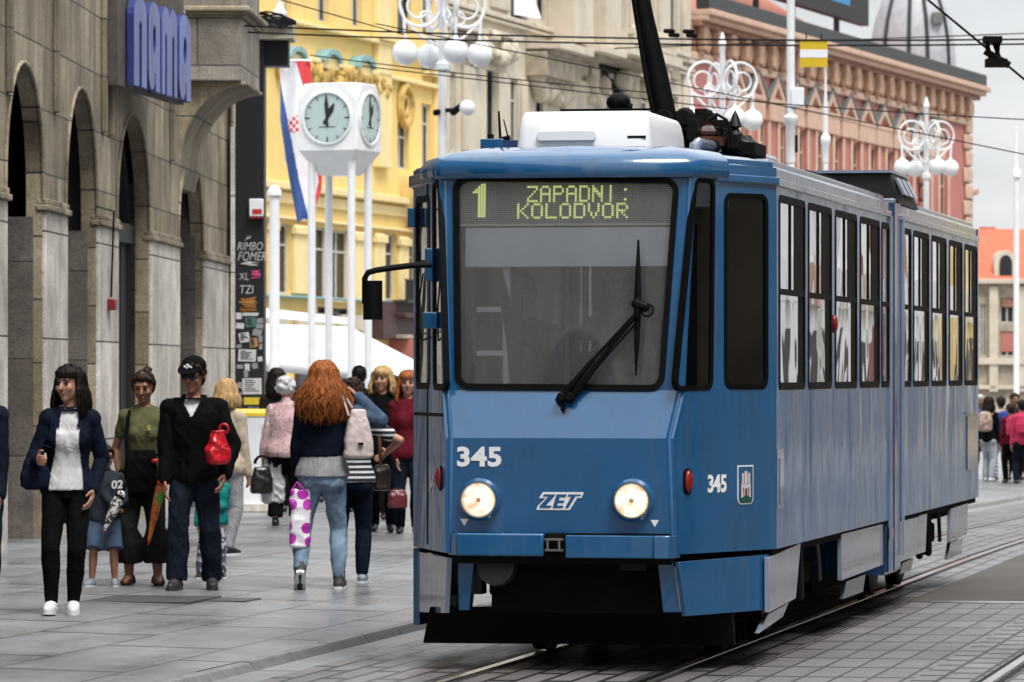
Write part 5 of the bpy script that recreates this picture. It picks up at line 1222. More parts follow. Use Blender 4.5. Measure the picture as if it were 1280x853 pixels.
# --- lamps with globes
def make_lamp():
    L = empty('street_lamp'); tag(L, None, 'street lamp', 'white street lamps with hanging globes')
    MB().lathe([(.20, 0), (.20, .5), (.13, .6), (.10, 1.0), (.085, 4), (.075, 7.1), (.12, 7.15), (.12, 7.25), (.07, 7.3), (.06, 9.0), (.09, 9.05), (.02, 9.3)], (0, 0, 0), (0, 0, 1), 14).build('pole', M['polewhite'], L)
    for k in range(4):
        q = R(20+90*k); d = V((cos(q), sin(q), 0)); ax = d.cross(V((0, 0, 1)))
        a = MB().torus(d*.42+V((0, 0, 8.28)), .38, .028, ax, 26, 6).torus(d*.46+V((0, 0, 8.25)), .20, .022, ax, 20, 6).torus(d*.30+V((0, 0, 8.05)), .12, .02, ax, 16, 6).tube([d*.06+V((0, 0, 7.55)), d*.4+V((0, 0, 7.72)), d*.70+V((0, 0, 8.0)), d*.79+V((0, 0, 8.25))], .026, 6).tube([d*.72+V((0, 0, 8.05)), d*.70+V((0, 0, 7.7))], .03, 6)
        a.build('scroll_arm', M['polewhite'], L)
        MB().ell(d*.70+V((0, 0, 7.43)), .225, nu=20, nv=12).build('globe', M['globe'], L)
        MB().lathe([(.05, 0), (.06, .03), (.03, .06)], d*.70+V((0, 0, 7.64)), (0, 0, 1), 10).build('cap', M['polewhite'], L)
    return L
L0 = make_lamp()
for i, (px, Y, lb) in enumerate(((553, 85, 'white globe street lamp right of the clock, nearest of the row'), (903, 103, 'white globe street lamp rising behind the pantograph'), (1158, 127, 'white globe street lamp before the right end of the pink house'))):
    L = L0 if i == 0 else copy_tree(L0); x = W(px, 0, Y).x; L.location = (x, Y, gz(x, Y)-.0); L['label'] = lb
L0.location.z = 0
SP = empty('floodlight', (0, 0, 0), 0, 'silver ball floodlight on a black bracket fixed to the nearest lamp post', 'floodlight')
b = W(584, 135, 84.6); MB().ell(b, .14, nu=18, nv=12).build('housing', M['globe'], SP); MB().capsule(W(567, 140, 84.8), W(577, 132, 84.7), .07, .05).tube([W(556, 138, 85), W(570, 138, 84.8)], .04, 8).capsule(W(545, 141, 84.9), W(551, 139, 85), .06, .04).build('bracket', M['black'], SP)
PD = empty('pendant_lamp', (0, 0, 0), 0, 'small white pendant lamp hanging at the top left above the black wall', 'lamp')
b = W(349.5, 12, 70); MB().lathe([(.10, -.12), (.11, -.06), (.06, .02), (.03, .1), (.025, .2)], b, (0, 0, 1), 14).build('shade', M['white'], PD); MB().tube([b+V((0, 0, .2)), b+V((0, 0, 2))], .012, 5).build('cord', M['rubber'], PD)
# --- masts and posts
def mast(name, px, Y, ytop, r, label, extra=None, cat='mast'):
    x = W(px, 0, Y).x; g = gz(x, Y); z1 = W(0, ytop, Y).z
    t = empty(name, (x, Y, 0), 0, label, cat)
    MB().lathe([(r*1.6, g-.1), (r*1.6, g+.8), (r*1.05, g+.9), (r, z1)], (0, 0, 0), (0, 0, 1), 14).build('pole', M['polewhite'], t); return t
t = mast('catenary_mast', 988.5, 70, -60, .058, 'tall white catenary mast in front of the pink house')
z = W(0, 152, 70).z; MB().lathe([(.07, -.6), (.075, -.05), (.11, 0), (.11, .06), (.07, .1)], (0, 0, z), (0, 0, 1), 14).build('collar', M['polewhite'], t)
z = W(0, 122, 70).z; MB().box(.0, .19, -.08, .08, z-.14, z+.14).build('junction_box', M['greypanel'], t, bev=.01); MB().box(.06, .10, -.05, .05, z-.8, z-.55).build('bracket', M['black'], t)
t = mast('finial_post', 1032, 95, 128, .05, 'white post with a pointed finial between the mast and the globe lamp', cat='post'); z = W(0, 172, 95).z
MB().lathe([(.06, -.5), (.075, -.15), (.10, -.1), (.10, 0), (.05, .08)], (0, 0, z), (0, 0, 1), 12).build('collar', M['polewhite'], t); MB().lathe([(.035, -.02), (.01, .7)], (0, 0, W(0, 128, 95).z), (0, 0, 1), 8).build('finial', M['polewhite'], t)
t = mast('flagpole', 1270.5, 120, 215, .07, 'thin white pole before the orange roofed house', cat='pole'); MB().lathe([(.12, 0), (.12, .15), (.03, .3), (.015, 1.6)], (0, 0, W(0, 222, 120).z), (0, 0, 1), 10).build('finial', M['polewhite'], t)
t = mast('flagpole', 343, 78, 241, .085, 'short white pole with a rounded cap beside the black wall', cat='pole'); MB().lathe([(.12, -.05), (.12, .02), (.07, .1), (.02, .12)], (0, 0, W(0, 241, 78).z), (0, 0, 1), 12).build('cap', M['polewhite'], t)
# --- overhead wires
def wire(px0, py0, px1, py1, Y0, Y1, r=.012, sag=.0, lb='thin black overhead wire crossing the street', mat='rubber', ext=.25):
    a, b = W(px0, py0, Y0), W(px1, py1, Y1); d = b-a; a = a-d*ext; b = b+d*ext
    pts = [a.lerp(b, i/16)-V((0, 0, sag*4*(i/16)*(1-i/16))) for i in range(17)]
    return tag(MB().tube(pts, r, 5).build('overhead_wire', M[mat], None), lb, 'wire', 'overhead wires')
for a in ((350, 26, 1280, 41, 60, 60, .012, .15, 'upper wire of the level black pair across the whole width'), (350, 34, 1280, 47, 60.5, 60.5, .012, .15, 'lower wire of the level black pair across the whole width'),
          (351, 0, 475, 35, 58, 60, .008, 0, 'short wire slanting down from the pendant lamp towards the clock'), (510, 38, 1280, 193, 62, 66, .008, 0, 'wire sloping from the first lamp to the lower right sky', 'rubber', .05),
          (430, 73, 1280, 148, 64, 64, .008, .1, 'wire running from above the clock past the catenary mast', 'rubber', .05), (462, 84, 900, 135, 63, 63, .008, 0, 'wire ending behind the tram roof gear', 'rubber', .02)): wire(*a)
o = wire(1160, 0, 1280, 99, 45, 45, .012, 0, 'thick wire slanting down to the right through the hanging clamp')
o = wire(870, 57, 1280, 42, 90, 90, .012, 0, 'faint wire rising to the right across the parapet of the pink house')
for (x0, y0, Y), lb in (((832, 39, 60), 'left insulator on the upper wire beside the pantograph arm'), ((856, 39.5, 60), 'right insulator on the upper wire beside the pantograph arm'), ((838, 44, 60.5), 'left insulator on the lower wire beside the pantograph arm'), ((860, 44.5, 60.5), 'right insulator on the lower wire beside the pantograph arm')):
    tag(MB().capsule(W(x0, y0, Y), W(x0+9, y0+.3, Y), .03, .03).build('wire_insulator', M['black'], None), lb, 'insulator', 'insulators on the wires')
HG = empty('wire_clamp', (0, 0, 0), 0, 'black wire clamp hanging in the sky at the top right', 'clamp')
q = lambda x, y: W(x, y, 45)
MB().tube([q(1231, 64), q(1262, 82)], .035, 6).box(q(1232, 0).x, q(1258, 0).x, 44.9, 45.1, q(0, 84).z, q(0, 74).z).build('lower_bar', M['black'], HG)
MB().box(q(1229, 0).x, q(1252, 0).x, 44.92, 45.08, q(0, 54).z, q(0, 46).z).build('upper_bar', M['black'], HG); MB().tube([q(1234, 54), q(1238, 74)], .02, 6).tube([q(1248, 54), q(1246, 76)], .02, 6).tube([q(1241, 50), q(1252, 80)], .02, 6).build('link', M['black'], HG)
SB = empty('hanging_sign', (0, 0, 0), 0, 'square yellow and white striped sign hanging from the wires', 'sign')
f = Fr((0, 60, 0), (1, 0, 0), (0, 0, 1)); P = lambda x, y: f.px(x, y)
(a0, b0), (a1, b1) = P(1000, 84), P(1034.5, 51); MB().fbox(f, a0, a1, b0, b1, -.01, 0).build('plate', pm('sign_yellow', (.62, .42, .01), .5, var=.05), SB)
MB().fbox(f, a0, a1, b0+(b1-b0)*.36, b0+(b1-b0)*.66, 0, .003).build('stripe', M['greypanel'], SB); MB().tube([f.at(a0+.08, b1), f.at(a0+.08, P(0, 42)[1])], .008, 5).tube([f.at(a1-.08, b1), f.at(a1-.08, P(0, 43)[1])], .008, 5).build('hanger', M['rubber'], SB)
# --- white market tent
TN = empty('market_tent', (0, 0, 0), 0, 'big white market tent with a stall sign below the yellow house', 'tent')
M['canvas'] = pm('white_canvas', (.8, .8, .8), .8, var=.03)
w3 = lambda x, y, Y: tuple(W(x, y, Y))
A_, B_ = w3(322, 405, 94), w3(438, 409, 94); C_, D_ = w3(318, 446, 89), w3(521, 472, 89); E_, G_ = w3(318, 440, 100), w3(540, 462, 100)
mb = MB().add([A_, B_, C_, D_, E_, G_], [(0, 2, 3, 1), (1, 3, 5), (0, 1, 5, 4), (0, 4, 2)])
mb.build('canopy', M['canvas'], TN, smooth=0).modifiers.new('s', 'SOLIDIFY').thickness = .03
A2, B2 = w3(318, 396, 97), w3(436, 405, 97); MB().hexa([A2, B2, (B2[0], 99, B2[2]), (A2[0], 99, A2[2]), (A2[0], 97, A2[2]+.2), (B2[0], 97, B2[2]+.12), (B2[0], 99, B2[2]+.12), (A2[0], 99, A2[2]+.2)]).build('ridge_vent', M['canvas'], TN)
mb = MB().add([C_, D_, (D_[0], D_[1], D_[2]-.12), (C_[0], C_[1], C_[2]-.25)], [(0, 1, 2, 3)]); mb.build('valance', M['canvas'], TN).modifiers.new('s', 'SOLIDIFY').thickness = .02
(a, b) = W(356, 0, 89.5), W(432, 0, 89.5); MB().box(a.x, b.x, 89.4, 89.5, W(0, 462, 89.5).z, W(0, 446, 89.5).z).build('sign_board', M['canvas'], TN)
f = Fr((0, 89.39, 0), (1, 0, 0), (0, 0, 1)); a, b = f.px(362, 456); mb, _ = text_mb('PO', f, a, b, .11, .8, 0); mb.build('sign_writing', M['st_grey'], TN, smooth=0)
for px in (340, 434, 512): x = W(px, 0, 89.6).x; MB().tube([(x, 89.6, -.45), (x, 89.6, 1.95)], .04, 8).build('tent_pole', M['polewhite'], TN)
a, b = W(338, 0, 92), W(440, 0, 92); MB().box(a.x, b.x, 91.6, 92.4, -.45, .75).build('counter', M['yellowtrim'], TN)
# ---------------------------------------------------------------- people
def remeshed(mb, voxel, smooth=3):
    me = mb.mesh('raw', smooth=0); ob = bpy.data.objects.new('raw', me); COL.objects.link(ob)
    m = ob.modifiers.new('r', 'REMESH'); m.mode = 'VOXEL'; m.voxel_size = voxel
    if smooth: q = ob.modifiers.new('s', 'SMOOTH'); q.factor = .5; q.iterations = smooth
    dg = bpy.context.evaluated_depsgraph_get(); out = bpy.data.meshes.new_from_object(ob.evaluated_get(dg))
    bpy.data.objects.remove(ob); bpy.data.meshes.remove(me); return out
def solid(name, mb, voxel, mats, parent=None, smooth=3, fold=0, fscale=(1, 1, 1), ffreq=9, extra=None, cut=None, pick=None, seed=0):
    me = remeshed(mb, voxel, smooth)
    vs = [v.co.copy() for v in me.vertices]; fs = [tuple(p.vertices) for p in me.polygons]
    if fold:
        ns = [v.normal.copy() for v in me.vertices]; o = V((seed*3.7, seed*1.3, seed))
        for i, v in enumerate(vs):
            p = V((v.x*fscale[0], v.y*fscale[1], v.z*fscale[2]))*ffreq+o
            p.z += .5*p.x; vs[i] = v+ns[i]*fold*(1.1*(.45-2*abs(noise.noise(p*.8)))+.5*(.4-2*abs(noise.noise(p*1.9+o))))
    mi = [0]*len(fs)
    if pick: mi = [pick(sum((vs[k] for k in f), V())/len(f)) for f in fs]
    if cut:
        keep = [not cut(sum((vs[k] for k in f), V())/len(f)) for f in fs]; fs = [f for f, k in zip(fs, keep) if k]; mi = [m for m, k in zip(mi, keep) if k]
    b = len(vs)
    if extra is not None:
        vs += [V(p) for p in extra.v]; fs += [tuple(b+i for i in f) for f in extra.f]; mi += extra.m
    bpy.data.meshes.remove(me); me = bpy.data.meshes.new(name); me.from_pydata(vs, [], fs)
    for m in (mats if isinstance(mats, (list, tuple)) else [mats]): me.materials.append(m)
    me.polygons.foreach_set('material_index', mi); me.polygons.foreach_set('use_smooth', [True]*len(fs)); me.update()
    o = bpy.data.objects.new(name, me); COL.objects.link(o)
    if parent is not None: o.parent = parent
    return o
def ik(a, c, l1, l2, pole):
    d = c-a; L = min(max(d.length, .02), (l1+l2)*.995); dn = d.normalized(); c = a+dn*L
    x = (l1*l1-l2*l2+L*L)/(2*L); h = sqrt(max(0, l1*l1-x*x)); p = pole-dn*pole.dot(dn)
    return a+dn*x+p.normalized()*h, c
def cloth(name, c, rough=.85, var=.2, scale=14, bump=.15):
    n = N(name); v = n.coord('Object'); f = n.noise(v, scale, 4, .65); g = n.noise(v, 4, 3, .5)
    a = n.ramp(f, [(.3, tuple(x*(1-var) for x in c)), (.7, tuple(x*(1+var) for x in c))]); n.base(n.mix(1, a, n.ramp(g, [(.3, (.82,)*3), (.7, (1.15,)*3)]), 'MULTIPLY'))
    n.set(Roughness=rough, Specular_IOR_Level=.08); w = n.noise(n.coord('Object', (1, 1, .5), (.3, .2, 0)), 8, 2, .5, 1.2); n.bump(n.math('ADD', n.math('ABSOLUTE', n.math('SUBTRACT', w, .5)), n.math('MULTIPLY', n.noise(v, 160, 2), .02)), .38, .06); return n.m
def hairm(name, c, c2):
    n = N(name); f = n.noise(n.coord('Object', (1, 1, .12)), 42, 4, .6); n.base(n.ramp(f, [(.3, c), (.72, c2)])); n.set(Roughness=.5, Specular_IOR_Level=.14); n.bump(f, .6, .012); return n.m
def skinm(name, c):
    n = N(name); v = n.coord('Object'); n.base(n.ramp(n.noise(v, 14, 4), [(.3, tuple(x*.85 for x in c)), (.7, tuple(x*1.1 for x in c))])); n.set(Roughness=.5, Specular_IOR_Level=.35); return n.m
SK = {'a': skinm('skin_light', (.40, .205, .135)), 'b': skinm('skin_tan', (.27, .125, .075)), 'c': skinm('skin_ruddy', (.32, .145, .09))}
EYE = pm('eye_dark', (.012, .009, .008), .25); LIP = pm('lips', (.20, .075, .06), .5)
TF = [(.47, .080, .064), (.505, .094, .072), (.54, .090, .066), (.595, .070, .052), (.635, .069, .051), (.685, .074, .057), (.735, .079, .060), (.775, .079, .053), (.803, .060, .043), (.838, .034, .034)]
TM = [(.47, .078, .064), (.505, .084, .068), (.555, .081, .062), (.61, .078, .060), (.68, .083, .064), (.735, .089, .066), (.778, .090, .058), (.806, .070, .046), (.838, .038, .037)]
class Person:
    def __init__(s, px, py, H, yaw=0, label='', group=None, male=False, skin='a', vox=.010, girth=1., head=1.1, lean=(0, 0), hip=(0, 0), hyaw=0, hpitch=0, htilt=0, feet=None, hands=None, poles=None, seat=None, base=None, curl=.5, face=True, shw=None):
        g = ground_at(px, py) if base is None else V(base); s.g = g; s.H = H; s.yaw = R(yaw); s.vox = vox; s.male = male
        s.I = Matrix.Rotation(-s.yaw, 3, 'Z'); K = lambda *p: V(p)*H
        s.lean = V((lean[0], lean[1], 0))*H; s.hipo = V((hip[0], hip[1], hip[2] if len(hip) > 2 else 0))*H; s.girth = girth
        sw = shw or (.100 if male else .085); s.sw = sw
        s.hipj = {k: K(.047*sg, 0, .505)+s.hipo for k, sg in (('L', 1), ('R', -1))}
        s.sh = {k: s.sp(K(sw*sg*girth**.5, .004, .794)) for k, sg in (('L', 1), ('R', -1))}
        feet = feet or {'L': (.05, -.05, 0, 5, 0), 'R': (-.05, .05, 0, 5, 0)}
        s.foot = {}; s.knee = {}; s.ank = {}
        for k, f in feet.items():
            f = tuple(f)+(0,)*(5-len(f)); s.foot[k] = f
            an = K(f[0], f[1]+.012, f[2]+.042); kp = V((.15 if k == 'L' else -.15, -1, .1)); s.knee[k], s.ank[k] = ik(s.hipj[k], an, .245*H, .232*H, kp)
        s.elb = {}; s.wr = {}; hands = hands or {}
        for k, sg in (('L', 1), ('R', -1)):
            h = hands.get(k, (sg*.118*girth**.5, -.02, .475)); h = s.loc(*h[1:]) if h[0] == 'px' else K(*h)
            p = (poles or {}).get(k, (sg*.15, 1, -.2)); s.elb[k], s.wr[k] = ik(s.sh[k], h, .172*H, .148*H, V(p))
        s.curl = curl; s.hd = head
        s.HM = Matrix.Translation(s.sp(K(0, -.004, .868))) @ Matrix.Rotation(R(htilt), 4, 'Y') @ Matrix.Rotation(R(hyaw), 4, 'Z') @ Matrix.Rotation(R(hpitch), 4, 'X') @ Matrix.Scale(head, 4) @ Matrix.Translation(K(0, 0, .062))
        rings = TM if male else TF; s.rings = rings
        mb = MB(); s.torso(mb, 0)
        for k, sg in (('L', 1), ('R', -1)):
            mb.capsule(s.sh[k], s.elb[k], .027*H, .021*H); s.trap(mb, k, 0); mb.capsule(s.elb[k], s.wr[k], .022*H, .0145*H); s.handmb(mb, k, sg)
            mb.capsule(s.hipj[k], s.knee[k], .050*H, .033*H); m = s.knee[k].lerp(s.ank[k], .35)+V((0, .010*H, 0)); mb.tube([s.knee[k], m, s.ank[k]], [.033*H, .034*H, .021*H], 10); s.footmb(mb, k, .9)
        mb.capsule(s.sp(K(0, .004, .825)), s.hp(0, .006, -.045), .031*H, .030*H)
        ex = MB(); s.headmb(mb, ex if face else None)
        s.ob = solid('person', mb, vox, [SK[skin], EYE, LIP, SK[skin]], None, 2, extra=ex)
        s.ob.location = g; s.ob.rotation_euler = (0, 0, s.yaw); tag(s.ob, label, 'person', group)
    def loc(s, px, py, fwd=0):
        p = s.I @ (W(px, py, s.g.y)-s.g); return p+V((0, -fwd*s.H, 0))
    def sp(s, p):
        t = sm((p.z/s.H-.5)/.36); return p+s.hipo*(1-t*.3)+s.lean*t
    def hp(s, x, y, z): return s.HM @ (V((x, y, z))*s.H)
    def ring(s, z, rx, ry, n=18, f=0):
        c = s.sp(V((0, 0, z*s.H))); return [c+V((rx*s.girth*s.H*cos(2*pi*i/n), ry*s.girth*s.H*sin(2*pi*i/n), 0)) for i in range(n)]
    def torso(s, mb, inf, z0=0, z1=9, bust=True, flare=0):
        rr = [(z, rx+inf, ry+inf) for z, rx, ry in s.rings if z0 <= z <= z1]
        if flare: rr = [(rr[0][0]-.0, rr[0][1]+flare, rr[0][2]+flare)]+rr[1:]
        mb.loft([s.ring(*r) for r in rr])
        if not s.male and bust and z1 > .7:
            for sg in (-1, 1): mb.ell(s.sp(V((sg*.028, -.036*s.girth, .715))*s.H), (.042+inf)*s.H, (.034+inf)*s.H, (.040+inf)*s.H, 12, 8)
            mb.ell(s.sp(V((0, -.034*s.girth, .705))*s.H), (.055+inf)*s.H, (.034+inf)*s.H, (.052+inf)*s.H, 12, 8)
    def trap(s, mb, k, inf):
        mb.capsule(s.sp(V((0, .008, .832))*s.H), s.sh[k]+V((0, 0, .004*s.H)), (.026+inf)*s.H, (.021+inf)*s.H)
    def handmb(s, mb, k, sg):
        H = s.H; w, d = s.wr[k], (s.wr[k]-s.elb[k]).normalized(); nrm = V((-sg, 0, 0)); nrm = (nrm-d*nrm.dot(d)); nrm = nrm.normalized() if nrm.length > .1 else V((0, -1, 0)); side = d.cross(nrm)*(-sg)
        if side.y > 0: side = -side
        M3 = Matrix((side, nrm, d)).transposed()
        mb.ell(w+d*.030*H, .0215*H, .0105*H, .036*H, 10, 8, M=M3)
        for q, L in ((1.5, .040), (.5, .047), (-.5, .044), (-1.5, .034)):
            b = w+d*.054*H+side*q*.0118*H; m = b+(d+nrm*s.curl*.5).normalized()*L*.55*H; e = m+(d*(1-s.curl*.6)+nrm*s.curl*1.3).normalized()*L*.55*H
            mb.capsule(b, m, .0062*H, .0058*H, 7); mb.capsule(m, e, .0058*H, .005*H, 7)
        b = w+d*.016*H+side*.016*H; m = b+(d*.7+side*.8+nrm*.2).normalized()*.030*H; mb.capsule(b, m, .008*H, .007*H, 7); mb.capsule(m, m+(d+nrm*.5).normalized()*.022*H, .007*H, .0055*H, 7)
    def fdir(s, k):
        f = s.foot[k]; q = R(f[3]*(1 if k == 'L' else -1)); pt = R(f[4]); d = V((sin(q)*cos(pt), -cos(q)*cos(pt), -sin(pt))); return d
    def footmb(s, mb, k, r=1.):
        H = s.H; d = s.fdir(k); a = s.ank[k]; u = V((0, 0, 1)); up = (u-d*u.dot(d)).normalized(); he = a-up*.020*H-d*.020*H; to = a-up*.024*H+d*.10*H
        mb.capsule(he, a+d*.05*H-up*.016*H, .021*H*r, .023*H*r, 10); mb.capsule(a+d*.05*H-up*.022*H, to, .022*H*r, .015*H*r, 10); mb.capsule(a, a+d*.03*H-up*.012*H, .022*H*r, .02*H*r)
    def headmb(s, mb, ex):
        H = s.H; Q = s.HM.to_3x3(); h = lambda *p: s.hp(*p); hd = H
        mb.ell(h(0, .006, .010), .0445*H, .055*H, .056*H, 16, 12, M=Q); mb.ell(h(0, -.013, -.016), .0375*H, .040*H, .049*H, 14, 10, M=Q); mb.ell(h(0, -.030, -.052), .018*H, .018*H, .016*H, 10, 8, M=Q)
        for sg in (-1, 1): mb.ell(h(sg*.046, .006, -.002), .006*H, .013*H, .018*H, 8, 6, M=Q); mb.ell(h(sg*.022, -.040, -.014), .015*H, .012*H, .014*H, 8, 6, M=Q)
        mb.capsule(h(0, -.050, .008), h(0, -.0635, -.016), .0055*H, .0088*H, 8); mb.capsule(h(-.02, -.045, .017), h(.02, -.045, .017), .008*H, .008*H, 8)
        if ex is None: return
        for sg in (-1, 1):
            ex.ell(h(sg*.0175, -.0495, .003), .0088*H, .004*H, .0044*H, 8, 6, 1, M=Q); ex.tube([h(sg*.007, -.0545, .0135), h(sg*.018, -.0545, .0165), h(sg*.029, -.048, .0125)], [.0022*H, .003*H, .0018*H], 6, 1)
        ex.ell(h(0, -.0525, -.0335), 0.0125*H, .0040*H, .0036*H, 10, 6, 2, M=Q)
        ex.ell(h(0, -.0565, -.0225), .006*H, .003*H, .0018*H, 8, 5, 1, M=Q)
    # ---- clothes
    def top(s, name, mat, inf=.010, z0=.47, sleeve=1., sl_r=.008, hem=None, fold=.006, cut=None, collar=0, bust=True, z1=9, pick=None, pad=None, ff=9):
        H = s.H; mb = MB(); s.torso(mb, inf, z0, z1, bust, 0)
        if z0 > .5: pass
        for k in (('L', 'R') if z1 > 1 else ()):
            q = sleeve if not isinstance(sleeve, dict) else sleeve[k]
            mb.ell(s.sh[k], (.027+inf*.8)*H, (.031+inf*.8)*H, (.027+inf*.8)*H, 10, 8); s.trap(mb, k, inf*.55)
            if q > 0:
                e = s.sh[k].lerp(s.elb[k], min(1, q*2)); mb.capsule(s.sh[k], e, (.027+sl_r)*H, (.0235+sl_r)*H)
                if q > .5: mb.capsule(s.elb[k], s.elb[k].lerp(s.wr[k], (q-.5)*2*.97), (.023+sl_r)*H, (.0175+sl_r)*H)
        if collar: mb.capsule(s.sp(V((0, .008, .83))*H), s.sp(V((0, .010, .83+collar))*H), .042*H, .040*H)
        return solid(name, mb, s.vox*1.1, mat, s.ob, 3, fold, (1, 1, .55), ff, cut=cut, pick=pick, seed=hash(name) % 7+s.g.x)
    def legs(s, name, mat, inf=.009, length=1., hem=0., z1=.56, fold=.005, pick=None, knee=0, calf=0):
        H = s.H; mb = MB(); s.torso(mb, inf, 0, z1, False)
        for k in ('L', 'R'):
            a, b, c = s.hipj[k], s.knee[k], s.ank[k]
            mb.ell(a+V((0, .012*H, -.02*H)), (.052+inf)*H, (.058+inf)*H, .06*H, 12, 8)
            if length > .5:
                e = b.lerp(c, (length-.5)*2); mb.capsule(a, b, (.051+inf)*H, (.034+inf+knee)*H, 12); mb.tube([b, b.lerp(e, .4)+V((0, .006*H, 0)), e], [(.034+inf+knee)*H, (.034+inf+calf+hem*.5)*H, (.022+inf+hem)*H], 12)
            else: e = a.lerp(b, length*2); mb.tube([a, e], [(.053+inf)*H, (.040+inf+hem)*H], 12)
        return solid(name, mb, s.vox*1.1, mat, s.ob, 3, fold, (1, 1, .6), 10, pick=pick, seed=s.g.x+3)
    def shoes(s, mat, sole=None, high=0, soleh=.012, r=1.12, names='shoe'):
        H = s.H
        for k in ('L', 'R'):
            mb = MB(); s.footmb(mb, k, r)
            if high: mb.capsule(s.ank[k], s.ank[k].lerp(s.knee[k], high), .028*H, .030*H)
            o = solid(names, mb, s.vox*.9, mat, s.ob, 2)
            if sole is not None:
                d = s.fdir(k); u = V((0, 0, 1)); up = (u-d*u.dot(d)).normalized(); sd = d.cross(up); c = s.ank[k]-up*.042*H
                out = [(-.044, 0), (-.038, .018), (-.01, .021), (.05, .027), (.09, .025), (.112, .012), (.117, 0), (.112, -.012), (.09, -.025), (.05, -.027), (-.01, -.021), (-.038, -.018)]
                MB().loft([[c+d*x*H+sd*y*H+up*(z-.001) for x, y in out] for z in (0, soleh*H)]).build('sole', sole, o, smooth=50)
    def sandals(s, mat):
        H = s.H
        for k in ('L', 'R'):
            d = s.fdir(k); up = V((0, 0, 1)); up = (up-d*up.dot(d)).normalized(); sd = d.cross(up); c = s.ank[k]-up*.042*H
            out = [(-.044, 0), (-.036, .018), (.05, .026), (.09, .024), (.112, 0), (.09, -.024), (.05, -.026), (-.036, -.018)]
            o = MB().loft([[c+d*x*H+sd*y*H+up*z*H for x, y in out] for z in (-.004, .012)]).build('sandal', mat, s.ob, smooth=40)
            mb = MB()
            for x, r, h in ((.075, .025, .02), (.035, .027, .033), (-.005, .026, .05)): mb.tube([c+d*x*H+sd*r*cos(q)*H+up*(h*sin(q)+.008)*H for q in [pi*i/10 for i in range(11)]], .006*H, 6)
            mb.build('strap', mat, o)
    def hair(s, mat, kind='short', length=.12, wave=.004, vol=1., bangs=False, seed=1, bun=False, part=0, flare=.012):
        H = s.H; Q = s.HM.to_3x3(); rr = random.Random(seed); mb = MB(); h = s.hp
        mb.ell(h(0, .013, .018), .0470*H*vol, .054*H*vol, .0510*H*vol, 14, 10, M=Q)
        if kind in ('short', 'bun'):
            mb.ell(h(0, .022, -.010), .044*H, .042*H, .044*H, 12, 8, M=Q); mb.ell(h(0, -.026, .046), .034*H, .026*H, .018*H, 10, 6, M=Q)
        if kind == 'curly':
            for i in range(70):
                q, f = rr.uniform(-2.3, 2.3), rr.uniform(-.5, 1.4); mb.ell(h(.049*vol*sin(q)*cos(f), .012+.056*vol*cos(q)*cos(f), .016+.054*vol*sin(f)), *(rr.uniform(.010, .016)*H,)*3, 6, 5)
        if kind == 'long':
            n = 46
            for i in range(n):
                q = -2.0+4.0*i/(n-1); L = length*(1-.14*abs(q/2.0))*rr.uniform(.86, 1.05); pts = []; rs = []; ph = rr.uniform(0, 6)
                for j in range(4):
                    f = R(78-26*j); pts.append(h(.050*vol*sin(q)*cos(f), .008+.057*vol*cos(q)*cos(f), .010+.058*vol*sin(f))); rs.append(.012*H)
                e = pts[-1]; o = Q @ V((sin(q), cos(q), 0)); o.z = 0
                for j in range(1, 8):
                    t = j/7; w = wave*H*sin(t*9+ph)*min(1, t*2); p = e+V((0, 0, -L*H*t))+o*(flare*H*sin(t*2.2))+V((w, w*.5, 0))
                    if abs(q) > 1.5: p.y -= .006*H*t
                    elif t > .3: p.y += .012*H*(t-.3)
                    pts.append(p); rs.append(H*(.0100 if t < .7 else .0100*(2.0-t*1.4))*rr.uniform(.85, 1.1))
                mb.tube(pts, rs, 7)
        if bangs:
            for i in range(13):
                q = -1.15+2.3*i/12; mb.tube([h(.030*sin(q), -.022*cos(q)*1.2, .060), h(.042*sin(q), -.047*cos(q)-.006, .040), h(.044*sin(q), -.050*cos(q)-.004, .020+.006*rr.random())], [.011*H, .010*H, .005*H], 7)
        else:
            for sg in (-1, 1): mb.tube([h(part, -.034, .056), h(sg*.034, -.032, .040), h(sg*.046, -.010, .005 if kind != 'bun' else .02)], [.012*H, .013*H, .008*H], 8)
        if bun: mb.ell(h(.012, .045, .060), .022*H, .022*H, .020*H, 10, 8); mb.capsule(h(.014, .050, .066), h(.030, .058, .062), .012*H, .004*H)
        ex = MB()
        if s.vox < .012 and kind != 'curly':
            lim = 2.0 if kind == 'long' else 1.9
            for i in range(420 if kind == 'long' else 230):
                q = rr.uniform(-lim, lim); ph = rr.uniform(0, 6); pts = []; k2 = rr.uniform(.97, 1.05); f0 = rr.uniform(55, 88)
                for j in range(4): f = R(f0-j*(f0-(0 if kind == 'long' else -35))/3); pts.append(h(.0505*vol*k2*sin(q)*cos(f), .008+.0575*vol*k2*cos(q)*cos(f), .010+.0585*vol*k2*sin(f)))
                if kind == 'long':
                    e = pts[-1]; o = Q @ V((sin(q), cos(q), 0)); o.z = 0; L = length*(1-.14*abs(q/2.0))*rr.uniform(.7, 1.12); fl = flare*rr.uniform(.7, 1.5)+.006
                    for j in range(1, 8):
                        t = j/7; w = wave*1.3*H*sin(t*11+ph)*min(1, t*2); pts.append(e+V((0, 0, -L*H*t))+o*(fl*H*sin(t*2.2))+V((w, w*.5, 0))+V((0, .012*H*max(0, t-.3) if abs(q) < 1.5 else -.006*H*t, 0)))
                ex.tube(pts, [.0019*H]*(len(pts)-1)+[.0008*H], 4)
        return solid('hair', mb, s.vox*.8, mat, s.ob, 1, .003*H, (1, 1, .25), 60, extra=ex)
    def W(s, p): return s.ob.matrix_basis @ V(p) if False else Matrix.Translation(s.g) @ Matrix.Rotation(s.yaw, 4, 'Z') @ V(p)
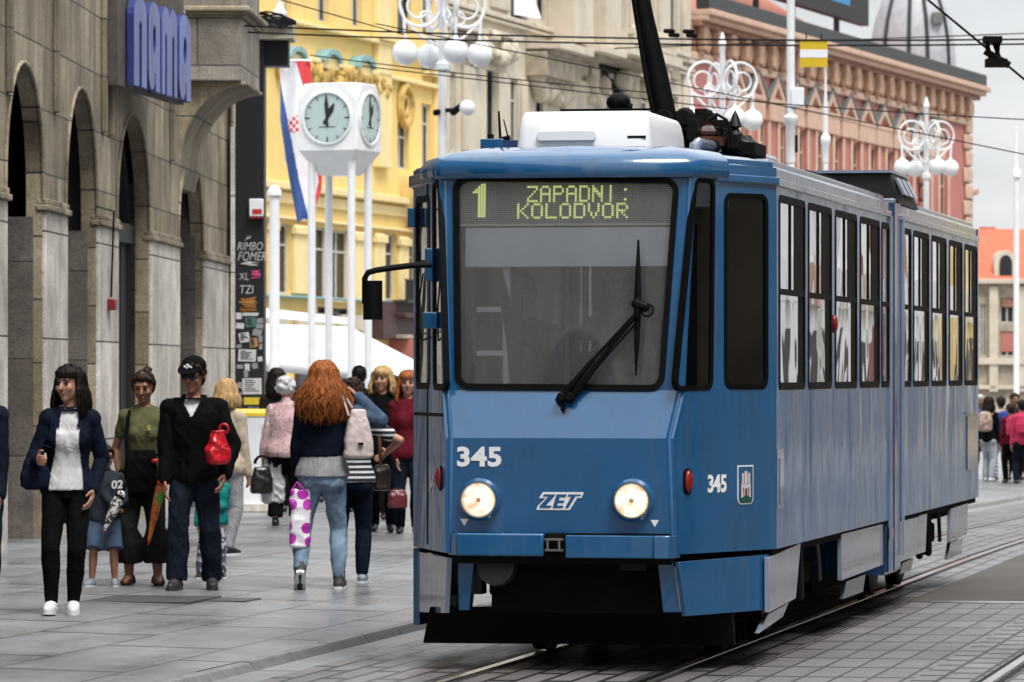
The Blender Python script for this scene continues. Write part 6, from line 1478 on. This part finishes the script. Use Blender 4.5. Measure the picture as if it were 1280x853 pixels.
CL = dict(black=cloth('black_cloth', (.0028, .0028, .0032)), navy=cloth('navy_knit', (.0055, .0085, .019)), white=cloth('white_knit', (.52, .52, .52), var=.08), olive=cloth('olive_jersey', (.095, .092, .045)), darkgrey=cloth('charcoal_cloth', (.017, .0175, .0175)),
    denimd=cloth('dark_denim', (.0075, .0105, .019), var=.5, scale=7), denim=cloth('mid_denim', (.055, .085, .135), var=.35, scale=6), denimlight=cloth('light_denim', (.17, .245, .33), var=.5, scale=5), hoodie=cloth('slate_hoodie', (.022, .027, .036)), teal=cloth('teal_jacket', (.01, .17, .16)),
    beige=cloth('beige_jacket', (.44, .36, .28)), burgundy=cloth('burgundy_jacket', (.10, .008, .016)), pinkc=cloth('pink_jacket', (.50, .045, .10)), grey=cloth('grey_cloth', (.25, .25, .26)), blue=cloth('blue_cloth', (.03, .06, .25)), palegrey=cloth('pale_grey_trousers', (.33, .35, .38)), shirtw=cloth('white_shirt', (.6, .6, .6), var=.05))
HR_ = dict(dark=hairm('dark_brown_hair', (.003, .002, .0018), (.013, .008, .006)), brown=hairm('brown_hair', (.012, .006, .004), (.04, .02, .012)), red=hairm('copper_hair', (.10, .025, .006), (.42, .135, .035)), blonde=hairm('blonde_hair', (.26, .14, .05), (.58, .40, .20)), grey=hairm('grey_hair', (.36, .36, .37), (.66, .66, .66)))
SH = dict(white=pm('white_sneaker', (.66, .66, .66), .5, var=.15, scale=30), black=pm('black_shoe', (.008, .008, .008), .4), dark=pm('dark_sneaker', (.022, .022, .022), .6, var=.5, scale=40), sole=pm('white_sole', (.6, .6, .6), .5), greyblue=pm('grey_sneaker', (.20, .23, .27), .6, var=.4, scale=40), brown=pm('dark_leather', (.02, .012, .009), .4))
def paisley():
    n = N('paisley_cloth'); v = n.coord('Object'); f = n.noise(v, 19, 3, .6, 1.6); n.base(n.ramp(f, [(.40, (.62, .55, .54)), (.47, (.30, .05, .07)), (.53, (.62, .54, .53)), (.60, (.36, .12, .14)), (.66, (.60, .56, .55))])); n.set(Roughness=.85); return n.m
def stripes(name, c1, c2, w, ax=2, th=.5):
    n = N(name); sp = n.n('SeparateXYZ'); n.l(n.coord('Object'), sp.inputs[0]); d = n.math('FRACT', n.math('MULTIPLY', sp.outputs[ax], 1/w)); n.base(n.ramp(d, [(th-.02, c1), (th+.02, c2)])); n.set(Roughness=.85); return n.m
def blotch(name, c1, c2, sc, th=.5):
    n = N(name); f = n.noise(n.coord('Object'), sc, 2, .5, .8); n.base(n.ramp(f, [(th-.03, c1), (th+.03, c2)])); n.set(Roughness=.7); return n.m
def soft(name, pts_rings, mats, label, cat, vox=.010, fold=.006, parent=None):
    """a bag-like thing lofted from rings [(centre, rx, ry, M3)]"""
    mb = MB(); mb.loft(pts_rings); o = solid(name, mb, vox, mats, parent, 2, fold, (1, 1, 1), 12); 
    return tag(o, label, cat) if label else o
def bagloft(c, secs, yaw=0, n=16, sq=.6):
    """rings of a soft bag: secs = (z, half width, half depth)"""
    c = V(c); rings = []
    for z, a, b in secs:
        r = []
        for i in range(n):
            q = 2*pi*i/n; x, y = cos(q), sin(q); x = math.copysign(abs(x)**sq, x)*a; y = math.copysign(abs(y)**sq, y)*b
            r.append(c+V((x*cos(yaw)-y*sin(yaw), x*sin(yaw)+y*cos(yaw), z)))
        rings.append(r)
    return rings
def wp(px, py, Y): return W(px, py, Y)

# --- the woman in front
A = Person(77, 768, 1.70, 0, 'woman in white top, navy cardigan and white trainers walking nearest the camera', skin='a', vox=.0085, hyaw=-28, hpitch=2, lean=(.02, -.01), hip=(.022, 0), girth=.97,
    feet={'R': (-.036, -.075, 0, 4, -4), 'L': (.048, -.01, 0, 4, 0)}, hands={'R': ('px', 52, 574, .15), 'L': ('px', 118, 612, .03)}, poles={'R': (-.25, 1, -.1), 'L': (.6, 1, 0)})
A.top('shirt', [CL['white']], .013, .49, .3, .002, fold=.005)
hh = A.H
A.top('cardigan', [CL['navy']], .021, .47, 1., .009, fold=.008, cut=lambda c: c.y < A.sp(V((0, 0, c.z))).y+.01 and abs(c.x-A.sp(V((0, 0, c.z))).x-.004) < (.058+.012*sin(c.z*9) if c.z < .76*hh else .036)*hh*(1.0 if c.z > .5*hh else 1.1) and c.z < .825*hh or c.z > .845*hh)
A.legs('trousers', CL['black'], .005, 1, -.002, fold=.004)
A.shoes(SH['white'], SH['sole'], r=1.2, soleh=.016)
A.hair(HR_['dark'], 'long', .16, .002, 1.0, True, 3)
MB().torus(A.sp(V((0, -.012, .832))*hh), .062, .006, (0, -.5, 1), 24, 5).build('necklace', M['steel'], A.ob)
Yb = A.g.y-.12
o = soft('handbag', bagloft(wp(44, 612, Yb), [(0, .07, .035), (.02, .10, .055), (.10, .105, .06), (.2, .075, .045), (.27, .05, .03)], .4), CL['navy'], 'dark navy handbag hanging from the arm of the woman in the cardigan', 'handbag')
MB().tube([wp(38, 575, Yb), wp(46, 562, Yb), wp(60, 545, Yb+.05), wp(66, 552, Yb)], .008, 6).tube([wp(44, 572, Yb), wp(54, 556, Yb), wp(64, 560, Yb)], .008, 6).build('strap', CL['navy'], o)
# --- person at the left edge
B = Person(-27, 768, 1.72, 0, 'person in a dark denim jacket cut off by the left edge', skin='b', vox=.011, hands={'L': ('px', 1, 632, .03)}); B.top('jacket', [CL['denimd']], .018, .47, 1, .012); B.legs('trousers', CL['denimd']); B.shoes(SH['dark'], SH['sole']); B.hair(HR_['dark'])
# --- boy
C_ = Person(131, 733, 1.06, 0, 'boy in a dark hoodie marked 02 and denim shorts', skin='b', vox=.009, head=1.28, hyaw=25, hpitch=8, feet={'R': (-.09, -.06, 0, 20, 0), 'L': (.075, -.04, 0, 5, 0)}, hands={'L': ('px', 152, 628, .13), 'R': ('px', 146, 632, .16)}, girth=1.12, male=True)
C_.top('hoodie', [CL['hoodie']], .022, .47, 1, .016, fold=.007, collar=.03); C_.legs('shorts', CL['denim'], .012, .5, .022); C_.shoes(SH['greyblue'], SH['sole'], r=1.25); C_.hair(HR_['brown'], 'short', seed=4)
fr_c = Fr(tuple(C_.g+V((.02, -.157, 0))), (1, 0, .06), (0, 0, 1)); a, b = fr_c.px(132, 612); mb, _ = text_mb('02', fr_c, a, b, .066, 1.05, .03, 0, .004); o = mb.build('number', SH['sole'], None, smooth=0); o.parent = C_.ob; o.matrix_parent_inverse = (Matrix.Translation(C_.g)).inverted()
def umbrella(name, p0, p1, r, mats, label, hook=True):
    """folded umbrella from the handle p0 to the tip p1"""
    p0, p1 = V(p0), V(p1); d = (p1-p0).normalized(); L = (p1-p0).length; u = d.orthogonal().normalized(); w_ = d.cross(u)
    mb = MB(); rings = []; prof = [(.10, .012), (.14, .7*r), (.35, r), (.6, .85*r), (.85, .45*r), (.95, .012)]
    for t, q in prof: rings.append([p0+d*L*t+(u*cos(2*pi*k/16)+w_*sin(2*pi*k/16))*q*(1+.14*(k % 2)) for k in range(16)])
    mb.loft(rings); o = mb.build(name, mats[0], None, smooth=60); tag(o, label, 'umbrella')
    MB().tube([p0+d*L*.93, p1], [.010, .006], 8).build('tip', mats[1], o); MB().tube([p0-d*.08, p0, p0+d*L*.12], .012, 8).build('handle', mats[2], o); MB().torus(p0+d*L*.22, r*.85, .008, d, 18, 5).build('band', mats[2], o); return o
redp = pm('red_plastic', (.45, .015, .012), .4)
umbrella('umbrella', wp(156, 608, C_.g.y-.22), wp(129, 666, C_.g.y-.24), .040, [blotch('black_white_print', (.02, .02, .02), (.55, .55, .52), 32), redp, CL['black']], 'folded black and white patterned umbrella with a red tip held by the boy')
# --- woman in the olive shirt
D = Person(178, 731, 1.66, 0, 'woman in a tight olive T-shirt with cropped grey trousers and sandals', skin='b', vox=.0085, girth=1.12, hyaw=-6, hpitch=16, lean=(.01, -.01), feet={'R': (-.06, -.04, 0, 6, 0), 'L': (.075, -.045, 0, 8, 0)}, hands={'R': ('px', 150, 598, .0), 'L': ('px', 203, 602, .1)}, poles={'R': (-.7, 1, 0), 'L': (1, .6, -.4)})
D.top('shirt', [CL['olive']], .009, .53, .27, .004, fold=.006); D.legs('trousers', CL['darkgrey'], .011, .86, .03, fold=.007, calf=.012); D.sandals(SH['brown']); D.hair(HR_['brown'], 'bun', bun=True, seed=6)
hh = D.H; c = lambda x, y, z: D.W(V((x, y, z))*hh)
fr_d2 = Fr(tuple(c(0, -.098, 0)), (1, 0, 0), (0, 0, 1)); a, b = fr_d2.px(184, 538); mb, _ = text_mb('S', fr_d2, a, b, .042, 1.2, .03, 0, .012); o = mb.build('print', pm('print_lime', (.35, .36, .06), .7), None, smooth=0); o.parent = D.ob; o.matrix_parent_inverse = Matrix.Translation(D.g).inverted()
bag = soft('shoulder_bag', bagloft(c(.0, -.115, .42), [(0, .06, .02), (.02, .12, .05), (.15, .13, .06), (.30, .125, .055), (.36, .115, .035)], .0), CL['black'], 'black shoulder bag worn in front by the woman in olive', 'bag')
MB().tube([c(-.065, -.09, .62), c(-.07, -.085, .70), c(-.062, -.055, .79), c(-.055, 0, .83), c(-.02, .06, .80)], .018, 6).tube([c(.06, -.11, .60), c(.09, -.08, .62)], .012, 6).build('strap', CL['black'], bag); MB().ell(c(.07, -.145, .585), .03, .02, .02).build('toggle', redp, bag)
um = umbrella('umbrella', wp(206, 584, D.g.y-.30), wp(185, 682, D.g.y-.30), .034, [blotch('orange_cartoonless_print', (.52, .10, .015), (.62, .22, .05), 20), redp, redp], 'folded orange and green child umbrella held between the woman in olive and the man')
MB().lathe([(.030, 0), (.036, .05), (.036, .10), (.028, .13)], wp(196, 632, D.g.y-.30), (wp(206, 584, D.g.y)-wp(185, 682, D.g.y)), 14).build('green_panel', pm('green_print', (.03, .42, .06), .5), um)
# --- man in the cap
E = Person(243, 737, 1.76, 0, 'man in a black cap, glasses and dark zip jacket looking down', male=True, skin='c', vox=.0085, hyaw=-16, hpitch=9, lean=(-.0, -.02), girth=1.05, feet={'R': (-.072, -.09, 0, 12, 0), 'L': (.075, .02, 0, 5, 0)}, hands={'R': ('px', 208, 600, .08), 'L': ('px', 283, 592, .10)}, poles={'R': (-.6, 1, 0), 'L': (1, .7, 0)}, shw=.104)
hh = E.H; E.top('undershirt', [CL['shirtw']], .004, .5, .2, .0, fold=.003)
E.top('jacket', [CL['black']], .022, .47, 1, .014, fold=.010, collar=.0, cut=lambda p: (p.y < E.sp(V((0, 0, p.z))).y and abs(p.x-E.sp(V((0, 0, p.z))).x+.012) < (p.z/hh-.752)*.55*hh and p.z < .83*hh) or p.z > .84*hh)
MB().loft([[E.sp(V((0, .004, z))*hh)+V((r*hh*cos(R(q)), r*hh*.95*sin(R(q))-.0, 0)) for q in range(-55, 236, 15)] for z, r in ((.812, .062), (.845, .050), (.852, .053), (.815, .068))], False, False).build('collar', CL['black'], E.ob, smooth=60)
E.legs('jeans', CL['denimd'], .012, 1, .012, fold=.008); E.shoes(SH['dark'], SH['dark'], r=1.22, soleh=.014); E.hair(HR_['brown'], 'short', seed=2)
h = E.hp; Q = E.HM.to_3x3(); mb = MB().ell(h(0, .008, .036), .052*hh, .062*hh, .044*hh, 18, 10, M=Q); cp = solid('cap', mb, .008, [CL['black']], E.ob, 1)
MB().loft([[h(.046*cos(q), -.044-.040*sin(q)*k, .033-.014*sin(q)*k+dz) for q in [pi*i/12 for i in range(13)]] for k, dz in ((0, .006), (1, .0), (1, -.004), (0, .001))], False, False).build('brim', CL['black'], cp, smooth=60)
mb = MB()
for x, z, r in ((-.014, .043, .007), (-.004, .050, .006), (.004, .044, .007), (-.006, .038, .007), (.012, .040, .005)): mb.ell(h(x, -.0515, z), r*hh, .006*hh, r*hh*.8, 8, 5)
mb.build('cap_badge', SH['white'], cp)
gl = MB()
for sg in (-1, 1): gl.ell(h(sg*.0185, -.0555, .001), .0145*hh, .004*hh, .0105*hh, 10, 6, M=Q); gl.tube([h(sg*.032, -.052, .004), h(sg*.049, .0, .006)], .003*hh, 5)
gl.tube([h(-.008, -.057, .003), h(.008, -.057, .003)], .0025*hh, 5).build('glasses', EYE, E.ob)
Yr = E.g.y-.30
rp_ = V((sin(.35), 0, cos(.35)))
o = soft('red_bag', [[p for p in r] for r in bagloft(wp(272, 577, Yr), [(-.02, .07, .04), (.0, .09, .07), (.08, .095, .075), (.16, .07, .055), (.22, .05, .045), (.24, .055, .045)], .5)], pm('red_shiny_plastic', (.50, .010, .018), .25, var=.3, bump=.4), 'shiny red plastic bag tucked under the arm of the man', 'bag', fold=.012)
MB().torus(wp(280, 536, Yr), .035, .012, (.3, 1, .2), 16, 6).build('handle', pm('red_plastic_handle', (.42, .012, .02), .3), o)
# --- child in teal, woman in beige behind the man
G_ = Person(266, 723, .92, 0, 'small child in a teal jacket half hidden behind the man', skin='b', vox=.011, head=1.35, girth=1.2, male=True, feet={'R': (-.115, -.05, 0, 10), 'L': (.085, .05, 0, 10)}, hands={'L': ('px', 277, 633, .1)}); G_.top('jacket', [CL['teal']], .030, .47, 1, .022, fold=.008, collar=.03); G_.legs('leggings', blotch('leggings_print', (.06, .06, .10), (.45, .45, .5), 24), .012); G_.shoes(SH['black'], SH['sole']); G_.hair(HR_['brown'])
I_ = Person(283, 694, 1.56, 150, 'blonde woman in a beige jacket mostly hidden behind the man in the cap', skin='a', vox=.011, hyaw=20, hands={'R': ('px', 311, 622, .02), 'L': (.12, -.06, .5)}, girth=1.12); I_.top('jacket', [CL['beige']], .022, .47, 1, .016, fold=.01); I_.legs('trousers', CL['grey'], .01); I_.shoes(SH['black'], SH['sole']); I_.hair(HR_['blonde'], 'long', .10, .002, 1.05, True, 8)
# --- elderly woman in paisley
J_ = Person(357, 657, 1.57, 172, 'elderly woman with grey curls in a red and white paisley jacket seen from behind', skin='a', vox=.011, girth=1.25, hyaw=-25, lean=(0, -.03), feet={'L': (.07, .0, 0, 5), 'R': (-.07, -.02, 0, 5)}, hands={'L': ('px', 328, 572, .04), 'R': (-.14, -.05, .5)}); J_.top('jacket', [paisley()], .022, .43, 1, .018, fold=.008, collar=.02); J_.legs('trousers', CL['black'], .016, .96, .016); J_.shoes(SH['black'], SH['black']); J_.hair(HR_['grey'], 'curly', vol=1.12, seed=5)
Yj = J_.g.y-.1
o = soft('handbag', bagloft(wp(327, 615, Yj), [(-.02, .10, .05), (.0, .125, .08), (.14, .12, .075), (.24, .09, .05), (.27, .08, .03)], .3), pm('black_leather_bag', (.007, .007, .007), .3), 'black leather handbag carried by the elderly woman in paisley', 'handbag'); MB().torus(wp(327, 580, Yj), .085, .010, (.3, 1, 0), 22, 6, -pi/2, pi/2).torus(wp(329, 580, Yj+.06), .085, .010, (.3, 1, 0), 22, 6, -pi/2, pi/2).build('handle', M['rubber'], o)
o = soft('carrier_bag', bagloft(wp(341, 626, Yj+.1), [(-.03, .09, .03), (0, .13, .05), (.2, .13, .055), (.4, .10, .04), (.5, .06, .02)], -.2), pm('grey_thin_plastic', (.40, .41, .43), .35, var=.3, bump=.3), 'wrinkled grey white carrier bag beside the black handbag', 'bag', fold=.014); MB().tube([wp(338, 578, Yj+.1), wp(336, 570, Yj+.1), wp(345, 578, Yj+.1)], .008, 5).build('handle', M['white'], o)
# --- woman with long red hair
L_ = Person(400, 737, 1.74, 180, 'woman with long wavy red hair, navy jacket and light blue jeans walking away', skin='a', vox=.0085, girth=1.16, lean=(-.01, -.01), hip=(-.01, 0), feet={'L': (.085, .09, .045, 4, 42), 'R': (-.085, -.03, 0, 8, 0)}, hands={'L': ('px', 372, 606, .05), 'R': ('px', 447, 497, .04)}, poles={'L': (.8, .6, 0), 'R': (-1, -.2, -.25)})
hh = L_.H; L_.top('undershirt', [CL['grey']], .014, .50, .1, .0, fold=.004, z1=.64, bust=False); L_.top('jacket', [CL['navy'], CL['denim']], .018, .575, 1, .012, fold=.008, pick=lambda p: 1 if p.x < -.125*hh else 0); L_.legs('jeans', CL['denimlight'], .007, .99, -.001, fold=.009)
L_.shoes(pm('dark_grey_boot', (.035, .033, .034), .7, var=.3), SH['sole'], .16, .014, 1.2, 'ankle_boot'); L_.hair(HR_['red'], 'long', .20, .010, 1.15, False, 12, flare=.034)
Yl = L_.g.y
o = soft('shoulder_bag', bagloft(wp(448, 570, Yl-.10), [(-.02, .10, .05), (0, .12, .065), (.12, .115, .065), (.26, .085, .05), (.36, .055, .03)], .15), pm('blush_leather', (.55, .46, .44), .4, var=.06), 'pale pink leather bag on the shoulder of the woman with red hair', 'handbag'); MB().tube([wp(440, 510, Yl-.1), wp(430, 494, Yl-.1), wp(427, 480, Yl+.02), wp(424, 500, Yl-.05), wp(428, 525, Yl-.1)], .011, 6).tube([wp(436, 520, Yl-.16), wp(431, 505, Yl-.14), wp(427, 490, Yl-.08)], .009, 6).build('strap', pm('blush_strap', (.50, .42, .41), .4), o); MB().box(*(wp(452, 0, Yl).x-.02, wp(452, 0, Yl).x+.02), Yl-.19, Yl-.165, wp(0, 556, Yl).z, wp(0, 553, Yl).z).build('tag', M['black'], o)
def dots_mat():
    n = N('purple_dots'); vo = n.n('TexVoronoi'); vo.voronoi_dimensions = '2D'; n.l(n.coord('Object', (1, 1, 1), (R(90), 0, 0)), vo.inputs['Vector']); vo.inputs['Scale'].default_value = 8; vo.inputs['Randomness'].default_value = .6
    n.base(n.ramp(vo.outputs['Distance'], [(.33, (.42, .03, .36)), (.37, (.70, .68, .72))])); n.set(Roughness=.35); return n.m
spots = dots_mat()
o = soft('carrier_bag', bagloft(wp(375, 684, Yl-.1), [(-.01, .07, .025), (.01, .085, .045), (.2, .08, .045), (.36, .085, .03), (.45, .075, .02)], .35), spots, 'white plastic carrier bag with purple dots in the hand of the red haired woman', 'bag', fold=.010); MB().tube([wp(366, 612, Yl-.1), wp(371, 603, Yl-.1), wp(380, 612, Yl-.1)], .010, 6).build('handle', pm('purple_plastic', (.40, .03, .33), .4), o)
# --- friend in the striped shirt
K_ = Person(440, 729, 1.60, 180, 'woman with short dark hair in a black and white striped shirt seen from behind', skin='a', vox=.009, girth=1.12, feet={'L': (.06, .07, .02, 4, 25), 'R': (-.05, -.02, 0, 8, 0)}, hands={'R': ('px', 483, 566, .09), 'L': (.13, -.05, .5)}, poles={'R': (-1, .7, 0)}); K_.top('shirt', [stripes('striped_jersey', (.55, .55, .55), (.008, .009, .016), .042, 2, .42)], .014, .50, .32, .012, fold=.006); K_.legs('trousers', CL['navy'], .008, 1, 0); K_.shoes(SH['greyblue'], SH['sole']); K_.hair(HR_['brown'], 'curly', vol=1.15, seed=9)
o = soft('shoulder_bag', bagloft(wp(477, 612, K_.g.y+.12), [(-.01, .05, .03), (.0, .07, .05), (.15, .07, .05), (.2, .05, .03)], .2), SH['brown'], 'brown leather bag at the hip of the woman in stripes', 'handbag'); MB().tube([wp(476, 582, K_.g.y+.1), wp(474, 545, K_.g.y+.14), wp(468, 510, K_.g.y+.13)], .014, 6).build('strap', pm('tan_strap', (.13, .05, .02), .5), o)
# --- further people in the crowd on the left
def simple(px, py, H, yaw, label, topm, legm, hairm_, kind='short', hl=.1, vox=.014, skin='a', male=False, sleeve=1, coat=.018, shoe='black', group='people in the crowd behind', **k):
    p = Person(px, py, H, yaw, label, group, male=male, skin=skin, vox=vox, **k); p.top('jacket', [topm] if not isinstance(topm, list) else topm, coat, .47, sleeve, .012, fold=.006)
    p.legs('trousers', legm, .009, fold=.004); p.shoes(SH[shoe], None); p.hair(hairm_, kind, hl, .004, 1.08, kind == 'long', int(px)); return p
simple(478, 665, 1.70, 0, 'blonde woman in a black cardigan facing the camera behind the striped shirt', CL['black'], CL['black'], HR_['blonde'], 'long', .11, .011, hyaw=-18)
N_ = simple(510, 668, 1.66, 0, 'woman with curly red hair in a burgundy jacket half hidden by the tram', CL['burgundy'], CL['denimd'], HR_['red'], 'long', .16, .012, hands={'R': ('px', 498, 606, .06)})
o = soft('handbag', bagloft(wp(497, 634, N_.g.y-.15), [(-.01, .08, .05), (0, .10, .06), (.12, .10, .06), (.18, .07, .03)], .2), pm('oxblood_leather', (.10, .012, .018), .35), 'dark red handbag low beside the tram corner', 'handbag'); MB().torus(wp(497, 618, N_.g.y-.15), .06, .008, (0, 1, 0), 18, 6, -pi/2, pi/2).build('handle', SH['brown'], o)
simple(489, 650, 1.62, 0, 'brown haired woman in the crowd between the blonde woman and the tram', CL['grey'], CL['darkgrey'], HR_['brown'], 'long', .10)
simple(346, 640, 1.74, 185, 'person with black hair and dark coat left of the grey haired woman', CL['darkgrey'], CL['black'], HR_['dark'], 'long', .13)
simple(372, 622, 1.66, 170, 'man with short dark hair and pale jacket beyond the grey haired woman', CL['beige'], CL['darkgrey'], HR_['dark'], 'short', male=True)
p = simple(449, 632, 1.84, 180, 'tall person in a black woolly hat behind the striped shirt', CL['black'], CL['black'], HR_['dark'], 'short', male=True); solid('hat', MB().ell(p.hp(0, .008, .024), .056*1.84, .066*1.84, .058*1.84, 14, 10), .014, [CL['black']], p.ob, 1)
p = simple(472, 626, 1.84, 180, 'tall person in a grey woolly hat behind the blonde woman', CL['grey'], CL['black'], HR_['dark'], 'short', male=True); solid('hat', MB().ell(p.hp(0, .008, .024), .056*1.84, .066*1.84, .058*1.84, 14, 10), .014, [CL['darkgrey']], p.ob, 1)
simple(394, 628, 1.72, 180, 'person with fair hair beside the red haired woman in the crowd', CL['blue'], CL['black'], HR_['blonde'], 'short')
simple(430, 640, 1.58, 0, 'person with sandy hair and beige coat behind the two friends', CL['beige'], CL['denimd'], HR_['blonde'], 'short')
# --- group on the right beyond the tram
def backpack(p, mat, label, sc=1.0):
    H = p.H; y = .10*H; rings = bagloft((0, y+.05, .60*H), [(0, .09*sc, .05*sc), (.03, .13*sc, .09*sc), (.2, .14*sc, .10*sc), (.34, .11*sc, .08*sc), (.38, .06*sc, .04*sc)])
    M4 = Matrix.Translation(p.g) @ Matrix.Rotation(p.yaw, 4, 'Z'); rings = [[M4 @ q for q in r] for r in rings]
    o = soft('backpack', rings, mat, label, 'backpack', .014)
    for sg in (-1, 1): MB().tube([M4 @ V((sg*.06*H, .08*H, .80*H)), M4 @ V((sg*.065*H, -.02, .825*H)), M4 @ V((sg*.07*H, -.075*H, .75*H)), M4 @ V((sg*.09*H, -.02*H, .62*H))], .018, 6).build('strap', mat, o)
GR = 'group standing in the street right of the tram'
simple(1225, 601, 1.62, 20, 'person in a white cap peeping out behind the tail of the tram', CL['blue'], CL['black'], HR_['grey'], 'short', group=GR, skin='b', male=True)
p = simple(1236, 602, 1.58, 155, 'woman with long dark hair and grey trousers next to the tram tail', CL['black'], CL['palegrey'], HR_['dark'], 'long', .13, group=GR, shoe='white'); backpack(p, blotch('floral_backpack', (.42, .33, .26), (.24, .15, .12), 14), 'beige patterned backpack on the woman with grey trousers')
p = simple(1251, 601, 1.60, 200, 'person in a blue cap and striped shorts in the middle of the group', CL['beige'], stripes('striped_shorts', (.5, .5, .55), (.1, .1, .2), .07), HR_['brown'], 'short', group=GR, skin='b'); solid('cap', MB().ell(p.hp(0, .005, .026), .054*1.6, .062*1.6, .05*1.6, 12, 8).ell(p.hp(0, -.06, .02), .04*1.6, .04*1.6, .008*1.6, 10, 5), .014, [CL['blue']], p.ob, 1); backpack(p, CL['blue'], 'blue backpack on the person in the blue cap')
simple(1268, 600, 1.66, 15, 'bare headed man in a dark shirt facing the camera', CL['darkgrey'], CL['black'], HR_['brown'], 'short', group=GR, skin='b', male=True)
p = simple(1263, 604, 1.48, 190, 'shorter person with a red backpack left of the pink jacket', CL['burgundy'], CL['black'], HR_['brown'], 'short', group=GR); backpack(p, CL['pinkc'], 'red backpack of the shorter person')
p = simple(1277, 605, 1.56, 185, 'person in a bright pink jacket at the right edge', CL['pinkc'], CL['denimd'], HR_['dark'], 'short', group=GR); backpack(p, CL['pinkc'], 'bright pink backpack at the right edge', 1.1)
# --- inside the tram
def tramloc(x, y, z): return MT @ V((x, y, z))
q = tramloc(-.50, 1.25, .92); D2 = Person(0, 0, 1.74, -8, 'tram driver sitting behind the left half of the windscreen', male=True, skin='a', vox=.012, base=(q.x, q.y, q.z-.30), lean=(0, -.02), feet={'L': (.07, -.28, .18), 'R': (-.07, -.28, .18)}, hands={'L': (.14, -.26, .60), 'R': (-.14, -.26, .60)}); D2.top('shirt', [CL['darkgrey']], .014, .47, 1, .01); D2.legs('trousers', CL['darkgrey']); D2.shoes(SH['black']); D2.hair(HR_['brown'])
q = tramloc(-.03, 2.05, .92); D3 = Person(0, 0, 1.62, -11, 'passenger in a white blouse with hand at her chin behind the windscreen', skin='a', vox=.011, base=(q.x, q.y, q.z-.12), hyaw=15, hands={'R': (-.02, -.10, .835), 'L': (.10, -.15, .60)}, poles={'R': (-1, -.2, -1)}); D3.top('blouse', [CL['shirtw']], .016, .47, .4, .012); D3.legs('trousers', CL['darkgrey']); D3.shoes(SH['black']); D3.hair(HR_['brown'], 'short', vol=1.1)
SUN_E, SUN_AZ, SKY_S, EXPO = 1.5, 150, .065, 1.25
# ---------------------------------------------------------------- camera, light, sky
cam = bpy.data.cameras.new('camera'); co = bpy.data.objects.new('camera', cam); COL.objects.link(co)
co.location = CAMP; co.rotation_euler = (R(90), 0, 0)
cam.sensor_width = 36; cam.lens = FPX/1280*36; cam.shift_y = (HZ-426.5)/1280
cam.clip_start = .5; cam.clip_end = 3000
cam.dof.use_dof = True; cam.dof.focus_distance = 29.0; cam.dof.aperture_fstop = 9
SC.camera = co
EL, AZ = 60, 200
su = bpy.data.lights.new('sun', 'SUN'); so = bpy.data.objects.new('sun', su); COL.objects.link(so)
su.energy = SUN_E; su.angle = R(22); su.color = (1, .97, .93)
SAZ = R(SUN_AZ)                     # direction the light comes from, clockwise from +Y
dv = V((sin(SAZ)*cos(R(EL)), cos(SAZ)*cos(R(EL)), sin(R(EL))))
so.rotation_euler = (-dv).to_track_quat('-Z', 'Y').to_euler(); so.location = (0, 0, 60)
w = bpy.data.worlds.new('World'); SC.world = w; w.use_nodes = True; t = w.node_tree
bg = t.nodes['Background']; sky = t.nodes.new('ShaderNodeTexSky'); sky.sky_type = 'NISHITA'; sky.sun_disc = False
sky.sun_elevation = R(EL); sky.sun_rotation = SAZ
tc = t.nodes.new('ShaderNodeTexCoord'); mp = t.nodes.new('ShaderNodeMapping'); mp.inputs['Scale'].default_value = (2.2, 2.2, 5.5)
t.links.new(tc.outputs['Generated'], mp.inputs[0])
nz = t.nodes.new('ShaderNodeTexNoise'); nz.inputs['Scale'].default_value = 2.4; nz.inputs['Detail'].default_value = 6; nz.inputs['Roughness'].default_value = .55
t.links.new(mp.outputs[0], nz.inputs['Vector'])
rp = t.nodes.new('ShaderNodeValToRGB'); t.links.new(nz.outputs['Fac'], rp.inputs['Fac'])
rp.color_ramp.elements[0].position = .34; rp.color_ramp.elements[0].color = (5.2, 5.4, 5.65, 1)
rp.color_ramp.elements[1].position = .66; rp.color_ramp.elements[1].color = (9.6, 9.7, 9.8, 1)
mx = t.nodes.new('ShaderNodeMix'); mx.data_type = 'RGBA'; mx.inputs[0].default_value = .93
t.links.new(sky.outputs[0], mx.inputs[6]); t.links.new(rp.outputs[0], mx.inputs[7]); 
sx = t.nodes.new('ShaderNodeSeparateXYZ'); t.links.new(tc.outputs['Generated'], sx.inputs[0])
mr = t.nodes.new('ShaderNodeMapRange'); mr.inputs[1].default_value = 0; mr.inputs[2].default_value = 1; mr.inputs[3].default_value = .60; mr.inputs[4].default_value = 1.75   # an overcast sky is brightest overhead
t.links.new(sx.outputs['Z'], mr.inputs[0])
mu = t.nodes.new('ShaderNodeVectorMath'); mu.operation = 'SCALE'; t.links.new(mx.outputs[2], mu.inputs[0]); t.links.new(mr.outputs[0], mu.inputs['Scale']); t.links.new(mu.outputs[0], bg.inputs['Color'])
bg.inputs['Strength'].default_value = SKY_S
vs = SC.view_settings; vs.view_transform = 'Standard'; vs.look = 'None'; vs.gamma = 1; vs.exposure = EXPO; vs.use_curve_mapping = False
SC.cycles.max_bounces = 8; SC.cycles.transparent_max_bounces = 16
